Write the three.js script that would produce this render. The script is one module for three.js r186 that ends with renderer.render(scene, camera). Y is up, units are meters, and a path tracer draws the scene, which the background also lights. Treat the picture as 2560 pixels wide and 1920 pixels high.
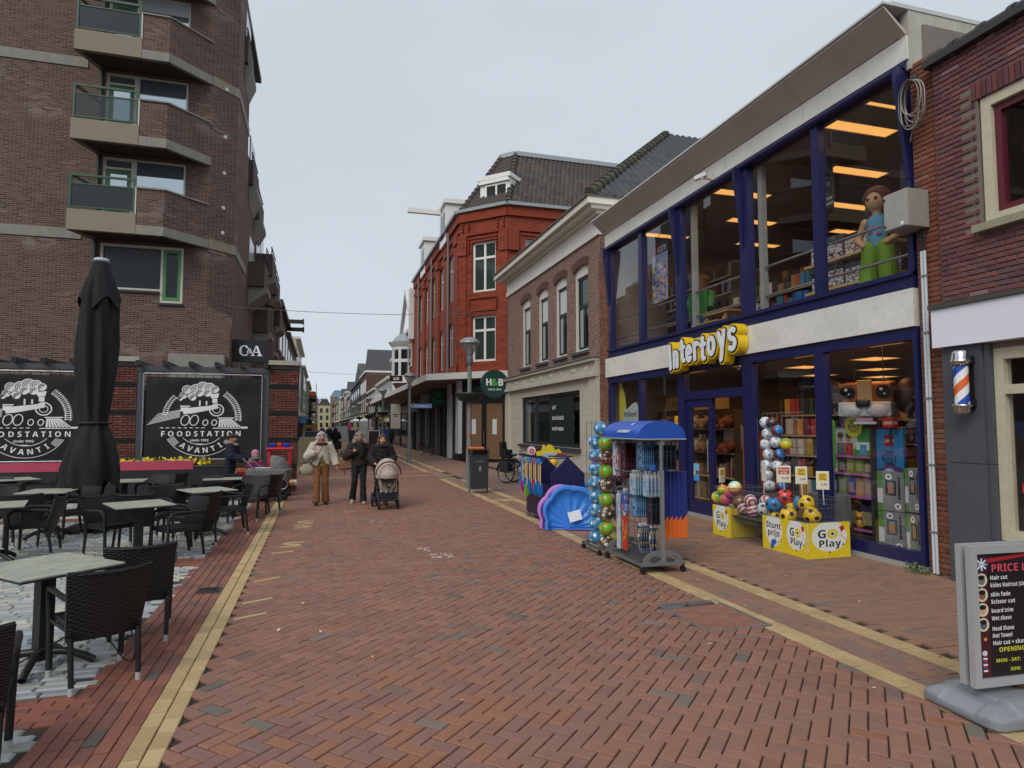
import * as THREE from 'three';
import { mergeGeometries, mergeVertices } from 'three/addons/utils/BufferGeometryUtils.js';
import { RoundedBoxGeometry } from 'three/addons/geometries/RoundedBoxGeometry.js';
import { RectAreaLightUniformsLib } from 'three/addons/lights/RectAreaLightUniformsLib.js';

// ---------- camera, sky, sun, exposure ----------
const scene = new THREE.Scene();
const EYE = 1.78, YAW = 16.4, PITCH = 3.67;
const camera = new THREE.PerspectiveCamera(61.3, 4 / 3, 0.1, 900);
camera.position.set(0, EYE, 0);
camera.rotation.order = 'YXZ';
camera.rotation.set(THREE.MathUtils.degToRad(PITCH), THREE.MathUtils.degToRad(-YAW), 0);
scene.add(camera);
const renderer = new THREE.WebGLRenderer({ antialias: true });
renderer.toneMapping = THREE.LinearToneMapping;
renderer.toneMappingExposure = 1.22;
renderer.shadowMap.enabled = true;
RectAreaLightUniformsLib.init();

function rng(s) { return () => { s = (s + 0x6d2b79f5) | 0; let t = Math.imul(s ^ (s >>> 15), 1 | s); t = (t + Math.imul(t ^ (t >>> 7), 61 | t)) ^ t; return ((t ^ (t >>> 14)) >>> 0) / 4294967296; }; }
const hash = (x, y, s) => { let h = Math.imul(x | 0, 374761393) + Math.imul(y | 0, 668265263) + Math.imul(s | 0, 1442695041); h = Math.imul(h ^ (h >>> 13), 1274126177); return ((h ^ (h >>> 16)) >>> 0) / 4294967296; };
function vnoise(x, y, per, s) {
  const xi = Math.floor(x), yi = Math.floor(y), fx = x - xi, fy = y - yi, u = fx * fx * (3 - 2 * fx), v = fy * fy * (3 - 2 * fy);
  const m = (a) => ((a % per) + per) % per, g = (a, b) => hash(m(a), m(b), s);
  return (g(xi, yi) * (1 - u) + g(xi + 1, yi) * u) * (1 - v) + (g(xi, yi + 1) * (1 - u) + g(xi + 1, yi + 1) * u) * v;
}
function fbm(x, y, per, oct, s) { let a = 0, w = 0.5, t = 0; for (let i = 0; i < oct; i++) { a += vnoise(x, y, per, s + i) * w; t += w; x *= 2; y *= 2; per *= 2; w *= 0.55; } return a / t; }

{ // overcast sky: even grey-blue cloud cover with soft mottling, a little paler low down
  const W = 512, H = 256, d = new Float32Array(W * H * 4);
  for (let y = 0; y < H; y++) for (let x = 0; x < W; x++) {
    const el = (y + 0.5) / H * 180 - 90, e = Math.max(0, el) / 90, i = (y * W + x) * 4;
    const n = fbm(x / 32, y / 12, 16, 4, 5) - 0.5;
    const low = Math.exp(-Math.max(0, el) / 22);
    const f = 1 + n * 0.16 + 0.16 * low + 0.35 * e * e;
    d[i] = 0.455 * f; d[i + 1] = 0.508 * f; d[i + 2] = 0.56 * f; d[i + 3] = 1;
    if (el < 0) { d[i] = 0.2; d[i + 1] = 0.19; d[i + 2] = 0.18; }
  }
  const t = new THREE.DataTexture(d, W, H, THREE.RGBAFormat, THREE.FloatType);
  t.mapping = THREE.EquirectangularReflectionMapping; t.magFilter = THREE.LinearFilter; t.needsUpdate = true;
  scene.background = t; scene.environment = t;
}
const sun = new THREE.DirectionalLight(new THREE.Color(1, 0.96, 0.9), 1.5);
sun.position.set(-34, 46, 22); sun.target.position.set(0, 0, -14);
sun.castShadow = true; sun.shadow.radius = 70;
sun.shadow.mapSize.set(2048, 2048);
Object.assign(sun.shadow.camera, { left: -40, right: 40, top: 40, bottom: -40, near: 1, far: 160 });
scene.add(sun, sun.target);

// ---------- helpers ----------
const V = (x, y, z) => new THREE.Vector3(x, y, z);
const names = {};
function numbered(n) { const k = names[n] = (names[n] ?? -1) + 1; return k ? n + '_' + String(k).padStart(3, '0') : n; }
function tag(o, label, category, group) { o.userData.label = label; o.userData.category = category; if (group) o.userData.group = group; return o; }
function thing(name, label, category, p = [0, 0, 0], turn = 0, group) {
  const o = new THREE.Group(); o.name = numbered(name); scene.add(o); o.position.set(...p); o.rotation.y = turn;
  return tag(o, label, category, group);
}
function copyOf(src, label, p, turn, group) { const o = src.clone(); o.name = numbered(src.name.replace(/_\d{3}$/, '')); scene.add(o); o.userData = { ...src.userData, label }; if (group) o.userData.group = group; o.position.set(...p); o.rotation.y = turn; return o; }
function setting(name) { const o = new THREE.Group(); o.name = name; o.userData.kind = 'structure'; scene.add(o); return o; }
function muv(g) { // uv in metres, by the axis each face mostly looks along
  const p = g.attributes.position, n = g.attributes.normal, uv = new Float32Array(p.count * 2);
  for (let i = 0; i < p.count; i++) {
    const a = Math.abs(n.getX(i)), b = Math.abs(n.getY(i)), c = Math.abs(n.getZ(i));
    if (b > a && b > c) { uv[2 * i] = p.getX(i); uv[2 * i + 1] = p.getZ(i); }
    else if (a > c) { uv[2 * i] = p.getZ(i); uv[2 * i + 1] = p.getY(i); }
    else { uv[2 * i] = p.getX(i); uv[2 * i + 1] = p.getY(i); }
  }
  g.setAttribute('uv', new THREE.BufferAttribute(uv, 2)); return g;
}
function clean(g, keep) {
  let o = g.index ? g.toNonIndexed() : g; if (!o.attributes.normal) o.computeVertexNormals();
  for (const k of Object.keys(o.attributes)) if (!['position', 'normal', 'uv'].includes(k)) o.deleteAttribute(k);
  if (!keep || !o.attributes.uv) muv(o);
  o.morphAttributes = {}; return o;
}
function join(gs, keep) { gs = [gs].flat(9).filter(Boolean).map((g) => clean(g, keep)); return gs.length > 1 ? mergeGeometries(gs) : gs[0]; }
function mesh(name, gs, m, parent = scene, keep) {
  keep ||= m.userData.print;
  const o = new THREE.Mesh(Array.isArray(gs) || !gs.userData.ready ? join(gs, keep) : gs, m);
  o.name = parent === scene ? numbered(name) : name; o.castShadow = o.receiveShadow = true; parent.add(o); return o;
}
function shared(gs, keep) { const g = join(gs, keep); g.userData.ready = true; return g; }
const stuff = (o) => { o.userData.kind = 'stuff'; return o; };
const struct = (o) => { o.userData.kind = 'structure'; return o; };
const mv = (g, x = 0, y = 0, z = 0, ry = 0, rx = 0, rz = 0) => { g.applyMatrix4(new THREE.Matrix4().compose(V(x, y, z), new THREE.Quaternion().setFromEuler(new THREE.Euler(rx, ry, rz, 'YXZ')), V(1, 1, 1))); return g; };
const bx = (x0, y0, z0, x1, y1, z1) => new THREE.BoxGeometry(Math.abs(x1 - x0), Math.abs(y1 - y0), Math.abs(z1 - z0)).translate((x0 + x1) / 2, (y0 + y1) / 2, (z0 + z1) / 2);
const bc = (w, h, d, x = 0, y = 0, z = 0, ry = 0, rx = 0, rz = 0) => mv(new THREE.BoxGeometry(w, h, d), x, y, z, ry, rx, rz);
const rb = (w, h, d, r, x = 0, y = 0, z = 0, ry = 0, rx = 0, rz = 0, s = 2) => mv(new RoundedBoxGeometry(w, h, d, s, r), x, y, z, ry, rx, rz);
function bar(a, b, r0, r1 = r0, n = 8) { const A = V(...a), B = V(...b), d = B.clone().sub(A), g = new THREE.CylinderGeometry(r1, r0, d.length(), n, 1); g.applyQuaternion(new THREE.Quaternion().setFromUnitVectors(V(0, 1, 0), d.clone().normalize())); return g.translate((A.x + B.x) / 2, (A.y + B.y) / 2, (A.z + B.z) / 2); }
function beam(a, b, w, h) { const A = V(...a), B = V(...b), d = B.clone().sub(A), L = d.length(), g = new THREE.BoxGeometry(w, h, L); const m = new THREE.Matrix4().lookAt(B, A, Math.abs(d.y) > 0.98 * L ? V(0, 0, 1) : V(0, 1, 0)); return g.applyMatrix4(m).translate((A.x + B.x) / 2, (A.y + B.y) / 2, (A.z + B.z) / 2); }
const tube = (pts, r, seg = 24, rad = 6, closed = false) => new THREE.TubeGeometry(new THREE.CatmullRomCurve3(pts.map((p) => V(...p)), closed, 'catmullrom', 0.5), seg, r, rad, closed);
const lathe = (prof, n = 20, x = 0, y = 0, z = 0) => new THREE.LatheGeometry(prof.map(([r, h]) => new THREE.Vector2(Math.max(r, 1e-4), h)), n).translate(x, y, z);
function poly(pts, depth, o = {}) { const s = new THREE.Shape(pts.map((p) => new THREE.Vector2(...p))); for (const h of o.holes || []) s.holes.push(new THREE.Path(h.map((p) => new THREE.Vector2(...p)))); return new THREE.ExtrudeGeometry(s, { depth, bevelEnabled: !!o.bevel, bevelSize: o.bevel || 0, bevelThickness: o.bevel || 0, bevelSegments: o.bs || 1, curveSegments: 12 }); }
const flat = (pts, y0, y1) => poly(pts.map(([x, z]) => [x, -z]), y1 - y0).rotateX(-Math.PI / 2).translate(0, y0, 0);   // outline in plan (x, z), raised from y0 to y1
const ball = (r, x, y, z, sx = 1, sy = 1, sz = 1, n = 16) => new THREE.SphereGeometry(r, n, Math.max(6, n * 0.7 | 0)).scale(sx, sy, sz).translate(x, y, z);
const disc = (r, t, n = 20) => new THREE.CylinderGeometry(r, r, t, n);
const pane = (w, h) => new THREE.PlaneGeometry(w, h);

// ---------- textures ----------
function grey(size, f, opt = {}) { // tiling grey DataTexture from f(x, y in 0..1)
  const d = new Uint8Array(size * size * 4);
  for (let y = 0; y < size; y++) for (let x = 0; x < size; x++) { const v = Math.max(0, Math.min(255, f(x / size, y / size) * 255)), i = (y * size + x) * 4; d[i] = d[i + 1] = d[i + 2] = v; d[i + 3] = 255; }
  const t = new THREE.DataTexture(d, size, size); t.wrapS = t.wrapT = THREE.RepeatWrapping; t.magFilter = THREE.LinearFilter; t.needsUpdate = true; if (opt.srgb) t.colorSpace = THREE.SRGBColorSpace; return t;
}
const grainTex = grey(512, (x, y) => { const c = fbm(x * 4, y * 4, 4, 5, 3), f = hash(x * 512, y * 512, 9), s = fbm(x * 40, y * 40, 40, 2, 21); return 0.66 + 0.2 * c + 0.07 * f + 0.12 * (s - 0.3); });
const roughTex = grey(256, (x, y) => fbm(x * 24, y * 24, 24, 4, 12));
const streakTex = grey(512, (x, y) => { const c = fbm(x * 40, y * 3, 40, 3, 33), b = fbm(x * 5, y * 5, 5, 4, 8); return 0.62 + 0.22 * c + 0.2 * b; });
const weaveTex = grey(128, (x, y) => { const u = x * 4, v = y * 8, k = (Math.floor(u) + Math.floor(v)) & 1, a = u - Math.floor(u), b = v - Math.floor(v); return k ? Math.sin(a * Math.PI) * 0.5 + 0.5 * Math.sin(b * Math.PI) : 0.5 * Math.sin(b * Math.PI); });
const clothTex = grey(256, (x, y) => 0.5 + 0.3 * (fbm(x * 10, y * 10, 10, 4, 4) - 0.5) + 0.25 * Math.sin(x * 256 * 1.57) * Math.sin(y * 256 * 1.57));
function rep(t, sx, sy = sx) { const c = t.clone(); c.repeat.set(1 / sx, 1 / sy); c.needsUpdate = true; return c; }
function canvasTex(w, h, draw, srgb = true) { const c = document.createElement('canvas'); c.width = w; c.height = h; const g = c.getContext('2d'); draw(g, w, h); const t = new THREE.CanvasTexture(c); if (srgb) t.colorSpace = THREE.SRGBColorSpace; t.wrapS = t.wrapT = THREE.RepeatWrapping; return t; }
const cache = {};
function M(color, o = {}) {
  const key = color + JSON.stringify(o); if (cache[key]) return cache[key];
  const P = { color: new THREE.Color(color), roughness: o.r ?? 0.7, metalness: o.m ?? 0 };
  if (o.grain) P.map = rep(grainTex, o.grain);
  if (o.streak) P.map = rep(streakTex, o.streak);
  if (o.bump) { P.bumpMap = rep(o.weave ? weaveTex : o.cloth ? clothTex : roughTex, o.bsize ?? 0.3); P.bumpScale = o.bump; }
  if (o.e) { P.emissive = new THREE.Color(o.ec ?? color); P.emissiveIntensity = o.e; }
  if (o.side) P.side = THREE.DoubleSide;
  const m = o.coat || o.sheen ? new THREE.MeshPhysicalMaterial({ ...P, clearcoat: o.coat ?? 0, clearcoatRoughness: 0.15, sheen: o.sheen ?? 0, sheenRoughness: 0.6, sheenColor: new THREE.Color(color) }) : new THREE.MeshStandardMaterial(P);
  return cache[key] = m;
}
const printed = (w, h, draw, o = {}) => { const m = new THREE.MeshStandardMaterial({ map: canvasTex(w, h, draw), roughness: o.r ?? 0.6, side: o.side ? THREE.DoubleSide : THREE.FrontSide }); m.userData.print = true; return m; };
const glass = new THREE.MeshPhysicalMaterial({ color: 0xffffff, roughness: 0, transmission: 1, thickness: 0, ior: 1.5 });
const tintGlass = new THREE.MeshPhysicalMaterial({ color: new THREE.Color(0.55, 0.6, 0.6), roughness: 0.02, transmission: 1, thickness: 0, ior: 1.55 });
const darkGlass = M('#15191c', { r: 0.06 });
const skyGlass = M('#2c3338', { r: 0.04, m: 0.35 });
// brick texture: running, flemish or stacked courses; colours are sRGB
function brickTex(o) {
  const { bw = 0.22, bh = 0.065, nx = 12, ny = 32, joint = 0.011, cols, mortar = '#5b524c', seed = 1, white = 0, px = 1024, bond = 0.5, flem = false, patch = 0.35 } = o;
  const r = rng(seed), W = nx * bw, H = ny * bh, S = px / W, h = Math.round(H * S), jp = joint * S;
  const bumpC = document.createElement('canvas'); bumpC.width = px; bumpC.height = h; const bg = bumpC.getContext('2d'); bg.fillStyle = '#000'; bg.fillRect(0, 0, px, h);
  const map = canvasTex(px, h, (g) => {
    g.fillStyle = mortar; g.fillRect(0, 0, px, h);
    for (let j = 0; j < ny; j++) {
      let x = (j & 1) * bond * bw - bw; let k = 0;
      while (x < W) {
        const w = flem && ((k + j) & 1) ? bw * 0.5 : bw; k++;
        const cx = ((x + w / 2) / W + 1) % 1, n = fbm(cx * 5, j / ny * 5, 5, 3, seed) - 0.5;
        const rr = hash(Math.round(((x + W * 2) % W) / bw * 4), j, seed), c = new THREE.Color(cols[Math.floor(Math.min(0.999, Math.max(0, rr * (1 - patch) + (n + 0.5) * patch)) * cols.length)]);
        const hs = { h: 0, s: 0, l: 0 }; c.getHSL(hs); c.setHSL(hs.h, hs.s, Math.max(0, hs.l * (0.86 + 0.28 * hash(Math.round(((x + W * 2) % W) / bw * 4), j + 77, seed))));
        if (white && n > 0.12 && hash(j, k, seed + 5) > 0.45) c.lerp(new THREE.Color('#b9b0a8'), white * Math.min(1, (n - 0.1) * 5) * (0.4 + 0.6 * hash(k, j, 8)));
        g.fillStyle = '#' + c.getHexString(); const q = [x * S + jp / 2, j * bh * S + jp / 2, w * S - jp, bh * S - jp];
        for (const dx of [0, px]) { g.fillRect(q[0] + dx, q[1], q[2], q[3]); bg.fillStyle = `rgb(${170 + 80 * rr | 0},0,0)`; const v = 150 + 100 * rr | 0; bg.fillStyle = `rgb(${v},${v},${v})`; bg.fillRect(q[0] + dx, q[1], q[2], q[3]); }
        x += w;
      }
    }
    const im = g.getImageData(0, 0, px, h);
    for (let i = 0; i < im.data.length; i += 4) { const f = 0.86 + 0.28 * r(); for (let c = 0; c < 3; c++) im.data[i + c] *= f; }
    g.putImageData(im, 0, 0);
  });
  map.repeat.set(1 / W, 1 / H);
  const bump = new THREE.CanvasTexture(bumpC); bump.wrapS = bump.wrapT = THREE.RepeatWrapping; bump.repeat.set(1 / W, 1 / H);
  return new THREE.MeshStandardMaterial({ map, bumpMap: bump, bumpScale: o.depth ?? 0.008, roughness: 0.9 });
}
const text = (g, s, x, y, size, color, font = 'bold', fam = 'sans-serif', align = 'center', maxw) => { g.fillStyle = color; g.textAlign = align; g.textBaseline = 'middle'; g.font = `${font} ${size}px ${fam}`; maxw ? g.fillText(s, x, y, maxw) : g.fillText(s, x, y); };
// surface nets: mesh of f(x, y, z) = 0 on a grid
function snet(f, lo, hi, cell) {
  const n = [0, 1, 2].map((i) => Math.ceil((hi[i] - lo[i]) / cell) + 1), [nx, ny, nz] = n, v = new Float32Array(nx * ny * nz), id = new Int32Array(nx * ny * nz).fill(-1), P = [], I = [];
  const at = (x, y, z) => x + nx * (y + ny * z);
  const B = 5; // blocks whose middle is far from the surface are filled at once
  for (let z = 0; z < nz; z += B) for (let y = 0; y < ny; y += B) for (let x = 0; x < nx; x += B) {
    const c = f(lo[0] + (x + 2) * cell, lo[1] + (y + 2) * cell, lo[2] + (z + 2) * cell), skip = Math.abs(c) > cell * 6.2 + 0.02;
    for (let k = z; k < Math.min(z + B, nz); k++) for (let j = y; j < Math.min(y + B, ny); j++) for (let i = x; i < Math.min(x + B, nx); i++) v[at(i, j, k)] = skip ? c : f(lo[0] + i * cell, lo[1] + j * cell, lo[2] + k * cell);
  }
  const E = [[0, 1], [0, 2], [0, 4], [1, 3], [1, 5], [2, 3], [2, 6], [3, 7], [4, 5], [4, 6], [5, 7], [6, 7]];
  for (let z = 0; z < nz - 1; z++) for (let y = 0; y < ny - 1; y++) for (let x = 0; x < nx - 1; x++) {
    const c = []; let s = 0; for (let k = 0; k < 8; k++) { c[k] = v[at(x + (k & 1), y + ((k >> 1) & 1), z + (k >> 2))]; if (c[k] < 0) s++; }
    if (!s || s === 8) continue; let a = 0, b = 0, d = 0, m = 0;
    for (const [i, j] of E) if ((c[i] < 0) !== (c[j] < 0)) { const t = c[i] / (c[i] - c[j]); a += (i & 1) + ((j & 1) - (i & 1)) * t; b += ((i >> 1) & 1) + (((j >> 1) & 1) - ((i >> 1) & 1)) * t; d += (i >> 2) + ((j >> 2) - (i >> 2)) * t; m++; }
    id[at(x, y, z)] = P.length / 3; P.push(lo[0] + (x + a / m) * cell, lo[1] + (y + b / m) * cell, lo[2] + (z + d / m) * cell);
  }
  const quad = (a, b, c, d, flip) => { if (a < 0 || b < 0 || c < 0 || d < 0) return; flip ? I.push(a, c, b, a, d, c) : I.push(a, b, c, a, c, d); };
  for (let z = 1; z < nz - 1; z++) for (let y = 1; y < ny - 1; y++) for (let x = 1; x < nx - 1; x++) {
    const o = v[at(x, y, z)] < 0;
    if (o !== v[at(x + 1, y, z)] < 0) quad(id[at(x, y - 1, z - 1)], id[at(x, y, z - 1)], id[at(x, y, z)], id[at(x, y - 1, z)], !o);
    if (o !== v[at(x, y + 1, z)] < 0) quad(id[at(x - 1, y, z - 1)], id[at(x, y, z - 1)], id[at(x, y, z)], id[at(x - 1, y, z)], o);
    if (o !== v[at(x, y, z + 1)] < 0) quad(id[at(x - 1, y - 1, z)], id[at(x, y - 1, z)], id[at(x, y, z)], id[at(x - 1, y, z)], !o);
  }
  const g = new THREE.BufferGeometry(); g.setAttribute('position', new THREE.BufferAttribute(new Float32Array(P), 3)); g.setIndex(I); g.computeVertexNormals(); return g;
}
function cap(p, a, b, ra, rb, fz = 1) { // tapered capsule distance
  const dx = b[0] - a[0], dy = b[1] - a[1], dz = b[2] - a[2], px = p[0] - a[0], py = p[1] - a[1], pz = p[2] - a[2];
  const t = Math.max(0, Math.min(1, (px * dx + py * dy + pz * dz) / (dx * dx + dy * dy + dz * dz || 1)));
  return (Math.hypot(px - dx * t, py - dy * t, (pz - dz * t) / fz) - (ra + (rb - ra) * t)) * Math.min(1, fz);
}
const ell = (p, c, r) => { const x = (p[0] - c[0]) / r[0], y = (p[1] - c[1]) / r[1], z = (p[2] - c[2]) / r[2], k = Math.hypot(x, y, z); return (k - 1) * Math.min(...r); };
const smin = (a, b, k) => { const h = Math.max(k - Math.abs(a - b), 0) / k; return Math.min(a, b) - h * h * k * 0.25; };
// ---------- ground and paving ----------
camera.updateMatrixWorld(); camera.updateProjectionMatrix();
const view = new THREE.Matrix4().multiplyMatrices(camera.projectionMatrix, camera.matrixWorld.clone().invert());
const seen = (x, y, z, m = 1.02) => { const v = V(x, y, z), d = v.clone().applyMatrix4(camera.matrixWorldInverse); if (d.z > -0.2) return false; v.applyMatrix4(view); return Math.abs(v.x) < m && Math.abs(v.y) < m; };
const groundMat = M('#3d342e', { r: 1, grain: 0.8, bump: 0.004, bsize: 0.2 });
const gnd = mesh('ground', bx(-400, -0.2, -500, 400, -0.018, 120), groundMat); struct(gnd);
function slabGeo(l, w, h, ch) { // a paving brick: chamfered top, no underside
  const ring = (a, b, y) => [[-a, y, -b], [a, y, -b], [a, y, b], [-a, y, b]], R = [ring(l / 2, w / 2, -h), ring(l / 2, w / 2, -ch), ring(l / 2 - ch, w / 2 - ch, 0)], P = [];
  const q = (a, b, c, d) => P.push(...a, ...b, ...c, ...a, ...c, ...d);
  for (let k = 0; k < 2; k++) for (let i = 0; i < 4; i++) { const j = (i + 1) & 3; q(R[k][j], R[k][i], R[k + 1][i], R[k + 1][j]); }
  q(R[2][3], R[2][2], R[2][1], R[2][0]);
  const g = new THREE.BufferGeometry(); g.setAttribute('position', new THREE.BufferAttribute(new Float32Array(P), 3)); g.computeVertexNormals(); return muv(g);
}
// pieces: [x, z, turn, scaleX, scaleZ]; the `most` that show largest become parts called `piece`, the rest one field
function paving(owner, piece, list, L, W, cols, o = {}) {
  const r = rng(o.seed ?? 7), H = 0.05, geo = slabGeo(L, W, H, o.ch ?? 0.004), geos = [geo]; geo.userData.ready = true;
  for (let k = 1; k < 4; k++) { const g = geo.clone(); const uv = g.attributes.uv; for (let i = 0; i < uv.count; i++) uv.setXY(i, uv.getX(i) + k * 0.37, uv.getY(i) + k * 0.61); g.userData.ready = true; geos.push(g); }
  const base = { map: rep(grainTex, 0.5), bumpMap: rep(roughTex, 0.12), bumpScale: o.bump ?? 0.0015, roughness: o.r ?? 0.82 };
  const mats = cols.map((c) => new THREE.MeshStandardMaterial({ ...base, color: new THREE.Color(c) })), field = new THREE.MeshStandardMaterial(base);
  const pieces = list.map((p) => {
    const n = fbm(p[0] * 0.35 + 50, p[1] * 0.35 + 90, 1000, 3, o.seed ?? 7), q = r(), ci = p[5] ?? (q < 0.88 ? Math.floor((0.35 * r() + 0.65 * Math.min(0.99, Math.max(0, (n - 0.25) * 2))) * (o.main ?? cols.length)) : Math.floor(r() * cols.length));
    return { p, ci: Math.min(ci, cols.length - 1), d: Math.hypot(p[0], p[1]), s: seen(p[0], 0, p[1], 0.99), y: (o.y ?? 0) + (r() - 0.5) * (o.uneven ?? 0.004), tx: (r() - 0.5) * (o.tilt ?? 0.02), tz: (r() - 0.5) * (o.tilt ?? 0.02), sh: 0.9 + 0.2 * r(), jr: (r() - 0.5) * (o.jr ?? 0.012), k: Math.floor(r() * 4) };
  });
  pieces.sort((a, b) => (b.s - a.s) || a.d - b.d);
  const near = pieces.slice(0, o.most ?? 300), far = pieces.slice(o.most ?? 300);
  const place = (q, e) => { e.position.set(q.p[0], q.y, q.p[1]); e.rotation.set(q.tx, q.p[2] + q.jr, q.tz, 'YXZ'); e.scale.set(q.p[3] ?? 1, 1, q.p[4] ?? 1); };
  for (const q of near) { const m = mesh(piece, geos[q.k], mats[q.ci], owner); place(q, m); }
  if (!far.length) return;
  const im = new THREE.InstancedMesh(geo, field, far.length), e = new THREE.Object3D(), c = new THREE.Color();
  far.forEach((q, i) => { place(q, e); e.updateMatrix(); im.setMatrixAt(i, e.matrix); im.setColorAt(i, c.set(cols[q.ci]).multiplyScalar(q.sh)); });
  im.name = piece + '_field'; im.castShadow = im.receiveShadow = true; stuff(im); owner.add(im);
}
const onCover = (x, z) => x > 3.24 && x < 3.9 && z > -5.9 && z < -5.02;
{ // the herringbone street between the two pale bands
  const L = 0.2, S = Math.SQRT1_2, list = [];
  for (let k = -440; k < 440; k++) for (let m = -160; m < 160; m++) {
    const u0 = k + 2 * m, v0 = k - 2 * m;
    for (const [u, v, t] of [[u0 + 1, v0 + 0.5, 0], [u0 - 0.5, v0 + 1, 1]]) {
      const a = u * L / 2, b = v * L / 2, x = (a + b) * S + 1.2, z = (a - b) * S - 20;
      if (z > -1.6 || z < -44 || onCover(x, z)) continue;
      const lim = z > -22 ? 3.79 : 3.9;
      if (x < (z > -18.4 ? -0.78 : -0.78) || x > lim) continue;
      list.push([x, z, Math.PI / 4 + (t ? Math.PI / 2 : 0)]);
    }
  }
  const s = setting('street');
  paving(s, 'paving_brick', list, L - 0.009, L / 2 - 0.009, ['#956a5b', '#996d5c', '#926a5c', '#976b58', '#90695d', '#9a6a52', '#8c6459', '#84736a', '#7b7067', '#82685f', '#98644a', '#70685f'], { main: 7, seed: 11, uneven: 0.005, ch: 0.005, bump: 0.0025 });
}
const rows = (x0, x1, z0, z1, L, W, along, jit = 0, seed = 3, skip) => { // running bond; along 'x' or 'z' is the direction of the long side
  const r = rng(seed), out = [], [a0, a1, b0, b1] = along === 'x' ? [x0, x1, z0, z1] : [z0, z1, x0, x1];
  let j = 0; for (let b = b0 + W / 2; b < b1; b += W, j++) for (let a = a0 + (j & 1) * L / 2 - (jit ? r() * L * 0.5 : 0); a < a1 + L / 2; a += 0) {
    const l = L * (jit ? 0.75 + 0.5 * r() : 1), c = a + l / 2; a += l; if (c - l / 2 < a0 - 0.02 || c + l / 2 > a1 + L * 0.55) continue;
    const x = along === 'x' ? c : b, z = along === 'x' ? b : c; if (skip && skip(x, z)) continue;
    out.push([x, z, along === 'x' ? 0 : Math.PI / 2, l / L, jit ? 0.9 + 0.12 * r() : 1]);
  }
  return out;
};
{
  const s = setting('beige_border'), T = 0.2;
  const l = [...rows(-0.99, -0.78, -40, -1.8, T, 0.105, 'z'), ...rows(3.8, 4.0, -21.6, -1.2, T, 0.1, 'z', 0, 3, onCover), ...rows(4.44, 4.65, -21.2, -1.2, T, 0.105, 'z'),
    ...rows(3.85, 4.05, -44, -25, T, 0.1, 'z'), ...rows(4.45, 4.65, -44, -25, T, 0.1, 'z'), ...rows(-0.6, 7, -23.3, -23.2, T, 0.1, 'x'), ...rows(4.0, 4.44, -15.3, -14.9, T, 0.1, 'x'), ...rows(4.0, 4.44, -17.5, -17.3, T, 0.1, 'x'), ...rows(4.0, 4.44, -21.7, -21.6, T, 0.1, 'x'), ...rows(-0.6, 3.8, -25.3, -25.2, T, 0.1, 'x')];
  paving(s, 'border_tile', l, T - 0.009, 0.097, ['#c2a678', '#baa074', '#c6ab7e', '#b59a6e', '#bda37c'], { seed: 5, y: 0.004, most: 200, uneven: 0.003, r: 0.9 });
  // thin pale bricks set on edge in the street like letters
  const mk = [[-0.72, -6.6, 0.5], [-0.7, -7.15, 0.5], [-0.68, -8.1, 0.5], [-0.6, -9.75, 0.25], [-0.52, -10.2, 0.25], [-0.5, -10.35, -0.5], [-0.48, -10.5, 0.25], [-0.4, -12.0, 0.3], [-0.4, -12.2, -0.3], [-0.38, -12.4, 0.3], [-0.36, -12.6, -0.3], [-0.36, -12.8, 0.3]];
  stuff(mesh('inlaid_strip', mk.map(([x, z, a]) => bc(0.3, 0.02, 0.045, x + 0.12, 0.001, z, a)), M('#c6ad82', { r: 0.9, grain: 0.5 }), s));
}
{
  const s = setting('side_strip');
  paving(s, 'paving_brick', rows(-1.51, -0.99, -18.2, -1.6, 0.21, 0.087, 'z'), 0.204, 0.081, ['#8a5547', '#825246', '#925b49', '#7c5247', '#86594a', '#72544b', '#645751'], { seed: 21, main: 5, most: 260, uneven: 0.006 });
}
{
  const s = setting('terrace_paving'), band = (z) => (z > -5.06 && z < -4.6) || (z > -9.75 && z < -9.25) || (z > -14.4 && z < -13.9);
  paving(s, 'cobble', rows(-9.5, -1.52, -17.2, -2.2, 0.2, 0.1, 'x', 1, 31, (x, z) => band(z) || x < -3 + (z + 2.2) * 0.45), 0.19, 0.092, ['#a8aba8', '#9da2a4', '#b6b4a9', '#c2beae', '#949ca3', '#a9aeae', '#9a9c98'], { seed: 41, most: 300, ch: 0.012, uneven: 0.008, tilt: 0.05, jr: 0.05, r: 0.62, bump: 0.002 });
  paving(s, 'paving_brick', [...rows(-3.4, -1.52, -5.06, -4.6, 0.21, 0.077, 'x'), ...rows(-5.6, -1.52, -9.75, -9.25, 0.21, 0.083, 'x'), ...rows(-8, -1.52, -14.4, -13.9, 0.21, 0.083, 'x')], 0.204, 0.072, ['#8a5345', '#825044', '#925847', '#7c5045', '#72544b'], { seed: 22, most: 60 });
}
{
  const s = setting('pavement'), skip = (x, z) => z < -40 && x > 6.2;
  paving(s, 'paving_brick', [...rows(4.65, 7.16, -24.5, -1.0, 0.212, 0.106, 'x', 0, 3, skip), ...rows(4.0, 4.44, -21.5, -1.0, 0.212, 0.088, 'z', 0, 3, onCover), ...rows(4.65, 6.7, -46, -24.5, 0.212, 0.106, 'x'), ...rows(3.9, 4.44, -44, -21.7, 0.212, 0.106, 'z')], 0.203, 0.096, ['#987261', '#91705f', '#9c765f', '#8d6f62', '#857068', '#a0775f', '#7b7169'], { seed: 61, main: 5, most: 280, uneven: 0.006, tilt: 0.03 });
}
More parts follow.
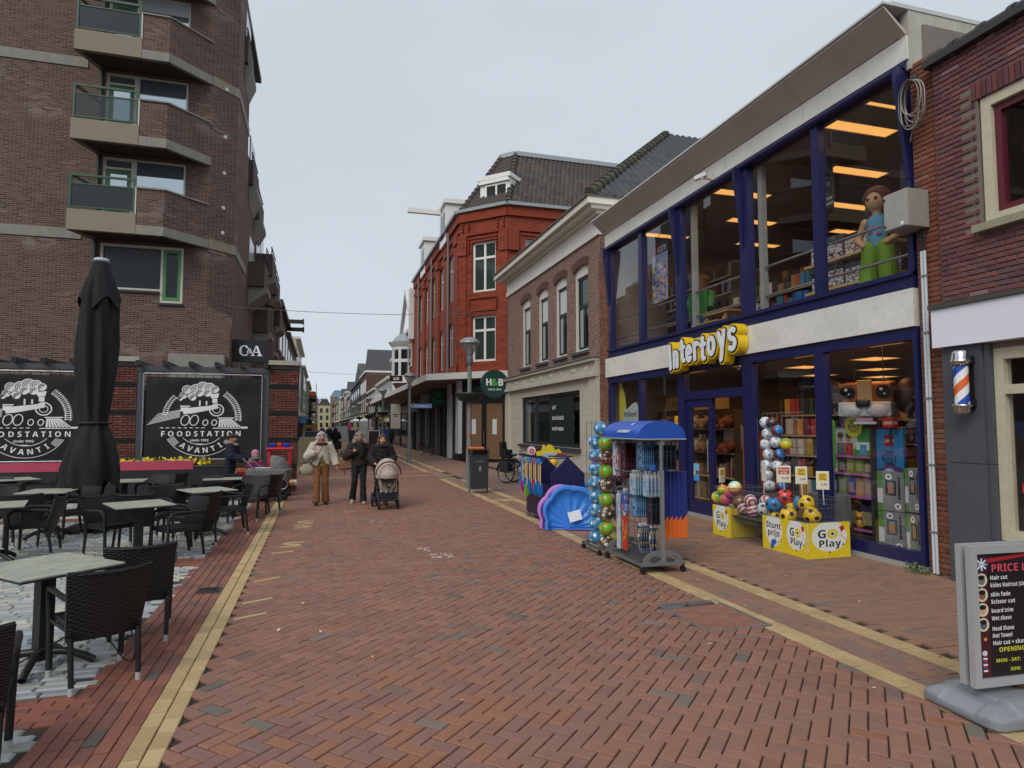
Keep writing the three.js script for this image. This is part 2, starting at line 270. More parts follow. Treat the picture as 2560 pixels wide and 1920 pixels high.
const farBrick = brickTex({ bw: 0.21, bh: 0.105, nx: 12, ny: 24, joint: 0.008, cols: ['#937060', '#987363', '#8d6c5e', '#97705c', '#7c7168'], mortar: '#57493f', seed: 3, px: 512, depth: 0.004 });
struct(mesh('far_street', flat([[-2.6, -44], [6.6, -44], [6.2, -170], [-2.6, -170]], -0.012, -0.003), farBrick));
struct(mesh('side_street', [flat([[7.16, -24.9], [24, -24.9], [24, -30.6], [7.16, -30.6]], -0.012, -0.004), flat([[-2.6, -44], [-0.99, -44], [-0.99, -18.2], [-2.6, -18.2]], -0.012, -0.004)], farBrick));
{ // sunk steel cover with brick infill
  const t = thing('manhole_cover', 'steel framed cover filled with bricks across the right pale line', 'manhole cover', [3.57, 0, -5.46]);
  const st = M('#8d9092', { r: 0.4, m: 0.5 });
  mesh('frame', [bc(0.66, 0.03, 0.022, 0, -0.009, -0.43), bc(0.66, 0.03, 0.022, 0, -0.009, 0.43), bc(0.022, 0.03, 0.838, -0.32, -0.009, 0), bc(0.022, 0.03, 0.838, 0.32, -0.009, 0)], st, t);
  mesh('tread_plate', [bc(0.2, 0.02, 0.13, -0.2, -0.004, -0.33), bc(0.28, 0.02, 0.06, 0.12, -0.004, -0.37), ...[...Array(20)].map((_, i) => bc(0.028, 0.006, 0.008, -0.27 + (i % 5) * 0.034, 0.008, -0.375 + Math.floor(i / 5) * 0.028, 0.5))], M('#a5a8aa', { r: 0.35, m: 0.8 }), t);
  const g = shared(slabGeo(0.205, 0.1, 0.04, 0.004)), ms = ['#976757', '#936655', '#9c6a55', '#8c6254'].map((c) => M(c, { grain: 0.5, r: 0.8 }));
  let n = 0; for (let i = -1; i <= 1; i++) for (let j = -2; j <= 4; j++) { const b = mesh('paving_brick', g, ms[(n++ * 7) % 4], t); b.position.set(i * 0.211 + (j & 1 ? 0.02 : -0.01), -0.002, j * 0.106 - 0.04); }
}
{
  const t = thing('drain_grate', 'small dark drain grate beside the left pale line', 'drain', [-1.13, 0, -7.75]);
  mesh('frame', [bc(0.2, 0.02, 0.02, 0, 0.004, -0.1), bc(0.2, 0.02, 0.02, 0, 0.004, 0.1), bc(0.02, 0.02, 0.2, -0.1, 0.004, 0), bc(0.02, 0.02, 0.2, 0.1, 0.004, 0)], M('#4a4b4a', { r: 0.6, m: 0.6 }), t);
  mesh('grate', [...Array(6)].map((_, i) => bc(0.012, 0.016, 0.18, -0.075 + i * 0.03, 0.004, 0)), M('#3b3c3c', { r: 0.6, m: 0.6 }), t);
}
{ // dropped leaves, cigarette ends and chips
  const r = rng(90), gs = [], gp = [];
  for (let i = 0; i < 80; i++) { const z = -2.6 - 13 * r(), x = -1.5 + 8.2 * r(), s = 0.006 + 0.012 * r(); const g = bc(s * 2, 0.004, s, x, 0.008, z, r() * 6, r() * 0.4, r() * 0.4); (r() > 0.5 ? gs : gp).push(g); }
  stuff(struct(mesh('litter', gs, M('#d8cdb8', { r: 0.9 })))); stuff(mesh('leaf_litter', gp, M('#a5713f', { r: 0.9 })));
  const p = []; for (const [x, z, n, w] of [[1.62, -8.9, 26, 0.14], [1.45, -9.4, 12, 0.12], [0.95, -12.4, 10, 0.16], [0.6, -14, 6, 0.1]]) for (let i = 0; i < n; i++) p.push(bc(0.02 + 0.06 * r(), 0.002, 0.006 + 0.012 * r(), x + (r() - 0.5) * w * 2, 0.0045, z + (r() - 0.5) * w * 2.4, r() * 3));
  stuff(mesh('paint_mark', p, M('#d9d6d0', { r: 0.9 })));
}
// ---------- facade helpers: local x runs left to right as seen from the street, z points out ----------
function frame(x, z, turn) { const m = new THREE.Matrix4().compose(V(x, 0, z), new THREE.Quaternion().setFromEuler(new THREE.Euler(0, turn, 0)), V(1, 1, 1)); return (gs) => [gs].flat(9).filter(Boolean).map((g) => { const c = clean(g, true); c.applyMatrix4(m); return c; }); }
const same = (g) => g;
const rect = (x, y, w, h) => [[x, y], [x + w, y], [x + w, y + h], [x, y + h]];
const arched = (x, y, w, h, rise) => { const p = [[x, y], [x + w, y], [x + w, y + h - rise]]; for (let i = 1; i < 8; i++) { const t = i / 8; p.push([x + w - w * t, y + h - rise + rise * 4 * t * (1 - t)]); } p.push([x, y + h - rise]); return p; };
const wallGeo = (outline, holes, thick) => poly(outline, thick, { holes }).translate(0, 0, -thick);
// a window as one frame mesh with panes (and a sill) as its sub-parts
function win(parent, x, y, w, h, o = {}) {
  const F = o.F ?? same, d = o.depth ?? 0.1, fw = o.fw ?? 0.07, ft = 0.06, zz = (o.z ?? 0) - d, g = [];
  g.push(bx(x, y, zz - ft, x + fw, y + h, zz), bx(x + w - fw, y, zz - ft, x + w, y + h, zz), bx(x + fw, y, zz - ft, x + w - fw, y + fw, zz), bx(x + fw, y + h - fw, zz - ft, x + w - fw, y + h, zz));
  const cols = o.cols ?? 1, mw = o.mw ?? 0.05;
  for (let i = 1; i < cols; i++) { const cx = x + fw + (w - 2 * fw) * i / cols; g.push(bx(cx - mw / 2, y + fw, zz - ft + 0.004, cx + mw / 2, y + h - fw, zz - 0.004)); }
  for (const t of o.bars ?? []) g.push(bx(x + fw, y + h * t - mw / 2, zz - ft + 0.008, x + w - fw, y + h * t + mw / 2, zz - 0.002 + (o.barOut ?? 0)));
  const m = mesh('window', F(g), o.mat, parent);
  mesh('pane', F(bx(x + fw * 0.5, y + fw * 0.5, zz - ft * 0.62, x + w - fw * 0.5, y + h - fw * 0.5, zz - ft * 0.5)), o.glass ?? skyGlass, m);
  if (o.sill) mesh('sill', F(bx(x - 0.06, y - o.sill, zz, x + w + 0.06, y - 0.002, (o.z ?? 0) + 0.07)), o.sillMat ?? o.mat, m);
  if (o.back) mesh(o.backName ?? 'curtain', F(o.back(x, y, w, h, zz)), o.backMat, m);
  return m;
}
// bricks one by one on a wall area, in local coordinates
function bricks(parent, x0, x1, y0, y1, o) {
  const r = rng(o.seed ?? 1), bw = o.bw ?? 0.22, bh = o.bh ?? 0.0615, L = bw - 0.013, Hh = bh - 0.0135, F = o.F;
  const gs = o.ext ? [] : null, list = [], mats = o.cols.map((c) => M(c, { grain: 0.33, r: o.r ?? 0.85, bump: 0.004, bsize: 0.09 }));
  let j = 0; for (let y = y0 + bh / 2; y < y1; y += bh, j++) for (let x = x0 - (j & 1) * bw / 2; x < x1 - 0.03; x += bw) {
    const a = Math.max(x0, x), b = Math.min(x1, x + bw - 0.013); if (b - a < 0.03) continue;
    if (o.skip && o.skip(a, b, y)) continue; list.push([(a + b) / 2, y, b - a]);
  }
  const unit = {}; const most = o.most ?? 300, vis = list.slice(0, most), rest = list.slice(most);
  for (const [x, y, w] of vis) {
    const k = Math.round(w * 200); const g = unit[k] ??= shared(slabGeo(k / 200, Hh, 0.05, 0.005).rotateX(Math.PI / 2));
    const m = mesh('brick', g, mats[o.dark?.(y) ? mats.length - 1 : Math.floor(r() * r() * (mats.length - (o.dark ? 1 : 0)))], parent); m.position.set(x, y, (o.z ?? 0) + (r() - 0.5) * 0.006); m.rotation.set((r() - 0.5) * 0.03, (r() - 0.5) * 0.025, (r() - 0.5) * 0.012); if (o.place) o.place(m);
  }
  if (rest.length) stuff(mesh('brick_courses', rest.map(([x, y, w]) => slabGeo(w, Hh, 0.05, 0.005).rotateX(Math.PI / 2).translate(x, y, (o.z ?? 0) + (r() - 0.5) * 0.006)), mats[0], parent));
}
const cream = M('#f0ede4', { r: 0.55, grain: 1.6 }), white = M('#eae9e5', { r: 0.5, grain: 2 }), navy = M('#1d2150', { r: 0.35 }), black = M('#121214', { r: 0.6 }), steel = M('#a9acae', { r: 0.32, m: 0.8 }), chrome = M('#d0d2d4', { r: 0.12, m: 1 });
const warm = (w, h, i) => { const m = M('#ffc476', { e: i, ec: '#ffb862', r: 0.5 }); return m; };
function ceilingLight(x, y, z, w, d, i, label) {
  const t = thing('ceiling_light', label, 'ceiling light', [x, y, z], 0, 'warm ceiling light panels in the toy shop');
  mesh('frame', [bc(w + 0.05, 0.05, 0.02, 0, 0.02, d / 2 + 0.012), bc(w + 0.05, 0.05, 0.02, 0, 0.02, -d / 2 - 0.012), bc(0.02, 0.05, d, w / 2 + 0.012, 0.02, 0), bc(0.02, 0.05, d, -w / 2 - 0.012, 0.02, 0)], M('#c9c6bf'), t);
  mesh('light_panel', bc(w, 0.012, d, 0, 0.01, 0), warm(w, d, 0.8), t);
  const L = new THREE.RectAreaLight(0xffc070, i * 1.6, w, d); L.position.set(0, -0.006, 0); L.rotation.x = -Math.PI / 2; t.add(L);
}
// stock on shelves: many small goods nobody could count
function stock(parent, boxes, name = 'toy_stock') { // boxes: [x, y, z, w, h, d, colour]
  const im = new THREE.InstancedMesh(shared(rb(1, 1, 1, 0.03, 0, 0, 0, 0, 0, 0, 1)), new THREE.MeshStandardMaterial({ roughness: 0.45, map: rep(streakTex, 0.7) }), boxes.length), e = new THREE.Object3D(), c = new THREE.Color();
  boxes.forEach(([x, y, z, w, h, d, col, ry], i) => { e.position.set(x, y, z); e.scale.set(w, h, d); e.rotation.y = ry ?? 0; e.updateMatrix(); im.setMatrixAt(i, e.matrix); im.setColorAt(i, c.set(col)); });
  im.name = name; stuff(im); parent.add(im); return im;
}
const TOYS = ['#c0392b', '#e0a93a', '#2f6fb0', '#d9d2c2', '#8c2f2b', '#b2803a', '#2d4a7a', '#7a4a2f', '#31532f', '#a33b5f', '#d0c7b4', '#2b2b33', '#6b3c7a', '#c7a23f', '#3f7f9a', '#5a2420', '#20242c', '#b65a2c'];

// ---------- toy shop ----------
const SHX = 7.12, SHZ = -15.3, SW = 9.04; // local x 0 (far end) .. 9.04 (near end)
const shop = thing('toy_shop', 'two storey toy shop with dark blue window frames and sloping brown roof edge', 'shop', [SHX, 0, SHZ], -Math.PI / 2);
{
  const S = shop, T = -0.16;
  const panels = [[0.0, 2.6], [2.6, 5.3], [5.3, 7.3], [7.3, 9.15]];
  for (const [a, b] of [[-0.1, 4.9], [4.9, 9.04]]) mesh('fascia_panel', bx(a + 0.003, 3.02, -0.1, b - 0.003, 3.5, 0.06), cream, S);
  for (const [a, b] of panels) { mesh('roof_band_panel', bx(a - 0.05 + 0.003, 6.43, -0.1, b - 0.05 - 0.003, 6.74, 0.07), cream, S); }
  const brownM = M('#cdc2b8', { r: 0.6, grain: 2.2 });
  for (const [a, b] of panels) mesh('roof_edge_panel', poly([[0.08, 6.745], [0.42, 7.04], [0.42, 7.07], [0.05, 6.775]], b - a - 0.006).rotateY(-Math.PI / 2).scale(1, 1, 1).translate(b - 0.05 - 0.003, 0, 0).applyMatrix4(new THREE.Matrix4()), brownM, S);
  mesh('roof_trim', [bx(-0.06, 7.072, 0.3, 9.12, 7.1, 0.45), bx(-0.06, 7.075, -9.2, 9.12, 7.13, 0.3)], M('#c9c9c6', { r: 0.5 }), S);
  mesh('roof_box_end', bx(8.99, 6.3, -1.6, 9.11, 7.072, 0.04), M('#c3c0b2', { r: 0.7, streak: 1.2 }), S);
  mesh('plinth', [bx(0, 0.0, -0.2, 9.04, 0.06, 0.05)], M('#b4b5b3', { r: 0.45, m: 0.4 }), S);
  // upper frames
  const up = [[0.08, 0.2], [1.72, 1.88], [3.36, 3.6], [5.55, 5.8], [7.34, 7.48], [8.96, 9.04]];
  mesh('upper_frame', [bx(0.08, 3.51, -0.1, 9.04, 3.7, 0.05), bx(0.08, 3.66, -0.02, 9.04, 3.72, 0.09), bx(0.08, 6.32, -0.1, 9.04, 6.428, 0.02), bar([0.05, 6.36, 0.05], [9.06, 6.36, 0.05], 0.055, 0.055, 8), ...up.map(([a, b]) => bx(a, 3.7, -0.1, b, 6.32, 0.03))], navy, S);
  for (const x of [0.06, 3.42, 5.62, 8.98]) mesh('frame_bracket', poly([[0.035, 6.34], [0.2, 6.34], [0.2, 6.15], [0.04, 4.9]], 0.06).rotateY(-Math.PI / 2).translate(x + 0.06, 0, 0), navy, S);
  const lo = [[0.02, 0.14], [1.66, 1.78], [3.38, 3.64], [5.54, 5.8], [7.28, 7.46], [8.98, 9.04]];
  mesh('lower_frame', [bx(0.02, 2.86, -0.12, 9.04, 3.018, 0.02), ...lo.map(([a, b]) => bx(a, 0.062, -0.1, b, 2.86, 0.03)), bx(0.14, 0.062, -0.08, 3.38, 0.22, 0.02), bx(5.8, 0.062, -0.08, 8.98, 0.22, 0.02), bx(3.64, 2.3, -0.1, 5.54, 2.46, 0.02)], navy, S);
  const door = mesh('door', [bx(3.66, 0.065, -0.09, 3.78, 2.3, -0.01), bx(4.42, 0.065, -0.09, 4.54, 2.3, -0.01), bx(3.78, 2.14, -0.09, 4.42, 2.3, -0.01), bx(3.78, 0.065, -0.09, 4.42, 0.3, -0.01)], navy, S);
  mesh('pane', bx(3.76, 0.28, -0.055, 4.44, 2.16, -0.045), glass, door);
  mesh('handle', bar([4.47, 0.9, 0.05], [4.47, 1.5, 0.05], 0.014), steel, door);
  mesh('poster', bc(0.2, 0.34, 0.003, 3.93, 0.86, -0.038), printed(128, 220, (g, w, h) => { g.fillStyle = '#7fb3d6'; g.fillRect(0, 0, w, h); g.fillStyle = '#e3cf3f'; g.fillRect(0, 100, 60, 30); g.fillStyle = '#3a5a8a'; g.fillRect(40, 90, 88, 50); g.fillStyle = '#b33'; g.fillRect(90, 110, 38, 36); g.fillStyle = '#4b92c8'; g.fillRect(0, 150, w, 70); }), door);
  mesh('window_pane', bx(3.62, 2.45, -0.055, 5.56, 2.88, -0.048), glass, S);
  for (const [a, b] of [[0.12, 1.7], [1.74, 3.4], [5.78, 7.32], [7.42, 9.0]]) mesh('window_pane', bx(a, 0.2, -0.055, b, 2.9, -0.047), glass, S);
  for (let i = 0; i < 5; i++) mesh('window_pane', bx(up[i][1] - 0.03, 3.68, -0.055, up[i + 1][0] + 0.03, 6.34, -0.047), glass, S);
  for (const y of [4.0, 4.5]) mesh('window_rail', bar([0.12, y, -0.18], [9.0, y, -0.18], 0.02), steel, S);
  for (const x of [3.72, 5.86]) mesh('blind_post', bx(x, 3.75, -0.24, x + 0.1, 6.3, -0.14), M('#8f948f'), S);
  // shell of the shop: walls, floors, ceilings
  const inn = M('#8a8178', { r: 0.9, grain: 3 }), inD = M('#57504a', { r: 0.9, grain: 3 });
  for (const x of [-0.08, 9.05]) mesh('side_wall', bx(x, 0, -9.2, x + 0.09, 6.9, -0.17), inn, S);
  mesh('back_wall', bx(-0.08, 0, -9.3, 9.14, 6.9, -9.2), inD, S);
  mesh('shop_floor', bx(0.02, -0.015, -9.2, 9.05, 0.03, -0.1), M('#6e655c', { r: 0.5, grain: 2 }), S);
  mesh('upper_floor', bx(0.02, 3.06, -9.2, 9.05, 3.5, -0.11), M('#837a6f', { r: 0.8, grain: 2 }), S);
  mesh('ceiling', bx(0.02, 6.46, -9.2, 9.05, 6.7, -0.11), M('#867e75', { r: 0.95, grain: 2 }), S);
  // near brick pier, brick by brick
  mesh('pier', [bx(9.06, 0, -0.5, 9.46, 6.36, -0.008), bx(9.46, 5.6, -0.5, 9.48, 6.36, -0.02)], M('#6f665c', { r: 1, grain: 1 }), S);
  bricks(S, 9.07, 9.45, 0.02, 6.38, { cols: ['#93543e', '#9c5a42', '#87492f', '#7e4a3b', '#a06a52', '#6c4238'], seed: 4, z: 0.004, bw: 0.205 });
  // far pier
  mesh('far_pier', bx(-0.58, 0, -0.5, -0.09, 6.4, 0.0), brickTex({ bw: 0.21, bh: 0.0625, nx: 6, ny: 24, cols: ['#7b4a3a', '#85503e', '#6f4235', '#8f5b48'], mortar: '#5e564d', seed: 14, px: 512, depth: 0.006 }), S);
}
{ // lights of both floors
  const up = [[8.05, -7.93], [8.05, -10.92], [8.05, -13.95], [9.35, -9.35], [9.35, -12.38], [10.7, -10.9], [10.7, -7.93], [10.7, -13.95], [12.2, -9.35], [12.2, -12.4]];
  const uw = ['large one nearest the glass behind the girl figure', 'nearest the glass behind the third window', 'nearest the glass behind the two far left windows', 'middle row behind the girl figure', 'middle row behind the second window', 'third row above the boxed sets', 'third row at the right end', 'third row at the far left', 'back row above the boxed sets', 'back row far left'];
  up.forEach(([x, z], i) => ceilingLight(x, 6.42, z, 1.18, 0.26, 2.2, 'warm oblong upstairs ceiling panel, ' + uw[i]));
  ceilingLight(7.85, 6.42, -7.24, 0.75, 0.08, 2.2, 'narrow glowing ceiling strip in the top right corner of the upper shop window');
  [[7.8, -7.65], [7.8, -9.32], [7.8, -11.1], [7.8, -12.75], [9.6, -9.35], [9.6, -11.1], [11.45, -11.1], [11.45, -12.8], [13.3, -12.8]].forEach(([x, z], i) => ceilingLight(x, 2.985, z, 0.6, 0.6, 2.2, 'warm square downstairs ceiling panel, ' + ['large one nearest the glass above the dog head', 'nearest the glass above the ball cage', 'nearest the glass above the shop door', 'nearest the glass above the welcome sticker', 'second row above the dog head', 'second row above the ball cage', 'third row above the dog head', 'third row above the ball cage', 'farthest back above the dog head'][i]));
  mesh('lower_ceiling', bx(0.02, 3.0, -9.2, 9.05, 3.058, -0.1), M('#93897d', { r: 0.95, grain: 2 }), shop);
}
{ // shelving and stock inside
  const r = rng(55);
  const shelf = (label, x, z, turn, w, h, d, y0, lv, cols) => {
    const t = thing('toy_shelf', label, 'shelving', [x, y0, z], turn);
    mesh('shelf_frame', [bc(0.04, h, d, -w / 2, h / 2, 0), bc(0.04, h, d, w / 2, h / 2, 0), bc(w, h, 0.03, 0, h / 2, -d / 2)], M('#4b4540', { r: 0.7 }), t);
    const b = [];
    for (let l = 0; l < lv; l++) {
      const y = 0.1 + l * h / lv; mesh('shelf', bc(w - 0.05, 0.03, d - 0.03, 0, y, 0.02), M('#b89f78', { r: 0.6 }), t);
      let q = -w / 2 + 0.08; while (q < w / 2 - 0.1) { const bw = 0.05 + 0.13 * r(), bh = Math.min(h / lv - 0.08, 0.14 + 0.3 * r()); b.push([q + bw / 2, y + 0.02 + bh / 2, 0.06 + 0.05 * r(), bw * 0.94, bh, d * 0.6, cols[Math.floor(r() * cols.length)], (r() - 0.5) * 0.2]); q += bw + 0.01; }
    }
    stock(t, b); return t;
  };
  shelf('shelf of soft toys behind the left ground floor window', 8.6, -13.4, -Math.PI / 2, 3.2, 2.1, 0.5, 0.03, 4, ['#8c6a4a', '#5f5348', '#a89a86', '#7b4636', '#6e5a46', '#b57b58']);
  shelf('shelf of bright boxes seen through the shop doorway', 9.6, -10.9, -Math.PI / 2, 2.4, 2.0, 0.5, 0.03, 5, ['#a8502c', '#c28d32', '#8a2a22', '#4b3a2c', '#d2b25a', '#702f2a']);
  shelf('dim shelf of dark toy boxes behind the ball cage', 10.2, -8.7, -Math.PI / 2, 3, 2.2, 0.5, 0.03, 5, TOYS);
  shelf('stacked sets on the back shelf of the upper floor', 10.5, -8.6, -Math.PI / 2, 3.2, 1.7, 0.6, 3.5, 4, ['#1d2027', '#2a2f38', '#6b2a2a', '#4a4c55', '#272b3e', '#7d5a3a']);
  shelf('upper floor shelf behind the middle window', 9.9, -11.0, -Math.PI / 2, 2.4, 1.6, 0.5, 3.5, 4, ['#6d4a2a', '#8a5a34', '#2b2e33', '#3c4a5c', '#a87f4b', '#43312b']);
  shelf('upper floor shelf behind the far left windows', 8.9, -13.6, -Math.PI / 2, 2.8, 1.9, 0.5, 3.5, 5, ['#20232b', '#4b2a5c', '#7b3030', '#303641', '#8a8f96', '#5b4632']);
  shelf('long low counter of bright toys across the upper floor behind the bench', 8.5, -10.4, -Math.PI / 2, 2.6, 1.0, 0.5, 3.5, 3, TOYS);
  shelf('shelf of dark sets beside the girl figure upstairs', 8.9, -6.9, -Math.PI / 2 + 0.5, 1.2, 1.5, 0.4, 3.5, 4, ['#22252d', '#3d2a3a', '#7a2a2a', '#2b3a5c', '#8a6a3a']);
  shelf('tall shelf of red and gold toys left of the dog head', 8.7, -9.6, -Math.PI / 2 + 0.3, 1.5, 2.2, 0.4, 0.03, 6, TOYS);
  // the two tiers of boxed sets in the third upper window
  for (const [y, n, lab] of [[4.52, 4, 'upper'], [4.05, 5, 'lower']]) {
    const t = thing('display_ledge', `${lab} pale ledge of boxed building sets beside the wide blue mullion upstairs`, 'shelf', [8.3, y, -8.35], -Math.PI / 2);
    mesh('ledge', bc(1.9, 0.04, 0.45, 0, 0, 0), M('#c3ab7d', { r: 0.5 }), t);
    for (let i = 0; i < n; i++) {
      const h = 0.36 + 0.06 * (i & 1), o = thing('boxed_set', `dark boxed building set, ${['leftmost', 'second', 'third', 'fourth', 'rightmost'][i]} on the ${lab} ledge upstairs`, 'toy box', [8.28, y + 0.022, -9.12 + i * 0.38], -Math.PI / 2 + (r() - 0.5) * 0.3);
      const c = ['#23262f', '#38404e', '#51545c', '#2c2430', '#3a3530'][(i + (y > 4.3)) % 5];
      mesh('box', bc(0.33, h, 0.14, 0, h / 2, 0), M(c, { r: 0.35 }), o);
      mesh('box_print', bc(0.29, h * 0.62, 0.004, 0, h * 0.42, 0.072), printed(96, 96, (g, w, hh) => { g.fillStyle = '#c9c6c0'; g.fillRect(0, 0, w, hh); for (let k = 0; k < 60; k++) { g.fillStyle = ['#5d6470', '#8f949c', '#2a2d33', '#a85b3a', '#6f4f8c', '#d8d4cc'][Math.floor(r() * 6)]; g.fillRect(r() * w, r() * hh, 4 + r() * 20, 4 + r() * 16); } }), o);
    }
  }
}
// ---------- barber shop at the right edge ----------
const barber = thing('barber_shop', 'purple brown brick barber shop with grey stone pilaster at the right edge', 'shop', [7.05, 0, -5.87], -Math.PI / 2);
{ // local x = z + 5.87
  const B = barber, mort = M('#857a70', { r: 1, grain: 0.8 });
  mesh('wall', [wallGeo(rect(0, 2.6, 4.6, 3.62), [rect(0.53, 3.98, 1.9, 1.5)], 0.3).translate(0, 0, -0.016), bx(0, 0, -6, 0.02, 6.2, -0.34)], mort, B);
  mesh('side_wall', bx(4.5, 0, -6, 4.6, 6.2, -0.34), mort, B);
  mesh('back_wall', bx(0.02, 0, -6.1, 4.6, 6.2, -6), mort, B);
  mesh('roof', bx(0, 6.22, -6, 4.6, 6.3, -0.2), M('#3a3836'), B);
  const cols = ['#7f5254', '#885454', '#77494e', '#8b5756', '#79565a', '#935a54', '#a07a7a', '#6b474c'];
  bricks(B, 0.01, 1.36, 3.17, 6.1, { cols, seed: 8, z: 0, skip: (a, b, y) => a < 2.5 && b > 0.5 && y > 3.93 && y < 5.62, most: 300 });
  // soldier course over the window and the reveal bricks
  const so = shared(slabGeo(0.052, 0.2, 0.05, 0.005).rotateX(Math.PI / 2)), ms = ['#74474a', '#7f4a4a', '#683f44'].map((c) => M(c, { grain: 0.33, r: 0.85, bump: 0.004, bsize: 0.09 }));
  for (let i = 0; i < 16; i++) { const m = mesh('soldier_brick', so, ms[i % 3], B); m.position.set(0.49 + i * 0.062, 5.56, 0.004); }
  for (let i = 0; i < 25; i++) { const m = mesh('reveal_brick', shared(slabGeo(0.1 + 0.06 * (i & 1), 0.05, 0.04, 0.004).rotateX(Math.PI / 2).rotateY(Math.PI / 2)), ms[i % 3], B); m.position.set(0.5, 4.0 + i * 0.0615, -0.08); }
  mesh('coping', [bx(-0.06, 6.12, -0.3, 4.6, 6.2, 0.09)], M('#3f3d3d', { r: 0.6, grain: 0.7 }), B);
  for (let i = 0; i < 12; i++) mesh('ridge_tile', [mv(new THREE.CylinderGeometry(0.085, 0.085, 0.36, 12, 1, false, 0, Math.PI), 0.16 + i * 0.34, 6.2, -0.02, 0, 0, Math.PI / 2), mv(new THREE.CylinderGeometry(0.105, 0.105, 0.07, 12), 0.3 + i * 0.34, 6.2, -0.02, 0, 0, Math.PI / 2)], M('#343437', { r: 0.55, grain: 0.6 }), B);
  const w = mesh('window', [bx(0.55, 4.02, -0.2, 0.66, 5.46, -0.03), bx(0.66, 5.34, -0.2, 2.4, 5.46, -0.03), bx(0.66, 4.02, -0.2, 2.4, 4.12, -0.03)], M('#d8cfb4', { r: 0.45, grain: 1 }), B);
  mesh('sash', [bx(0.665, 4.125, -0.16, 0.735, 5.335, -0.08), bx(0.735, 5.26, -0.16, 2.4, 5.335, -0.08), bx(0.735, 4.125, -0.16, 2.4, 4.2, -0.08)], M('#5d1626', { r: 0.35 }), w);
  mesh('pane', bx(0.73, 4.19, -0.125, 2.4, 5.27, -0.115), glass, w);
  mesh('sill', bx(0.47, 3.93, -0.2, 2.5, 4.015, 0.09), M('#a39d84', { r: 0.8, streak: 0.5 }), w);
  { const pts = []; for (let i = 0; i <= 60; i++) pts.push([0.7 + i * 0.03, -0.26 - 0.035 * Math.sin(i * 0.9) - 0.02 * Math.sin(i * 2.3)]); for (let i = 60; i >= 0; i--) pts.push([0.7 + i * 0.03, -0.265 - 0.035 * Math.sin(i * 0.9) - 0.02 * Math.sin(i * 2.3) - 0.004]); mesh('curtain', poly(pts, 1.3).rotateX(-Math.PI / 2).scale(1, 1, -1).translate(0, 4.05, 0), M('#b9bdb6', { r: 1, bump: 0.002, cloth: 1, side: 1 }), w); }
  mesh('name_board', bx(-0.03, 2.69, -0.02, 4.6, 3.14, 0.14), M('#e6e6f0', { r: 0.4 }), B);
  mesh('board_cap', bx(-0.05, 3.144, -0.02, 4.6, 3.2, 0.17), M('#4e4e46', { r: 0.8, grain: 0.5 }), B);
  const stone = M('#55585d', { r: 0.55, grain: 1.1, bump: 0.001 });
  for (const [y0, y1] of [[0, 1.355], [1.362, 2.68]]) mesh('stone_panel', bx(0.02, y0, -0.02, 0.5, y1, 0.06), stone, B);
  for (const [y0, y1] of [[0, 1.355], [1.362, 2.68]]) mesh('stone_panel', bx(0.503, y0, -0.06, 0.57, y1, 0.035), stone, B);
  const f = mesh('shop_window', [bx(0.575, 0.55, -0.12, 0.68, 2.62, -0.01), bx(0.68, 2.5, -0.12, 2.2, 2.62, -0.01), bx(0.68, 2.12, -0.12, 2.2, 2.22, -0.01), bx(0.68, 0.55, -0.12, 2.2, 0.66, -0.01)], M('#d4cbb0', { r: 0.45, grain: 1 }), B);
  mesh('pane', bx(0.66, 0.6, -0.075, 2.2, 2.55, -0.068), glass, f);
  mesh('stall_riser', bx(0.575, 0, -0.12, 2.2, 0.545, 0), stone, B);
  mesh('display_board', bc(0.02, 0.88, 0.4, 0.95, 1.62, -0.3), printed(128, 280, (g, w, h) => { g.fillStyle = '#38404e'; g.fillRect(0, 0, w, h); for (let i = 0; i < 4; i++) { const y = 35 + i * 68; g.fillStyle = '#c9a58a'; g.beginPath(); g.ellipse(64, y + 6, 26, 30, 0.2, 0, 7); g.fill(); g.fillStyle = '#241c18'; g.beginPath(); g.ellipse(58, y - 14, 30, 20, 0.1, 0, 7); g.fill(); g.fillStyle = '#2c343f'; g.fillRect(20, y + 32, 90, 6); } }), B);
  mesh('display_board', bc(0.4, 0.88, 0.02, 1.16, 1.62, -0.2), printed(128, 280, (g, w, h) => { g.fillStyle = '#38404e'; g.fillRect(0, 0, w, h); for (let i = 0; i < 4; i++) { const y = 35 + i * 68; g.fillStyle = '#c9a58a'; g.beginPath(); g.ellipse(64, y + 6, 26, 30, 0.2, 0, 7); g.fill(); g.fillStyle = '#241c18'; g.beginPath(); g.ellipse(58, y - 14, 30, 20, 0.1, 0, 7); g.fill(); } }), B);
  mesh('warning_sticker', bc(0.16, 0.1, 0.004, 0.86, 1.12, -0.06), printed(80, 50, (g, w, h) => { g.fillStyle = '#b8242c'; g.fillRect(0, 0, w, h); g.strokeStyle = '#fff'; g.lineWidth = 5; g.beginPath(); g.arc(26, 25, 14, 0, 7); g.moveTo(16, 15); g.lineTo(36, 35); g.stroke(); }), B);
  mesh('room_floor', bx(0.02, 0, -6, 4.5, 0.03, -0.35), M('#4a4540'), B);
}
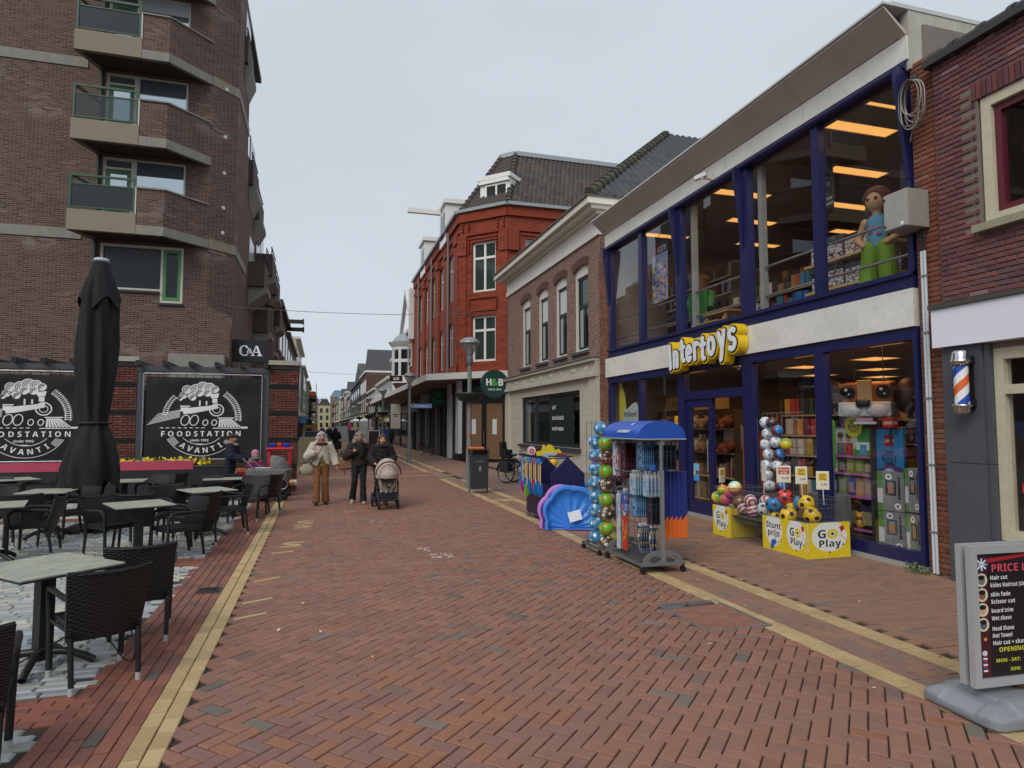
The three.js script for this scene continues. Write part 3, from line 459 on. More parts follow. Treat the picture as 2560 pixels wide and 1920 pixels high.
{ // barber's pole on the wall beside the shop window
  const t = thing('barber_pole', 'chrome capped barber pole with blue white and orange stripes', 'barber pole', [6.84, 1.9, -5.5]);
  mesh('glass_tube', new THREE.CylinderGeometry(0.072, 0.072, 0.42, 28).translate(0, 0.33, 0), printed(256, 256, (g, w, h) => { g.fillStyle = '#e9e9ec'; g.fillRect(0, 0, w, h); [['#1f4bb0', 0.5], ['#e2672b', 0]].forEach(([c, o]) => { g.fillStyle = c; for (let k = -2; k < 3; k++) { const y = (k + o) * 256; g.beginPath(); g.moveTo(0, y + 60); g.lineTo(w, y + 60 - 256); g.lineTo(w, y + 124 - 256); g.lineTo(0, y + 124); g.fill(); } }); }, { r: 0.12 }), t, true);
  mesh('cap', lathe([[0, 0.72], [0.06, 0.715], [0.085, 0.69], [0.088, 0.62], [0.1, 0.6], [0.1, 0.585], [0.085, 0.575], [0.085, 0.545], [0, 0.545]], 28), chrome, t);
  mesh('base', lathe([[0, 0.0], [0.05, 0.005], [0.075, 0.03], [0.08, 0.08], [0.1, 0.09], [0.1, 0.11], [0.085, 0.12], [0, 0.12]], 28), chrome, t);
  for (const y of [0.12, 0.6]) mesh('bracket', bx(0.06, y - 0.03, -0.05, 0.22, y + 0.05, 0.05), black, t);
  mesh('mounting_rail', bx(0.13, 0.05, -0.035, 0.155, 0.66, 0.035), black, t);
}
{ // things on the brick pier
  const t = thing('junction_box', 'grey weathered metal cabinet mounted high on the brick pier', 'junction box', [6.94, 4.2, -6.2]);
  mesh('cabinet', rb(0.34, 0.47, 0.34, 0.012, 0, 0.235, 0), M('#a5a49b', { r: 0.5, grain: 0.6 }), t);
  mesh('door', rb(0.015, 0.45, 0.32, 0.006, -0.178, 0.235, 0), M('#b0afa6', { r: 0.45, grain: 0.5 }), t);
  for (const y of [0.06, 0.4]) mesh('lock', mv(disc(0.012, 0.02, 10), -0.19, y, -0.14, 0, 0, Math.PI / 2), black, t);
  mesh('sticker', bx(-0.188, 0.03, 0.08, -0.186, 0.07, 0.12), M('#e8e8e8'), t);
  const c = thing('cable_conduit', 'pair of pale conduit pipes running down the brick pier', 'conduit', [7.06, 0, -6.1]);
  for (const z of [-0.02, 0.022]) mesh('pipe', [bar([0.0, 0.02, z], [0.0, 3.92, z], 0.018)], M('#c3c8cc', { r: 0.35 }), c);
  for (const z of [-0.02, 0.02]) mesh('cable', bar([0, 3.92, z], [0, 4.2, z], 0.012), black, c);
  for (const y of [0.5, 1.3, 2.1, 2.9, 3.6]) mesh('clip', bx(-0.022, y, -0.045, 0.02, y + 0.02, 0.045), M('#84898c', { m: 0.5 }), c);
  const k = thing('cable_coil', 'coil of grey cable hanging from a hook on the brick pier', 'cable', [7.04, 6.05, -6.07]);
  const r = rng(5), ring = (w, h, o, x) => { const p = []; for (let i = 0; i < 16; i++) { const a = i / 16 * Math.PI * 2; p.push([x + 0.01 * Math.sin(a * 3), -h / 2 + h / 2 * Math.cos(a), o + w / 2 * Math.sin(a)]); } return tube(p, 0.008, 48, 5, true); };
  for (let i = 0; i < 7; i++) mesh('cable_loop', ring(0.26 + 0.05 * r(), 0.42 + 0.22 * r(), (r() - 0.5) * 0.04, -0.03 - 0.018 * i), M(i % 3 ? '#9d968a' : '#6f695f', { r: 0.5 }), k);
  mesh('cable_tail', tube([[-0.06, -0.2, 0.05], [-0.07, -0.45, 0.02], [-0.05, -0.62, -0.05], [-0.05, -0.74, -0.08]], 0.007), M('#6f695f'), k);
  mesh('hook', [bx(-0.03, -0.02, -0.025, 0.0, 0.1, 0.025), bar([0, 0.01, 0], [-0.16, 0, 0], 0.01)], M('#55575a', { m: 0.5 }), k);
  const w = thing('weed_plant', 'small green weed growing at the foot of the pier', 'plant', [6.98, 0, -6.28]);
  const lf = []; const q = rng(8); for (let i = 0; i < 46; i++) { const a = q() * 6.3, d = 0.11 * Math.sqrt(q()); lf.push(mv(new THREE.CircleGeometry(0.011 + 0.009 * q(), 5).scale(1.5, 1, 1), Math.cos(a) * d * 0.7 - 0.03, 0.02 + 0.12 * q() * (1 - d * 4), Math.sin(a) * d * 1.5, q() * 6, -0.6 + q(), q())); }
  mesh('foliage', lf, M('#4d6b33', { r: 0.8, side: 1 }), w);
  const sc = thing('security_camera', 'small white security camera on the pale roof band', 'camera', [7.0, 6.3, -10.45], -Math.PI / 2);
  mesh('arm', [bx(-0.02, 0.12, -0.05, 0.02, 0.3, 0.02), bar([0, 0.15, 0], [0.0, 0.13, 0.2], 0.02)], white, sc); mesh('camera_body', rb(0.08, 0.09, 0.24, 0.02, -0.04, 0.18, 0.2, -0.9, 0.2), white, sc);
}
// ---------- brown brick house with pale stone ground floor ----------
const house = thing('brick_house', 'brown brick house with four tall arched windows and pale stone ground floor', 'house', [7.15, 0, -24.9], -Math.PI / 2);
{
  const H = house, W = 9.0, brick = brickTex({ bw: 0.2, bh: 0.06, nx: 14, ny: 36, flem: true, cols: ['#6f4c42', '#7a5246', '#66483f', '#84594b', '#735048', '#5b4340'], mortar: '#b0a598', joint: 0.013, seed: 24, depth: 0.006 });
  const wins = [[1.83, 1.12], [3.72, 1.1], [5.44, 1.1], [7.08, 1.12]];
  mesh('wall', wallGeo(rect(0, 3.64, W, 3.5), wins.map(([x, w]) => arched(x, 3.9, w, 2.52, 0.12)), 0.4), brick, H);
  mesh('near_side_wall', bx(W - 0.02, 6.3, -9, W, 8.0, -0.41), brick, H); mesh('far_side_wall', bx(0, 0, -9, 0.02, 8, -0.41), brick, H);
  const fr = M('#d3cfc6', { r: 0.5 }), dk = M('#22262a', { r: 0.4 });
  for (const [x, w] of wins) {
    const f = mesh('window', [wallGeo(arched(x, 3.9, w, 2.52, 0.12), [rect(x + 0.1, 3.98, w - 0.2, 2.13)], 0.12).translate(0, 0, -0.08)], fr, H);
    mesh('sash', [bx(x + 0.1, 3.98, -0.18, x + 0.17, 6.11, -0.13), bx(x + w - 0.17, 3.98, -0.18, x + w - 0.1, 6.11, -0.13), bx(x + 0.17, 6.03, -0.18, x + w - 0.17, 6.11, -0.13), bx(x + 0.17, 3.98, -0.18, x + w - 0.17, 4.06, -0.13), bx(x + 0.17, 5.2, -0.18, x + w - 0.17, 5.3, -0.12), bx(x + w / 2 - 0.03, 4.06, -0.18, x + w / 2 + 0.03, 5.2, -0.13)], dk, f);
    mesh('pane', bx(x + 0.15, 4.04, -0.162, x + w - 0.15, 6.06, -0.155), x > 7 ? darkGlass : skyGlass, f);
    if (x < 7) mesh('blind', bx(x + 0.16, 5.3, -0.152, x + w - 0.16, 6.03, -0.148), M('#c9ced0', { r: 0.7 }), f);
    mesh('curtain', bx(x + 0.18, 4.06, -0.154, x + w * 0.36, 5.2, -0.15), M('#9aa0a0', { r: 0.9, bump: 0.004, cloth: 1 }), f);
    mesh('sill', bx(x - 0.06, 3.82, -0.1, x + w + 0.06, 3.895, 0.08), M('#4b4d50', { r: 0.7 }), f);
    const n = 13; for (let i = 0; i <= n; i++) { const t = i / n, px = x - 0.05 + (w + 0.1) * t, py = 6.3 + 0.12 * 4 * t * (1 - t) + 0.11; mesh('arch_brick', bc(0.06, 0.22, 0.03, px, py, 0.003, 0, 0, (0.5 - t) * 0.6), M(['#6b493f', '#76503f', '#5f453d'][i % 3], { grain: 0.5 }), H); }
  }
  mesh('frieze', [bx(-0.04, 6.95, -0.2, W + 0.03, 7.12, 0.06), bx(-0.02, 7.125, -0.2, W + 0.02, 7.5, 0.03)], cream, H);
  mesh('cornice', [bx(-0.15, 7.503, -0.2, W + 0.1, 7.58, 0.14), bx(-0.3, 7.583, -0.3, W + 0.25, 7.68, 0.34), bx(-0.42, 7.684, -0.3, W + 0.34, 7.86, 0.48), bx(W - 0.1, 7.5, -9, W + 0.34, 7.855, -0.305)], M('#ded9ca', { r: 0.5 }), H);
  mesh('gutter_edge', [bx(-0.46, 7.862, -0.3, W + 0.38, 7.9, 0.53), bx(W - 0.1, 7.862, -9, W + 0.38, 7.898, -0.31)], M('#5d5750', { r: 0.6 }), H);
  // hipped roof: near face tile by tile, the street face behind the cornice in one sheet
  const ap = [4.5, 12.3, -4.7], tileM = ['#3b3c40', '#424349', '#35363a', '#474542'].map((c) => M(c, { r: 0.6, grain: 0.6 }));
  const tri = (a, b, c) => { const g = new THREE.BufferGeometry(); g.setAttribute('position', new THREE.BufferAttribute(new Float32Array([...a, ...b, ...c]), 3)); g.computeVertexNormals(); return muv(g); };
  const c0 = [-0.3, 7.9, 0.4], c1 = [W + 0.3, 7.9, 0.4], back1 = [W + 0.3, 7.9, -9.5], ap2 = [4.5, 12.3, -9.5];
  mesh('roof_slope', [tri(c0, c1, ap), tri([-0.3, 7.9, -9.5], c0, ap), tri([-0.3, 7.9, -9.5], ap, ap2)], tileM[0], H);
  mesh('roof_deck', [tri(c1, back1, ap), tri(back1, ap2, ap)], M('#2b2b2e'), H);
  tileSlope(H, V(...c1), V(...back1), V(...ap), V(...ap2), tileM, 0.26, 0.3, 300);
  const hip = []; for (let i = 0; i < 22; i++) { const t = i / 22, p = V(...c1).lerp(V(...ap), t), q = V(...c1).lerp(V(...ap), t + 0.052); mesh('hip_tile', bar([p.x, p.y + 0.06, p.z], [q.x, q.y + 0.04, q.z], 0.16, 0.12, 8), M(['#4c4a3c', '#56523c', '#403f3a'][i % 3], { grain: 0.4, r: 0.85 }), H); }
  // ground floor
  const st = M('#c9c3b2', { r: 0.7, grain: 1.3 });
  mesh('stone_front', wallGeo(rect(0, 0.5, W - 0.02, 2.6), [rect(2.0, 1.12, 5.65, 1.68)], 0.4).translate(0, 0, 0.05), st, H);
  mesh('stone_base', bx(-0.02, 0, -0.35, W, 0.5, 0.1), M('#aaa598', { r: 0.8, grain: 1 }), H);
  for (const [x, w] of [[0.02, 0.55], [8.45, 0.5]]) mesh('stone_pier', bx(x, 0.503, 0.05, x + w, 3.1, 0.12), st, H);
  for (const y of [0.95, 1.5, 2.05, 2.6]) for (const [a, b] of [[0.6, 1.9], [7.75, 8.42]]) mesh('stone_joint', bx(a, y, 0.045, b, y + 0.008, 0.053), M('#8f897a'), H);
  mesh('entablature', [bx(-0.1, 3.1, -0.3, W - 0.02, 3.2, 0.2), bx(-0.05, 3.2, -0.3, W - 0.03, 3.52, 0.14), bx(-0.12, 3.52, -0.3, W - 0.02, 3.6, 0.24)], st, H);
  mesh('ledge_flashing', bx(-0.14, 3.602, -0.1, W, 3.635, 0.27), M('#5c5d5e', { r: 0.6 }), H);
  for (let i = 0; i < 5; i++) { const x = 0.75 + i * 1.9; mesh('diamond_ornament', mv(new THREE.ConeGeometry(0.11, 0.06, 4).rotateX(Math.PI / 2).scale(1, 1.5, 1), x, 3.36, 0.165), st, H); if (i < 4) mesh('bar_ornament', mv(new THREE.ConeGeometry(0.28, 0.06, 4).rotateY(Math.PI / 4).rotateX(Math.PI / 2).scale(1, 0.42, 1), x + 0.95, 3.36, 0.165), st, H); }
  const dw = mesh('display_window', [bx(2.0, 1.12, -0.12, 2.1, 2.8, 0.0), bx(7.55, 1.12, -0.12, 7.65, 2.8, 0), bx(2.1, 2.72, -0.12, 7.55, 2.8, 0), bx(2.1, 1.12, -0.12, 7.55, 1.2, 0), bx(3.5, 1.2, -0.1, 3.57, 2.72, -0.02)], M('#2b3033', { r: 0.4 }), H);
  mesh('pane', bx(2.05, 1.16, -0.06, 7.6, 2.76, -0.05), glass, dw);
  mesh('sill', bx(1.9, 1.02, -0.1, 7.75, 1.115, 0.16), M('#3a3c3d', { r: 0.6 }), dw);
  mesh('green_screen', bx(2.1, 1.2, -0.3, 7.55, 2.72, -0.28), M('#182a26', { r: 0.5, streak: 1.5 }), dw);
  mesh('text_panel', bc(2.15, 1.5, 0.006, 5.9, 1.96, -0.04), printed(512, 400, (g, w, h) => { g.fillStyle = '#14211f'; g.fillRect(0, 0, w, h); text(g, 'Leef', 60, 92, 50, '#e4e6e4', 'bold', 'sans-serif', 'left', 80); text(g, 'met de kracht', 60, 182, 50, '#e4e6e4', 'bold', 'sans-serif', 'left', 250); text(g, 'van de natuur', 60, 272, 50, '#e4e6e4', 'bold', 'sans-serif', 'left', 250); }), dw);
}
// pantiles laid in rows on a sloping quad a-b (eave) to c-d (top); the nearest become parts, the rest one field
function tileSlope(parent, a, b, c, d, mats, tw, th, most, r = rng(77), keep = true) {
  const n = V().subVectors(b, a).cross(V().subVectors(c, a)).normalize(); const up = V().subVectors(c, a); const e = V().subVectors(b, a), el = e.clone().normalize();
  if (n.y < 0) n.negate();
  const s = el.clone().cross(n); if (s.y < 0) s.negate(); s.normalize();
  const Hs = Math.abs(up.dot(s)), rowsN = Math.floor(Hs / th), la = up.dot(el), lb = V().subVectors(d, a).dot(el), L = e.length();
  const rot = new THREE.Matrix4().makeBasis(el, s, el.clone().cross(s)); const nn = el.clone().cross(s); const sg = nn.dot(n) > 0 ? 1 : -1;
  const prof = []; for (let i = 0; i <= 8; i++) { const t = i / 8; prof.push([(t - 0.5) * tw, sg * 0.035 * (t < 0.65 ? Math.sin(t / 0.65 * Math.PI) : -0.35 * Math.sin((t - 0.65) / 0.35 * Math.PI))]); }
  const bot = prof.slice().reverse().map(([x, y]) => [x, y - sg * 0.014]);
  const g = poly([...prof, ...bot], th * 1.12).rotateX(-Math.PI / 2).scale(1, 1, 1); g.rotateX(Math.PI / 2).rotateX(0); const geo0 = poly([...prof, ...bot], th * 1.12); geo0.applyMatrix4(new THREE.Matrix4().set(1, 0, 0, 0, 0, 0, 1, 0, 0, 1, 0, 0, 0, 0, 0, 1)); geo0.rotateX(sg * 0.05);
  { const ix = geo0.index, p = geo0.attributes.position; if (!ix) for (let i = 0; i < p.count; i += 3) { const x = p.getX(i + 1), y = p.getY(i + 1), z = p.getZ(i + 1); p.setXYZ(i + 1, p.getX(i + 2), p.getY(i + 2), p.getZ(i + 2)); p.setXYZ(i + 2, x, y, z); } geo0.computeVertexNormals(); }
  const geo = shared(geo0), list = [];
  for (let j = 0; j < rowsN; j++) { const t = (j + 0.5) / rowsN, x0 = la * t, x1 = L + (lb - L) * t; for (let x = x0 + tw / 2; x < x1; x += tw * 0.93) { const p = a.clone().addScaledVector(el, x).addScaledVector(s, j * Hs / rowsN).addScaledVector(n, 0.03); list.push(p); } }
  parent.updateMatrixWorld(); const w = V();
  const q = list.map((p) => { w.copy(p).applyMatrix4(parent.matrixWorld); return { p, s: seen(w.x, w.y, w.z, 1), d: w.length() }; }).sort((x, y) => y.s - x.s || x.d - y.d);
  const M4 = (p) => rot.clone().setPosition(p);
  q.slice(0, most).forEach(({ p }) => { const m = mesh('roof_tile', geo, mats[Math.floor(r() * mats.length)], parent); m.applyMatrix4(M4(p)); });
  const rest = q.slice(most); if (!rest.length) return;
  const im = new THREE.InstancedMesh(geo, mats[0], rest.length); rest.forEach(({ p }, i) => im.setMatrixAt(i, M4(p))); im.name = 'roof_tile_field'; stuff(im); parent.add(im);
}
// ---------- red brick corner building across the side street ----------
const redB = thing('red_brick_building', 'three storey red brick corner building with tiled mansard and white canopy', 'building', [6.75, 0, -32.5]);
{
  const R = redB, EV = 12.75, brick = brickTex({ bw: 0.21, bh: 0.062, nx: 14, ny: 36, cols: ['#8f3d27', '#964229', '#853825', '#9b462d', '#7d3526'], mortar: '#6d3a2b', joint: 0.01, seed: 44, depth: 0.008 });
  const Fs = frame(0, -17, -Math.PI / 2), Fc = frame(0, 0, -Math.PI / 4), Fd = frame(2.0, 2.0, 0); // street front , cut corner (0..2.83), side street front
  const wf = M('#eceae5', { r: 0.4 }), trim = M('#944029', { r: 0.9, grain: 0.6 });
  // cut corner
  const CW = 2.83, cw = [[0.72, 5.0, 1.42, 2.35], [0.72, 8.55, 1.42, 2.6]];
  mesh('corner_wall', Fc(wallGeo(rect(0, 4.5, CW, EV - 4.5), cw.map((a) => rect(...a)), 0.5)), brick, R);
  for (const [x, y, w, h] of cw) { win(R, x, y, w, h, { F: Fc, mat: wf, cols: 2, bars: [0.68], depth: 0.16, fw: 0.12, glass: M('#39433f', { r: 0.08 }), mw: 0.12 }); }
  mesh('corner_pilaster', Fc([bx(-0.02, 4.5, 0.0, 0.42, 10.5, 0.08), bx(CW - 0.42, 4.5, 0.0, CW + 0.02, 10.5, 0.08), bx(-0.06, 10.5, 0.0, 0.46, 11.5, 0.14), bx(CW - 0.46, 10.5, 0, CW + 0.06, 11.5, 0.14)]), brick, R);
  for (const g of [bx(0.5, 11.5, 0.0, CW - 0.5, 11.62, 0.1), bx(0.62, 7.55, 0.0, CW - 0.62, 7.68, 0.07), bx(0.62, 8.2, 0, CW - 0.62, 8.3, 0.07), bx(0, 4.45, 0, CW, 4.75, 0.12), bx(0.62, 11.3, 0, CW - 0.62, 11.4, 0.05)]) mesh('brick_band', Fc(g), trim, R);
  const dent = []; for (const x of [0.2, 0.55, CW - 0.55, CW - 0.2]) for (let i = 0; i < 5; i++) dent.push(bx(x - 0.05, 11.75 + i * 0.17, 0, x + 0.05, 11.83 + i * 0.17, 0.09)); for (const x of [0.6, CW - 0.6]) for (let i = 0; i < 5; i++) { dent.push(bx(x - 0.05, 10.6 + i * 0.17, 0, x + 0.05, 10.68 + i * 0.17, 0.1)); dent.push(bx(x - 0.05, 7.7 + i * 0.1, 0, x + 0.05, 7.75 + i * 0.1, 0.07)); }
  stuff(mesh('brick_dentil', Fc(dent), trim, R)); mesh('slot', Fc([0.14, 0.32, CW - 0.32, CW - 0.14].map((x) => bx(x - 0.03, 10.75, 0.13, x + 0.03, 11.2, 0.143))), M('#4a2018'), R);
  // street front
  const SL = 17, sw = []; for (let i = 0; i < 5; i++) for (const [y, h] of [[5.0, 2.35], [8.55, 2.6]]) sw.push([SL - 1.8 - i * 2.85 - 1.2, y, 1.2, h]);
  mesh('street_wall', Fs(wallGeo(rect(0, 4.5, SL, EV - 4.5), sw.map((a) => rect(...a)), 0.5)), brick, R);
  sw.forEach(([x, y, w, h]) => win(R, x, y, w, h, { F: Fs, mat: wf, cols: 2, bars: [0.68], depth: 0.1, fw: 0.09, glass: skyGlass, mw: 0.08 }));
  for (let i = 0; i < 6; i++) { const x = SL - 0.25 - i * 2.85; mesh('pilaster', Fs([bx(Math.max(0, x - 0.55), 4.5, 0, Math.min(SL, x + 0.25), 11.2, 0.12), bx(Math.max(0, x - 0.65), 11.2, 0, Math.min(SL, x + 0.35), 11.6, 0.2)]), brick, R); }
  for (const i of [0, 2, 4]) mesh('drain_pipe', Fs([bar([SL - 0.9 - i * 2.85 - 1.4, 4.6, 0.18], [SL - 0.9 - i * 2.85 - 1.4, 12.4, 0.18], 0.055)]), M('#7d7f80', { r: 0.5 }), R);
  mesh('street_band', Fs([bx(0, 4.5, 0, SL, 4.85, 0.16), bx(0, 11.7, 0, SL, 11.8, 0.1)]), trim, R);
  // side street front
  mesh('side_wall', Fd(wallGeo(rect(0, 4.5, 14, EV - 4.5), [rect(0.95, 8.55, 1.5, 2.6), rect(4, 8.55, 1.5, 2.6)], 0.5)), brick, R);
  win(R, 0.95, 8.55, 1.5, 2.6, { F: Fd, mat: wf, cols: 2, bars: [0.68], depth: 0.14, fw: 0.09, glass: M('#8fa9b8', { r: 0.1 }) }); win(R, 4, 8.55, 1.5, 2.6, { F: Fd, mat: wf, cols: 2, bars: [0.68], depth: 0.14, fw: 0.09, glass: skyGlass });
  mesh('side_panel', Fd([bx(0, 10.5, 0, 0.55, 11.5, 0.14), bx(0.7, 11.3, 0, 14, 11.4, 0.06), bx(0.6, 11.5, 0, 14, 11.62, 0.1), bx(0, 4.45, 0, 14, 4.75, 0.12)]), trim, R);
  // eave gutter and mansard
  const out = (d, y) => [[-d, y, -17], [-d, y, -d * 0.41], [2 - d * 0.41 + 0, y, 2 + d], [16, y, 2 + d]];
  const band = (d0, d1, y0, y1) => { const a = out(d0, y0), g = []; for (let i = 0; i < 3; i++) g.push(beam([a[i][0], (y0 + y1) / 2, a[i][2]], [a[i + 1][0], (y0 + y1) / 2, a[i + 1][2]], d1, y1 - y0)); return g; };
  mesh('gutter', band(0.1, 0.34, EV, EV + 0.16), M('#9aa1a4', { r: 0.5 }), R);
  mesh('brick_cornice', band(0.02, 0.2, EV - 0.5, EV - 0.01), trim, R);
  const tm = ['#4a413d', '#544a45', '#423c3a', '#5d4b42', '#4d4846'].map((c) => M(c, { r: 0.75, grain: 0.7 }));
  const e0 = V(0.1, 12.9, -17), e1 = V(0.1, 12.9, -0.1), e2 = V(2.05, 12.9, 1.9), e3 = V(16, 12.9, 1.9), T = 16.5, t0 = V(2.6, T, -17), t1 = V(2.6, T, -1.2), t2 = V(3.2, T, -0.6), t3 = V(16, T, -0.6);
  const qd = (a, b, c, d) => { const g = new THREE.BufferGeometry(); g.setAttribute('position', new THREE.BufferAttribute(new Float32Array([a, b, c, a, c, d].flatMap((v) => [v.x, v.y - 0.05, v.z])), 3)); g.computeVertexNormals(); return g; };
  mesh('roof', [qd(e0, e1, t1, t0), qd(e1, e2, t2, t1), qd(e2, e3, t3, t2), qd(t0, t1, V(16, T, -1.2), V(16, T, -17)), qd(t1, t2, t3, V(16, T, -1.2))], M('#38312e', { r: 0.9 }), R);
  tileSlope(R, e1, e2, t1, t2, tm, 0.27, 0.33, 0); tileSlope(R, e2, e3, t2, t3, tm, 0.27, 0.33, 290); tileSlope(R, e0, e1, t0, t1, tm, 0.27, 0.33, 0);
  for (const [p, q] of [[e1, t1], [e2, t2]]) mesh('hip_ridge', [...Array(14)].map((_, i) => { const a = p.clone().lerp(q, i / 14), b = p.clone().lerp(q, (i + 1.1) / 14); return bar([a.x, a.y + 0.08, a.z], [b.x, b.y + 0.05, b.z], 0.17, 0.13, 8); }), tm[1], R);
  mesh('roof_edge', [beam([t1.x, T + 0.1, -17], [t1.x, T + 0.1, t1.z], 0.3, 0.24), beam([t1.x, T + 0.1, t1.z], [t2.x, T + 0.1, t2.z], 0.3, 0.24), beam([t2.x, T + 0.1, t2.z], [16, T + 0.1, t2.z], 0.3, 0.24)], M('#a2a8ab', { r: 0.5 }), R);
  // dormers
  { const F = frame(0.55, 0.15, -Math.PI / 4), d = mesh('dormer', F([bx(0.35, 12.95, -2.2, 2.1, 14.5, -0.35), bx(0.25, 14.5, -2.3, 2.2, 14.72, -0.2), poly([[0.3, 14.3], [2.15, 14.3], [2.05, 14.5], [0.4, 14.5]], 0.15).translate(0, 0, -0.36)]), wf, R);
    const g = mesh('dormer_window', F([bx(0.68, 13.3, -0.36, 0.76, 14.25, -0.3), bx(1.9, 13.3, -0.36, 1.98, 14.25, -0.3), bx(0.76, 14.17, -0.36, 1.9, 14.25, -0.3), bx(0.76, 13.3, -0.36, 1.9, 13.38, -0.3), bx(1.28, 13.38, -0.36, 1.38, 14.17, -0.3)]), wf, d); mesh('pane', F(bx(0.74, 13.36, -0.345, 1.92, 14.2, -0.338)), darkGlass, d); }
  for (const z of [-4.2, -12]) { const F = frame(0.0, z, -Math.PI / 2), d = mesh('hoist_dormer', F([bx(-1, 12.2, -3, 1, 14.4, 0.15), bx(-1.15, 14.4, -3, 1.15, 14.65, 0.3)]), wf, R); mesh('dormer_window', F([bx(-0.6, 12.6, 0.152, 0.6, 14, 0.17)]), darkGlass, d); if (z > -6) mesh('hoist_beam', F(bx(-0.12, 14.0, 0.3, 0.12, 14.25, 2.2)), wf, d); }
  // ground floor: fascia canopy, white columns, shop windows, boarded corner door
  const wc = M('#d2d3d4', { r: 0.45 }), dark = M('#1b1b1d', { r: 0.5 });
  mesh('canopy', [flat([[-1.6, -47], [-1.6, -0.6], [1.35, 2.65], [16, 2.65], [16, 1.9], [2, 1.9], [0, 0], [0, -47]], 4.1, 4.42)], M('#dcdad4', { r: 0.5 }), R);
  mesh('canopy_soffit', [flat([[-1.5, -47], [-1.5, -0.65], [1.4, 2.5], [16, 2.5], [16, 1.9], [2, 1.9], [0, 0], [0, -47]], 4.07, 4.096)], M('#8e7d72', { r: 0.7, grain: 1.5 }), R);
  mesh('corner_column', [Fs([bx(SL - 0.75, 0.35, -0.4, SL - 0.05, 4.07, 0.02)]), Fd(bx(0.05, 0.35, -0.4, 0.7, 4.07, 0.02))], wc, R);
  mesh('column_base', [Fs(bx(SL - 0.8, 0, -0.45, SL, 0.35, 0.06)), Fd(bx(0, 0, -0.45, 0.75, 0.35, 0.06))], dark, R);
  for (let i = 0; i < 4; i++) { const x = SL - 3.0 - i * 4; mesh('shop_column', Fs(bx(x - 0.28, 0, -0.4, x + 0.28, 4.07, 0.0)), i ? M('#5d5a57', { r: 0.6 }) : wc, R); }
  for (let i = 0; i < 4; i++) { const x1 = SL - 0.8 - (i ? 2.6 + (i - 1) * 4 : 0) - (i ? 0.0 : 0), w = i ? 3.2 : 1.9, x0 = x1 - w, g = mesh('shop_front', Fs([bx(x0, 0, -0.3, x0 + 0.08, 3.5, -0.2), bx(x1 - 0.08, 0, -0.3, x1, 3.5, -0.2), bx(x0 + w / 2 - 0.04, 0.3, -0.3, x0 + w / 2 + 0.04, 3.5, -0.2), bx(x0 + 0.08, 0, -0.3, x1 - 0.08, 0.3, -0.18), bx(x0, 3.5, -0.35, x1, 4.07, -0.15)]), dark, R); mesh('pane', Fs(bx(x0 + 0.05, 0.3, -0.26, x1 - 0.05, 3.5, -0.25)), tintGlass, g); mesh('display_poster', Fs(bc(0.5, 0.8, 0.02, x0 + 0.5, 1.5, -0.5)), M(['#5a7086', '#9a8a80', '#cfc9c0', '#56607a', '#b3aaa0'][i], { r: 0.6, streak: 0.6 }), g); }
  mesh('inner_wall', Fs(bx(0, 0, -3.2, SL, 4.07, -3)), M('#5a534d', { r: 0.9, streak: 3 }), R); mesh('shop_floor', flat([[0.3, -17], [0.3, 0], [2, 1.6], [12, 1.6], [12, -17]], -0.01, 0.02), M('#5c5650'), R);
  const dn = mesh('boarded_door', Fc([bx(0.15, 0, -0.3, 0.32, 4.07, -0.05), bx(CW - 0.32, 0, -0.3, CW - 0.15, 4.07, -0.05), bx(CW / 2 - 0.12, 0, -0.26, CW / 2 + 0.12, 3.0, -0.08), bx(0.32, 0, -0.28, CW - 0.32, 0.12, -0.1), bx(0.32, 2.95, -0.3, CW - 0.32, 4.07, -0.06)]), dark, R);
  for (const x of [0.32, CW / 2 + 0.12]) { mesh('plywood_sheet', Fc(bx(x, 0.12, -0.24, x + CW / 2 - 0.44, 2.95, -0.16)), M('#8a6b4c', { r: 0.8, streak: 1.2 }), dn); mesh('paper_notice', Fc(bx(x + 0.35, 1.35, -0.158, x + 0.6, 2.1, -0.152)), M('#d8dde0'), dn); }
  mesh('door_handle', Fc([bar([CW / 2 + 0.06, 0.9, 0.0], [CW / 2 + 0.06, 1.5, 0.0], 0.018)]), steel, dn);
  mesh('shop_lettering', Fc(bc(1.9, 0.62, 0.01, CW / 2, 3.55, -0.045)), printed(380, 124, (g, w, h) => { g.fillStyle = '#1b1b1d'; g.fillRect(0, 0, w, h); text(g, 'Pearle', 190, 44, 70, '#1c6b4a'); text(g, 'opticiens', 230, 98, 34, '#1c6b4a'); }), dn);
}
const signX = (name, label, x, y, z, w, h, mat, th = 0.12) => { const t = thing(name, label, 'sign', [x, y, z]); mesh('panel', bc(w, h, th), M('#1a1b1d', { r: 0.5 }), t); mesh('sign_face', bc(w * 0.99, h * 0.99, 0.004, 0, 0, th / 2 + 0.003), mat, t); return t; };
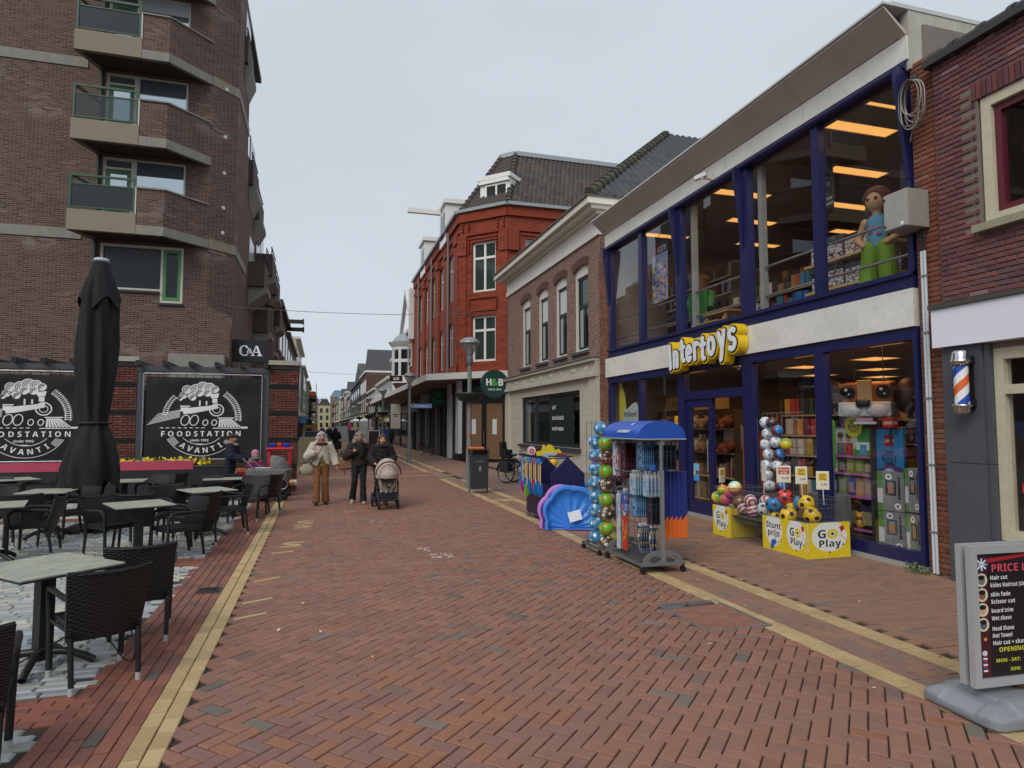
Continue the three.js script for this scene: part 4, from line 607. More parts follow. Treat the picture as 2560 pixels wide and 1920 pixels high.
{
  const t = thing('round_sign', 'round dark green shop sign with white letters beside the lamp', 'sign', [6.55, 3.42, -24.75]);
  mesh('disc', mv(disc(0.56, 0.14, 40), 0, 0, 0, 0, Math.PI / 2), M('#12302c', { r: 0.4 }), t);
  mesh('sign_face', new THREE.CircleGeometry(0.54, 40).translate(0, 0, 0.073), printed(256, 256, (g, w, h) => { g.fillStyle = '#123a33'; g.fillRect(0, 0, w, h); text(g, 'H', 72, 112, 92, '#eef3ee'); text(g, '&', 128, 112, 86, '#5fae3c'); text(g, 'B', 186, 112, 92, '#eef3ee'); text(g, 'SINCE 1870', 128, 180, 24, '#dfe6df'); }), t, true);
  mesh('bracket', [bar([0.5, 0, 0], [0.62, 0, 0], 0.03), bx(0.58, -0.12, -0.06, 0.62, 0.12, 0.06)], wMetal(), t);
  signX('shop_sign', 'small square dark green sign with eye emblem under the canopy', 6.35, 3.35, -36.5, 1.0, 1.05, printed(256, 256, (g, w, h) => { g.fillStyle = '#0f3d2c'; g.fillRect(0, 0, w, h); g.strokeStyle = '#3f8a5c'; g.lineWidth = 10; g.beginPath(); g.ellipse(128, 80, 60, 36, 0, 0, 7); g.stroke(); g.beginPath(); g.arc(128, 80, 18, 0, 7); g.stroke(); text(g, 'Pearle', 128, 170, 60, '#3f9a63'); text(g, 'opticiens', 128, 216, 26, '#3f9a63'); }));
  signX('shop_sign', 'small grey hanging sign under the canopy left of the green sign', 6.2, 3.45, -39.5, 0.8, 0.55, M('#8d9192'));
  signX('shop_sign', 'small olive hanging sign under the canopy beyond the second lamp', 6.0, 3.4, -44, 0.8, 0.6, M('#6b7050'));
  signX('banner_sign', 'pale vertical banner sign under the canopy near the man in black', 5.5, 2.5, -50.5, 0.75, 1.9, printed(96, 220, (g, w, h) => { g.fillStyle = '#b7b1a6'; g.fillRect(0, 0, w, h); g.fillStyle = '#3a3734'; g.fillRect(24, 90, 50, 10); g.fillRect(30, 108, 36, 8); }));
}
function wMetal() { return M('#c3c5c6', { r: 0.4, m: 0.3 }); }
// ---------- brown brick apartment block on the left ----------
const apt = thing('apartment_block', 'tall brown brick apartment block with green railed balconies on the left', 'apartment building', [0, 0, -22]);
{
  const A = apt, TOP = 17, Ax = -3.5, Bx = -2.82, Bz = -0.68;
  const brick = brickTex({ bw: 0.21, bh: 0.0625, nx: 22, ny: 64, cols: ['#573f38', '#60463d', '#4f3a35', '#664a40', '#5a4239', '#6b4e44'], mortar: '#8a7c74', joint: 0.011, seed: 71, white: 0.3, px: 2048, patch: 0.4, depth: 0.006 });
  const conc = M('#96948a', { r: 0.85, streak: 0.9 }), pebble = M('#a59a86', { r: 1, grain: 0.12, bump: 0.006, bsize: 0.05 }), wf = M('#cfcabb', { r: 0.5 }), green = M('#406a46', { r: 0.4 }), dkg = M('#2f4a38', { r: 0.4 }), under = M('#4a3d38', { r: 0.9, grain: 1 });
  const fl = [7.36, 10.02, 12.67, 15.33];
  const holes = [rect(-6.5, 5.55, 2.3, 1.75), ...fl.slice(0, 3).map((y) => rect(-6.53, y + 0.5, 2.33, 2.14))];
  mesh('front_wall', wallGeo([[-18, 0], [Ax, 0], [Ax, TOP], [-18, TOP]], holes, 0.4), brick, A);
  const Fc = frame(Ax, 0, Math.PI / 4), CL = 0.962;
  mesh('corner_wall', Fc(wallGeo(rect(0, 5.3, CL, TOP - 5.3), [], 0.4)), brick, A);
  mesh('lower_corner', bx(Ax + 0.002, 0, -0.9, Bx, 4.55, -0.004), brick, A);
  mesh('corbel', (() => { const g = new THREE.BufferGeometry(), a = [Ax, 5.55, -0.004], b = [Bx, 5.3, Bz], c = [Bx, 4.55, -0.004], d = [Ax, 4.55, -0.004], e = [Bx, 4.55, Bz]; g.setAttribute('position', new THREE.BufferAttribute(new Float32Array([a, c, b, a, d, c, c, e, b].flat(2)), 3)); g.computeVertexNormals(); return g; })(), brick, A);
  // street side, stepping down as it goes away
  const Fs = frame(Bx, Bz, Math.PI / 2);
  mesh('street_wall', Fs(wallGeo([[0, 0], [16.5, 0], [16.5, 7.4], [13, 7.4], [13, 9.5], [8.2, 9.5], [8.2, 12], [3, 12], [3, TOP], [0, TOP]], [], 6)), brick, A);
  mesh('roof', bx(-18, TOP, -8, Bx, TOP + 0.2, 0.1), M('#555'), A);
  const bal = [[1.2, 14.6, 1.8, 0.12], [3.4, 11.0, 2.2, 0.16], [5.6, 10.4, 2.2, 0.2], [8.4, 8.6, 2.0, 0.35], [6.6, 8.2, 2.4, 0.7], [9.4, 7.9, 2.6, 0.7], [4.0, 7.2, 2.0, 0.6], [11.5, 6.8, 2.4, 0.75], [6.2, 5.7, 2.2, 0.6], [9.5, 5.3, 2.4, 0.6]];
  bal.forEach(([x, y, w, d], i) => { const b = mesh('balcony', Fs(bx(x, y, 0.002, x + w, y + 0.95, d)), M(i & 1 ? '#4f443d' : '#5b5049', { r: 0.8, grain: 0.8 }), A); mesh('balcony_soffit', Fs(poly([[0.01, y - 0.01], [d + 0.12, y - 0.01], [d + 0.12, y - 0.2], [0.01, y - 0.75]], w - 0.3).rotateY(-Math.PI / 2).translate(x + w - 0.15, 0, 0)), conc, b); mesh('balcony_rail', Fs([bar([x, y + 1.25, d - 0.05], [x + w, y + 1.25, d - 0.05], 0.025), bar([x + 0.1, y + 0.95, d - 0.05], [x + 0.1, y + 1.25, d - 0.05], 0.02)]), black, b); mesh('window', Fs(bx(x + 0.2, y + 0.98, -0.02, x + w - 0.2, y + 2.0, 0.02)), i % 3 ? skyGlass : M('#c8ccd0', { r: 0.2 }), A); });
  // bands between floors
  for (const y of [fl[0], fl[2]]) { for (let i = 0; i < 4; i++) mesh('concrete_band', bx(-18 + i * 2.75, y, -0.1, -18 + i * 2.75 + 2.744, y + 0.3, 0.03), conc, A); mesh('concrete_band', Fc(bx(0.0, y, -0.1, CL - 0.2, y + 0.3, 0.02)), M('#9c927c', { r: 0.85, streak: 0.9 }), A); mesh('concrete_band', Fc(bx(CL - 0.195, y, -0.1, CL + 0.01, y + 0.3, 0.025)), conc, A); mesh('concrete_band', Fs(bx(0.01, y, -0.1, 3, y + 0.3, 0.03)), conc, A); }
  for (const y of [12.75, 11.15, 9.95, 8.8, 7.98]) mesh('wall_vent', Fc(mv(disc(0.06, 0.03, 16), CL * 0.5, y, 0.012, 0, Math.PI / 2)), M('#d8d6ce', { r: 0.5 }), A);
  // balconies
  const xl = -7.05, x1 = -5.3, xC = -4.56, D = 1.06;
  fl.forEach((y, i) => {
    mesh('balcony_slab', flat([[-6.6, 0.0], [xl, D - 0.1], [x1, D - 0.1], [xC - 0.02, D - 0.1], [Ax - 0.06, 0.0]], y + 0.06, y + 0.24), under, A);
    mesh('planter_front', [bx(xl, y, D - 0.12, x1 - 0.006, y + 0.6, D + 0.03), beam([xl + 0.05, y + 0.3, D - 0.12], [-6.65, y + 0.3, 0.0], 0.1, 0.6)], pebble, A);
    mesh('slab_edge', bx(x1, y, D - 0.12, xC, y + 0.27, D + 0.02), conc, A);
    mesh('slab_edge', (() => { const F = frame(xC, D, Math.PI / 4); return F(bx(0.0, y, -0.12, 1.49, y + 0.27, 0.012)); })(), conc, A);
    const Fp = frame(xC, D, Math.PI / 4);
    mesh('parapet', [bx(x1, y + 0.272, D - 0.13, xC - 0.0, y + 1.36, D), ...Fp(bx(0.002, y + 0.272, -0.13, 1.49, y + 1.36, -0.003))], brick, A);
    mesh('parapet_coping', [bx(x1 - 0.02, y + 1.363, D - 0.17, xC, y + 1.41, D + 0.04), ...Fp(bx(0.0, y + 1.363, -0.17, 1.42, y + 1.408, 0.04))], conc, A);
    mesh('parapet_end', bx(x1 - 0.035, y + 0.2, D - 0.14, x1 - 0.003, y + 1.42, D + 0.02), M('#c9c6bc', { r: 0.5 }), A);
    const ry = y + 0.6, rl = mesh('balcony_railing', [bx(xl + 0.02, ry + 0.98, D - 0.06, x1 - 0.04, ry + 1.04, D + 0.0), bx(xl + 0.02, ry + 0.74, D - 0.05, x1 - 0.04, ry + 0.78, D - 0.01), bx(xl + 0.02, ry + 0.06, D - 0.05, x1 - 0.04, ry + 0.1, D - 0.01), bx(xl + 0.02, ry, D - 0.06, xl + 0.08, ry + 0.98, D), bx(x1 - 0.1, ry, D - 0.06, x1 - 0.04, ry + 0.98, D), beam([xl + 0.05, ry + 1.01, D - 0.06], [-6.65, ry + 1.01, 0.05], 0.05, 0.06)], i < 2 ? M('#32523b', { r: 0.4 }) : dkg, A);
    mesh('railing_panel', bx(xl + 0.08, ry + 0.1, D - 0.036, x1 - 0.1, ry + 0.74, D - 0.028), i === 1 ? tintGlass : M('#2a2c30', { r: 0.2 }), rl);
    if (i < 3) {
      const wy = y + 0.53, d = mesh('balcony_door', [bx(-6.53, wy, -0.16, -6.45, wy + 2.1, -0.06), bx(-5.75, wy, -0.16, -5.67, wy + 2.1, -0.06), bx(-6.45, wy + 2.02, -0.16, -5.75, wy + 2.1, -0.06), bx(-6.45, wy + 1.74, -0.16, -5.75, wy + 1.8, -0.06)], wf, A);
      mesh('door_leaf', [bx(-6.445, wy, -0.13, -6.33, wy + 1.735, -0.08), bx(-5.87, wy, -0.13, -5.755, wy + 1.735, -0.08), bx(-6.33, wy + 1.6, -0.13, -5.87, wy + 1.735, -0.08), bx(-6.33, wy, -0.13, -5.87, wy + 0.15, -0.08)], green, d);
      mesh('pane', [bx(-6.35, wy + 0.12, -0.11, -5.85, wy + 1.62, -0.1), bx(-6.46, wy + 1.79, -0.11, -5.74, wy + 2.04, -0.1)], M('#c6d1d7', { r: 0.05, m: 0.85 }), d);
      const w = win(A, -5.67, wy + 0.35, 1.44, 1.75, { mat: wf, fw: 0.06, depth: 0.08, glass: M('#c6d1d7', { r: 0.05, m: 0.85 }) });
      mesh('blind', bx(-5.61, wy + 1.62, -0.108, -4.3, wy + 2.05, -0.1), M(i === 2 ? '#aeb4ba' : '#4d5257', { r: 0.8 }), w);
      mesh('lace_curtain', poly([[-5.61, wy + 0.4], [-4.3, wy + 0.4], ...[...Array(14)].map((_, k) => [-4.3 - k * 0.1, wy + 0.78 + 0.03 * (k & 1)])], 0.004).translate(0, 0, -0.108), M('#8b98a2', { r: 0.9 }), w);
    }
    mesh('rain_pipe', bar([-6.62, y - 2.3, 0.06], [-6.62, y, 0.06], 0.045), M('#33463c', { r: 0.5 }), A);
  });
  // first floor window
  const w = mesh('window', [bx(-6.5, 5.9, -0.12, -6.42, 7.3, -0.02), bx(-6.42, 7.22, -0.12, -4.2, 7.3, -0.02), bx(-6.42, 5.9, -0.12, -4.84, 5.97, -0.02), bx(-4.84, 5.55, -0.12, -4.77, 7.22, -0.02), bx(-4.27, 5.55, -0.12, -4.2, 7.22, -0.02), bx(-4.77, 5.55, -0.12, -4.27, 5.62, -0.02)], wf, A);
  mesh('pane', bx(-6.44, 5.95, -0.09, -4.82, 7.24, -0.082), darkGlass, w); mesh('wall_below', bx(-6.5, 5.55, -0.3, -4.845, 5.895, -0.003), brick, A);
  mesh('casement', [bx(-4.77, 5.62, -0.09, -4.68, 7.22, -0.03), bx(-4.36, 5.62, -0.09, -4.27, 7.22, -0.03), bx(-4.68, 7.12, -0.09, -4.36, 7.22, -0.03), bx(-4.68, 5.62, -0.09, -4.36, 5.74, -0.03)], M('#4f8a52', { r: 0.4 }), w); mesh('pane', bx(-4.7, 5.7, -0.07, -4.34, 7.14, -0.06), darkGlass, w);
  mesh('lace_curtain', poly([[-6.4, 7.2], ...[...Array(20)].map((_, k) => [-6.4 + k * 0.082, 6.78 + 0.05 * (k & 1)]), [-4.85, 7.2]], 0.004).translate(0, 0, -0.08), M('#5d6165', { r: 0.9 }), w);
  mesh('sill', [bx(-6.52, 5.83, -0.1, -4.85, 5.896, 0.06), bx(-4.88, 5.48, -0.1, -4.16, 5.546, 0.06)], M('#3a3a3c'), w);
  mesh('concrete_lintel', bx(-4.45, 3.2, 0.002, -2.9, 3.95, 0.5), conc, A);
  for (let i = 0; i < 3; i++) mesh('shop_window', bx(-16 + i * 4, 0.4, 0.0, -12.6 + i * 4, 3, 0.03), darkGlass, A);
}
{
  const t = thing('bay_tower', 'round brick bay bulging from the block above the shop sign', 'bay', [-3.45, 0, -30.4]);
  mesh('wall', new THREE.CylinderGeometry(1.35, 1.35, 3.1, 36, 1).translate(0, 5.45, 0), brickTex({ bw: 0.21, bh: 0.0625, nx: 40, ny: 32, cols: ['#4f3d39', '#5a453e', '#473735'], mortar: '#6e625b', seed: 73, px: 1024 }), t);
  mesh('coping', new THREE.CylinderGeometry(1.42, 1.42, 0.12, 36).translate(0, 7.06, 0), M('#5a4a44', { r: 0.9 }), t);
  mesh('base', new THREE.CylinderGeometry(1.2, 1.35, 3.88, 24).translate(0, 1.94, 0), M('#5f4a42', { grain: 1 }), t);
}
const serifCA = (g, w, h) => { g.fillStyle = '#17181b'; g.fillRect(0, 0, w, h); text(g, 'C', w * 0.32, h * 0.5, h * 0.66, '#eef1f4', 'bold', 'serif'); text(g, '&', w * 0.49, h * 0.5, h * 0.34, '#eef1f4', 'bold', 'serif'); text(g, 'A', w * 0.68, h * 0.5, h * 0.66, '#eef1f4', 'bold', 'serif'); };
{
  const t = signX('shop_sign', 'black box sign with white serif letters on the corner of the apartment block', -2.27, 4.22, -22.75, 1.13, 0.72, printed(320, 204, serifCA), 0.16);
  for (const y of [-0.28, 0.28]) mesh('bracket', bx(-0.68, y - 0.03, -0.03, -0.565, y + 0.03, 0.03), black, t);
}
{ const c = thing('overhead_wire', 'thin wire slung across the street between the buildings', 'wire', [0, 0, 0]); mesh('wire', tube([[-2.95, 5.62, -22.5], [0, 5.66, -23], [3.5, 5.82, -23.4], [7.12, 6.25, -24]], 0.009, 40, 4), M('#6c6f72'), c); const d = thing('overhead_wire', 'fainter far wire slung across the street beyond the first', 'wire', [0, 0, 0]); mesh('wire', tube([[-2.5, 6.3, -56], [2, 6.1, -56], [6.4, 6.2, -56]], 0.012, 30, 4), M('#8c9094'), d); }
// ---------- terrace wall of brick pillars, dark steel frames and banners ----------
const logo = printed(1024, 860, (g, W, H) => {
  g.fillStyle = '#141416'; g.fillRect(0, 0, W, H); const r = rng(3), Wt = '#e4e4e2'; g.strokeStyle = g.fillStyle = Wt; g.lineCap = 'round'; const cx = 500, cy = 430;
  g.lineWidth = 6; g.beginPath(); g.arc(cx, cy, 350, -0.9, 0.1); g.stroke(); g.beginPath(); g.arc(cx, cy, 310, -0.9, 0.1); g.stroke(); g.beginPath(); g.arc(cx, cy, 350, Math.PI + 0.1, Math.PI + 0.75); g.stroke(); g.beginPath(); g.arc(cx, cy, 318, Math.PI + 0.1, Math.PI + 0.75); g.stroke();
  for (let a = -0.9; a < 0.1; a += 0.06) { g.beginPath(); g.moveTo(cx + 300 * Math.cos(a), cy + 300 * Math.sin(a)); g.lineTo(cx + 362 * Math.cos(a), cy + 362 * Math.sin(a)); g.stroke(); } for (let a = Math.PI + 0.1; a < Math.PI + 0.75; a += 0.07) { g.beginPath(); g.moveTo(cx + 310 * Math.cos(a), cy + 310 * Math.sin(a)); g.lineTo(cx + 358 * Math.cos(a), cy + 358 * Math.sin(a)); g.stroke(); }
  for (const [x, y, q] of [[330, 190, 38], [385, 170, 46], [360, 130, 48], [440, 125, 56], [500, 100, 58], [560, 110, 56], [610, 125, 40], [470, 165, 40], [545, 165, 40], [300, 225, 26], [410, 215, 34]]) { g.fillStyle = Wt; g.beginPath(); g.arc(x, y, q, 0, 7); g.fill(); g.strokeStyle = '#1b1b1d'; g.lineWidth = 6; for (let k = 1; k < 4; k++) { g.beginPath(); g.arc(x, y, q * (1 - k * 0.26), 2.2, 5.6); g.stroke(); } g.beginPath(); g.arc(x, y, q, 0.3, 2.6); g.stroke(); }
  g.fillStyle = g.strokeStyle = Wt; g.beginPath(); g.moveTo(560, 175); g.lineTo(650, 165); g.lineTo(640, 215); g.lineTo(582, 222); g.fill(); g.fillRect(590, 222, 45, 50); g.fillRect(470, 245, 14, 60); g.fillRect(530, 250, 14, 45);
  g.beginPath(); g.moveTo(330, 330); g.lineTo(560, 300); g.lineTo(640, 285); g.lineTo(640, 330); g.lineTo(400, 385); g.lineTo(330, 390); g.fill(); g.lineWidth = 12; g.beginPath(); g.arc(630, 345, 62, 0, 7); g.stroke(); g.lineWidth = 7; g.beginPath(); g.arc(630, 345, 34, 0, 7); g.stroke(); g.fillRect(300, 300, 90, 12); g.fillRect(305, 318, 70, 45);
  g.lineWidth = 9; for (const x of [350, 430]) { g.beginPath(); g.ellipse(x, 455, 36, 55, 0.25, 0, 7); g.stroke(); } for (const x of [530, 610]) { g.beginPath(); g.ellipse(x, 480, 22, 30, 0.2, 0, 7); g.stroke(); }
  for (let i = 0; i < 8; i++) { g.beginPath(); g.moveTo(655 + i * 14, 440); g.lineTo(668 + i * 14, 440); g.lineTo(668 + i * 28, 530); g.lineTo(650 + i * 28, 530); g.fill(); } g.fillRect(640, 425, 150, 10); g.fillRect(860, 524, 60, 12); g.fillRect(600, 536, 320, 8);
  for (let i = 0; i < 7; i++) { g.lineWidth = 6; g.beginPath(); g.moveTo(20 + i * 14, 500 - i * 18); g.lineTo(300, 420 - i * 12); g.stroke(); } for (let i = 0; i < 8; i++) g.fillRect(130 + i * 52, 532, 30, 8);
  text(g, 'F O O D S T A T I O N', 500, 598, 76, Wt, 'bold', 'sans-serif', 'center', 840); text(g, 'sinds 1992', 480, 668, 34, Wt); g.fillRect(445, 705, 74, 6);
  g.lineWidth = 6; for (let k = 0; k < 6; k++) { const q = 345 - k * 12; g.beginPath(); g.arc(cx, cy + 60, q, 0.5 + k * 0.012, k === 0 ? 2.64 : 0.78); g.stroke(); g.beginPath(); g.arc(cx, cy + 60, q, 2.36, 2.64); g.stroke(); } g.beginPath(); g.arc(cx, cy + 60, 225, 0.75, 2.4); g.stroke();
  g.save(); g.translate(cx, cy + 60); 'AVANTI'.split('').forEach((c, i) => { const a = 0.62 - i * 0.25; g.save(); g.rotate(a); text(g, c, 0, 286, 76, Wt); g.restore(); }); g.restore();
}, { r: 0.75 });
{
  const mk = (x, label, near) => {
    const t = thing('brick_pillar', label, 'pillar', [x, 0, -18.6]), cols = ['#744034', '#7d4838', '#6a3a30', '#875341', '#5c3f38', '#50423f', '#232123'];
    mesh('core', bx(-0.35, 0, -0.7, 0.35, 3.4, -0.02), M('#3f3632', { r: 1 }), t);
    bricks(t, -0.36, 0.36, 0.02, 3.38, { cols, seed: x * 10 | 0, bh: 0.0652, dark: (y) => (y % 0.72 > 0.6), most: 300 });
    if (near) bricks(t, -0.7, 0, 0.02, 3.38, { cols, seed: 5, bh: 0.0652, dark: (y) => (y % 0.72 > 0.6), most: 300, place: (m) => { const z = m.position.x; m.position.set(0.36 + m.position.z, m.position.y, z); m.rotation.y = Math.PI / 2; } });
    mesh('cap', bx(-0.4, 3.42, -0.75, 0.4, 3.54, 0.05), M('#b3ac9c', { r: 0.8, grain: 0.6 }), t); mesh('dark_course', bx(-0.37, 3.3, -0.7, 0.37, 3.418, 0.02), M('#222022'), t);
  };
  mk(-0.98, 'dark red brick pillar with black bands at the street end of the terrace wall', true); mk(-4.9, 'dark red brick pillar with black bands between the two banners', false);
  const st = M('#4b4e50', { r: 0.5, m: 0.3 });
  for (const [x0, x1, lab, n] of [[-4.54, -1.36, 'grey steel pergola frame holding the right banner', 6], [-8.45, -5.27, 'grey steel pergola frame holding the left banner cut by the photo edge', 6]]) {
    const t = thing('pergola_frame', lab, 'pergola', [x0, 0, -18.6]), w = x1 - x0;
    for (const x of [0, w - 0.14]) mesh('post', bx(x, 0, -0.16, x + 0.14, 3.18, -0.02), st, t);
    mesh('beam', bx(0, 3.183, -0.18, w, 3.32, 0.0), st, t);
    for (let i = 0; i < n; i++) { const x = i * (w - 0.12) / (n - 1); const q = mesh('rafter', bx(x, 3.323, -1.6, x + 0.1, 3.44, 0.22), st, t); mesh('rafter_end', bx(x + 0.012, 3.335, 0.2195, x + 0.088, 3.43, 0.224), black, q); }
    const b = thing('banner', lab.includes('right') ? 'black banner with white train logo between the two pillars' : 'black banner with white train logo at the left photo edge', 'banner', [x0 + w / 2, 0.92, -18.55]);
    const g = new THREE.PlaneGeometry(w - 0.46, 2.1, 40, 30), p = g.attributes.position; for (let i = 0; i < p.count; i++) { const u = p.getX(i), v = p.getY(i); p.setZ(i, 0.012 * Math.sin(u * 3 + v * 2) + 0.02 * Math.exp(-Math.pow((v - 1 + Math.abs(Math.sin(u * 6.5)) * 0.12) * 6, 2)) + 0.01 * Math.sin(v * 5 - u * 4)); } g.computeVertexNormals();
    mesh('cloth', g.translate(0, 1.06, 0), logo, b, true);
    mesh('support_rail', [bar([-w / 2 + 0.17, 2.2, 0], [w / 2 - 0.17, 2.2, 0], 0.02), bar([-w / 2 + 0.17, -0.02, 0], [w / 2 - 0.17, -0.02, 0], 0.02), bar([-w / 2 + 0.17, -0.02, 0], [-w / 2 + 0.17, 2.2, 0], 0.02), bar([w / 2 - 0.17, -0.02, 0], [w / 2 - 0.17, 2.2, 0], 0.02)], steel, b);
    const ti = []; for (let i = 0; i < 13; i++) { const x = -w / 2 + 0.3 + i * (w - 0.6) / 12; ti.push([x, 2.2, x, 2.1], [x, 0, x, 0.03]); } for (let i = 0; i < 9; i++) { const y = 0.15 + i * 0.23; ti.push([-w / 2 + 0.17, y, -w / 2 + 0.25, y], [w / 2 - 0.17, y, w / 2 - 0.25, y]); }
    stuff(mesh('tie', ti.map(([a, c, d, e]) => bar([a, c, 0.02], [d, e, 0.015], 0.009, 0.009, 5)), black, b));
  }
  const pl = thing('planter_screen', 'low black terrace screen with raspberry red top band and flower trough', 'planter', [0, 0, -17.35]);
  mesh('red_band', bx(-12, 0.72, -0.06, -2.95, 0.93, 0.0), M('#b2405a', { r: 0.45 }), pl); mesh('screen', bx(-12, 0.02, -0.08, -2.95, 0.718, -0.01), M('#1a1a1c', { r: 0.6 }), pl); mesh('trough', [bx(-12, 0.02, -0.7, -2.95, 0.85, -0.62), bx(-2.99, 0.02, -0.62, -2.95, 0.85, -0.08), bx(-12, 0.6, -0.62, -2.99, 0.75, -0.08)], M('#221f1e', { r: 0.8 }), pl);
  const fl = thing('flower_row', 'row of yellow pansies showing over the red band', 'flowers', [-3.9, 0.75, -17.7]), r = rng(6), ye = [], le = [];
  for (let i = 0; i < 420; i++) { const x = -1.9 + 3.2 * r(), z = (r() - 0.5) * 0.4, y = 0.08 + 0.17 * r(); (i % 3 ? ye : le).push(mv(new THREE.CircleGeometry(0.025 + 0.02 * r(), 6), x, y, z, r() * 3 - 1.5, -0.7 + r() * 0.9, r())); }
  stuff(mesh('blossom', ye, M('#d9b81f', { r: 0.7, side: 1 }), fl)); stuff(mesh('foliage', le, M('#34482a', { r: 0.8, side: 1 }), fl));
  const tb = thing('dark_planter_box', 'plain dark box standing at the right end of the red screen', 'planter', [-2.55, 0, -17.3]); mesh('box', rb(0.7, 0.78, 0.5, 0.01, 0, 0.39, 0), M('#1b1b1d', { r: 0.5 }), tb); mesh('lid', bc(0.74, 0.03, 0.54, 0, 0.797, 0), M('#29292b', { r: 0.4 }), tb);
}
// ---------- houses further down the street ----------
function farHouse(name, label, side, z0, z1, h, wall, o = {}) { // side 1 = right row (faces -x), -1 = left row (faces +x)
  const X = o.x ?? (side > 0 ? 6.6 : -2.5), L = z0 - z1, t = thing(name, label, 'building', side > 0 ? [X, 0, z1] : [X, 0, z0], side > 0 ? -Math.PI / 2 : Math.PI / 2), D = o.depth ?? 8;
  const wm = M(wall, { r: 0.85, grain: 1.5 }), wf = M(o.frame ?? '#cfcdc7', { r: 0.5 }), rows = o.rows ?? 2, cols = o.cols ?? 3, sh = o.shop ?? 3.4;
  mesh('wall', bx(0, sh, -D, L, h, 0), wm, t);
  mesh('shop_front', bx(0.1, 0, -D, L - 0.1, sh - 0.55, -0.05), M(o.shopC ?? '#2b2c2e', { r: 0.3 }), t); mesh('fascia', bx(0, sh - 0.55, -D + 0.1, L, sh - 0.004, 0.12), M(o.fascia ?? '#b9b6ae', { r: 0.5 }), t);
  const rh = (h - sh - 0.5) / rows, cw = L / cols;
  for (let j = 0; j < rows; j++) for (let i = 0; i < cols; i++) { const w = mesh('window', [bx(i * cw + cw * 0.2, sh + 0.35 + j * rh, 0.002, i * cw + cw * 0.8, sh + 0.35 + j * rh + rh * 0.68, 0.07)], wf, t); mesh('pane', [bx(i * cw + cw * 0.26, sh + 0.45 + j * rh, 0.06, i * cw + cw * 0.48, sh + 0.3 + j * rh + rh * 0.66, 0.076), bx(i * cw + cw * 0.52, sh + 0.45 + j * rh, 0.06, i * cw + cw * 0.74, sh + 0.3 + j * rh + rh * 0.66, 0.076)], o.glass ?? skyGlass, w); }
  for (let i = 0; i < Math.max(2, cols - 1); i++) mesh('shop_window', bx(0.3 + i * (L - 0.4) / Math.max(2, cols - 1), 0.3, -0.048, (i + 1) * (L - 0.4) / Math.max(2, cols - 1), sh - 0.7, 0.0), tintGlass, t);
  mesh('cornice', bx(-0.05, h, -D, L + 0.05, h + 0.25, o.corn ?? 0.25), M(o.cornC ?? '#cbc8c0', { r: 0.6 }), t);
  if (o.gable) mesh('roof', poly([[0, h + 0.25], [L, h + 0.25], [L / 2, h + o.gable]], D - 1).translate(0, 0, -D + 0.5), M(o.roofC ?? '#3c3a3b', { r: 0.7 }), t);
  if (o.slope) mesh('roof', poly([[-D, h + 0.25], [0.2, h + 0.25], [-D / 2, h + o.slope]], L).rotateY(Math.PI / 2).scale(1, 1, 1).rotateY(Math.PI).translate(L, 0, 0).applyMatrix4(new THREE.Matrix4().makeTranslation(0, 0, 0)), M(o.roofC ?? '#3c3a3b', { r: 0.7 }), t);
  return t;
}
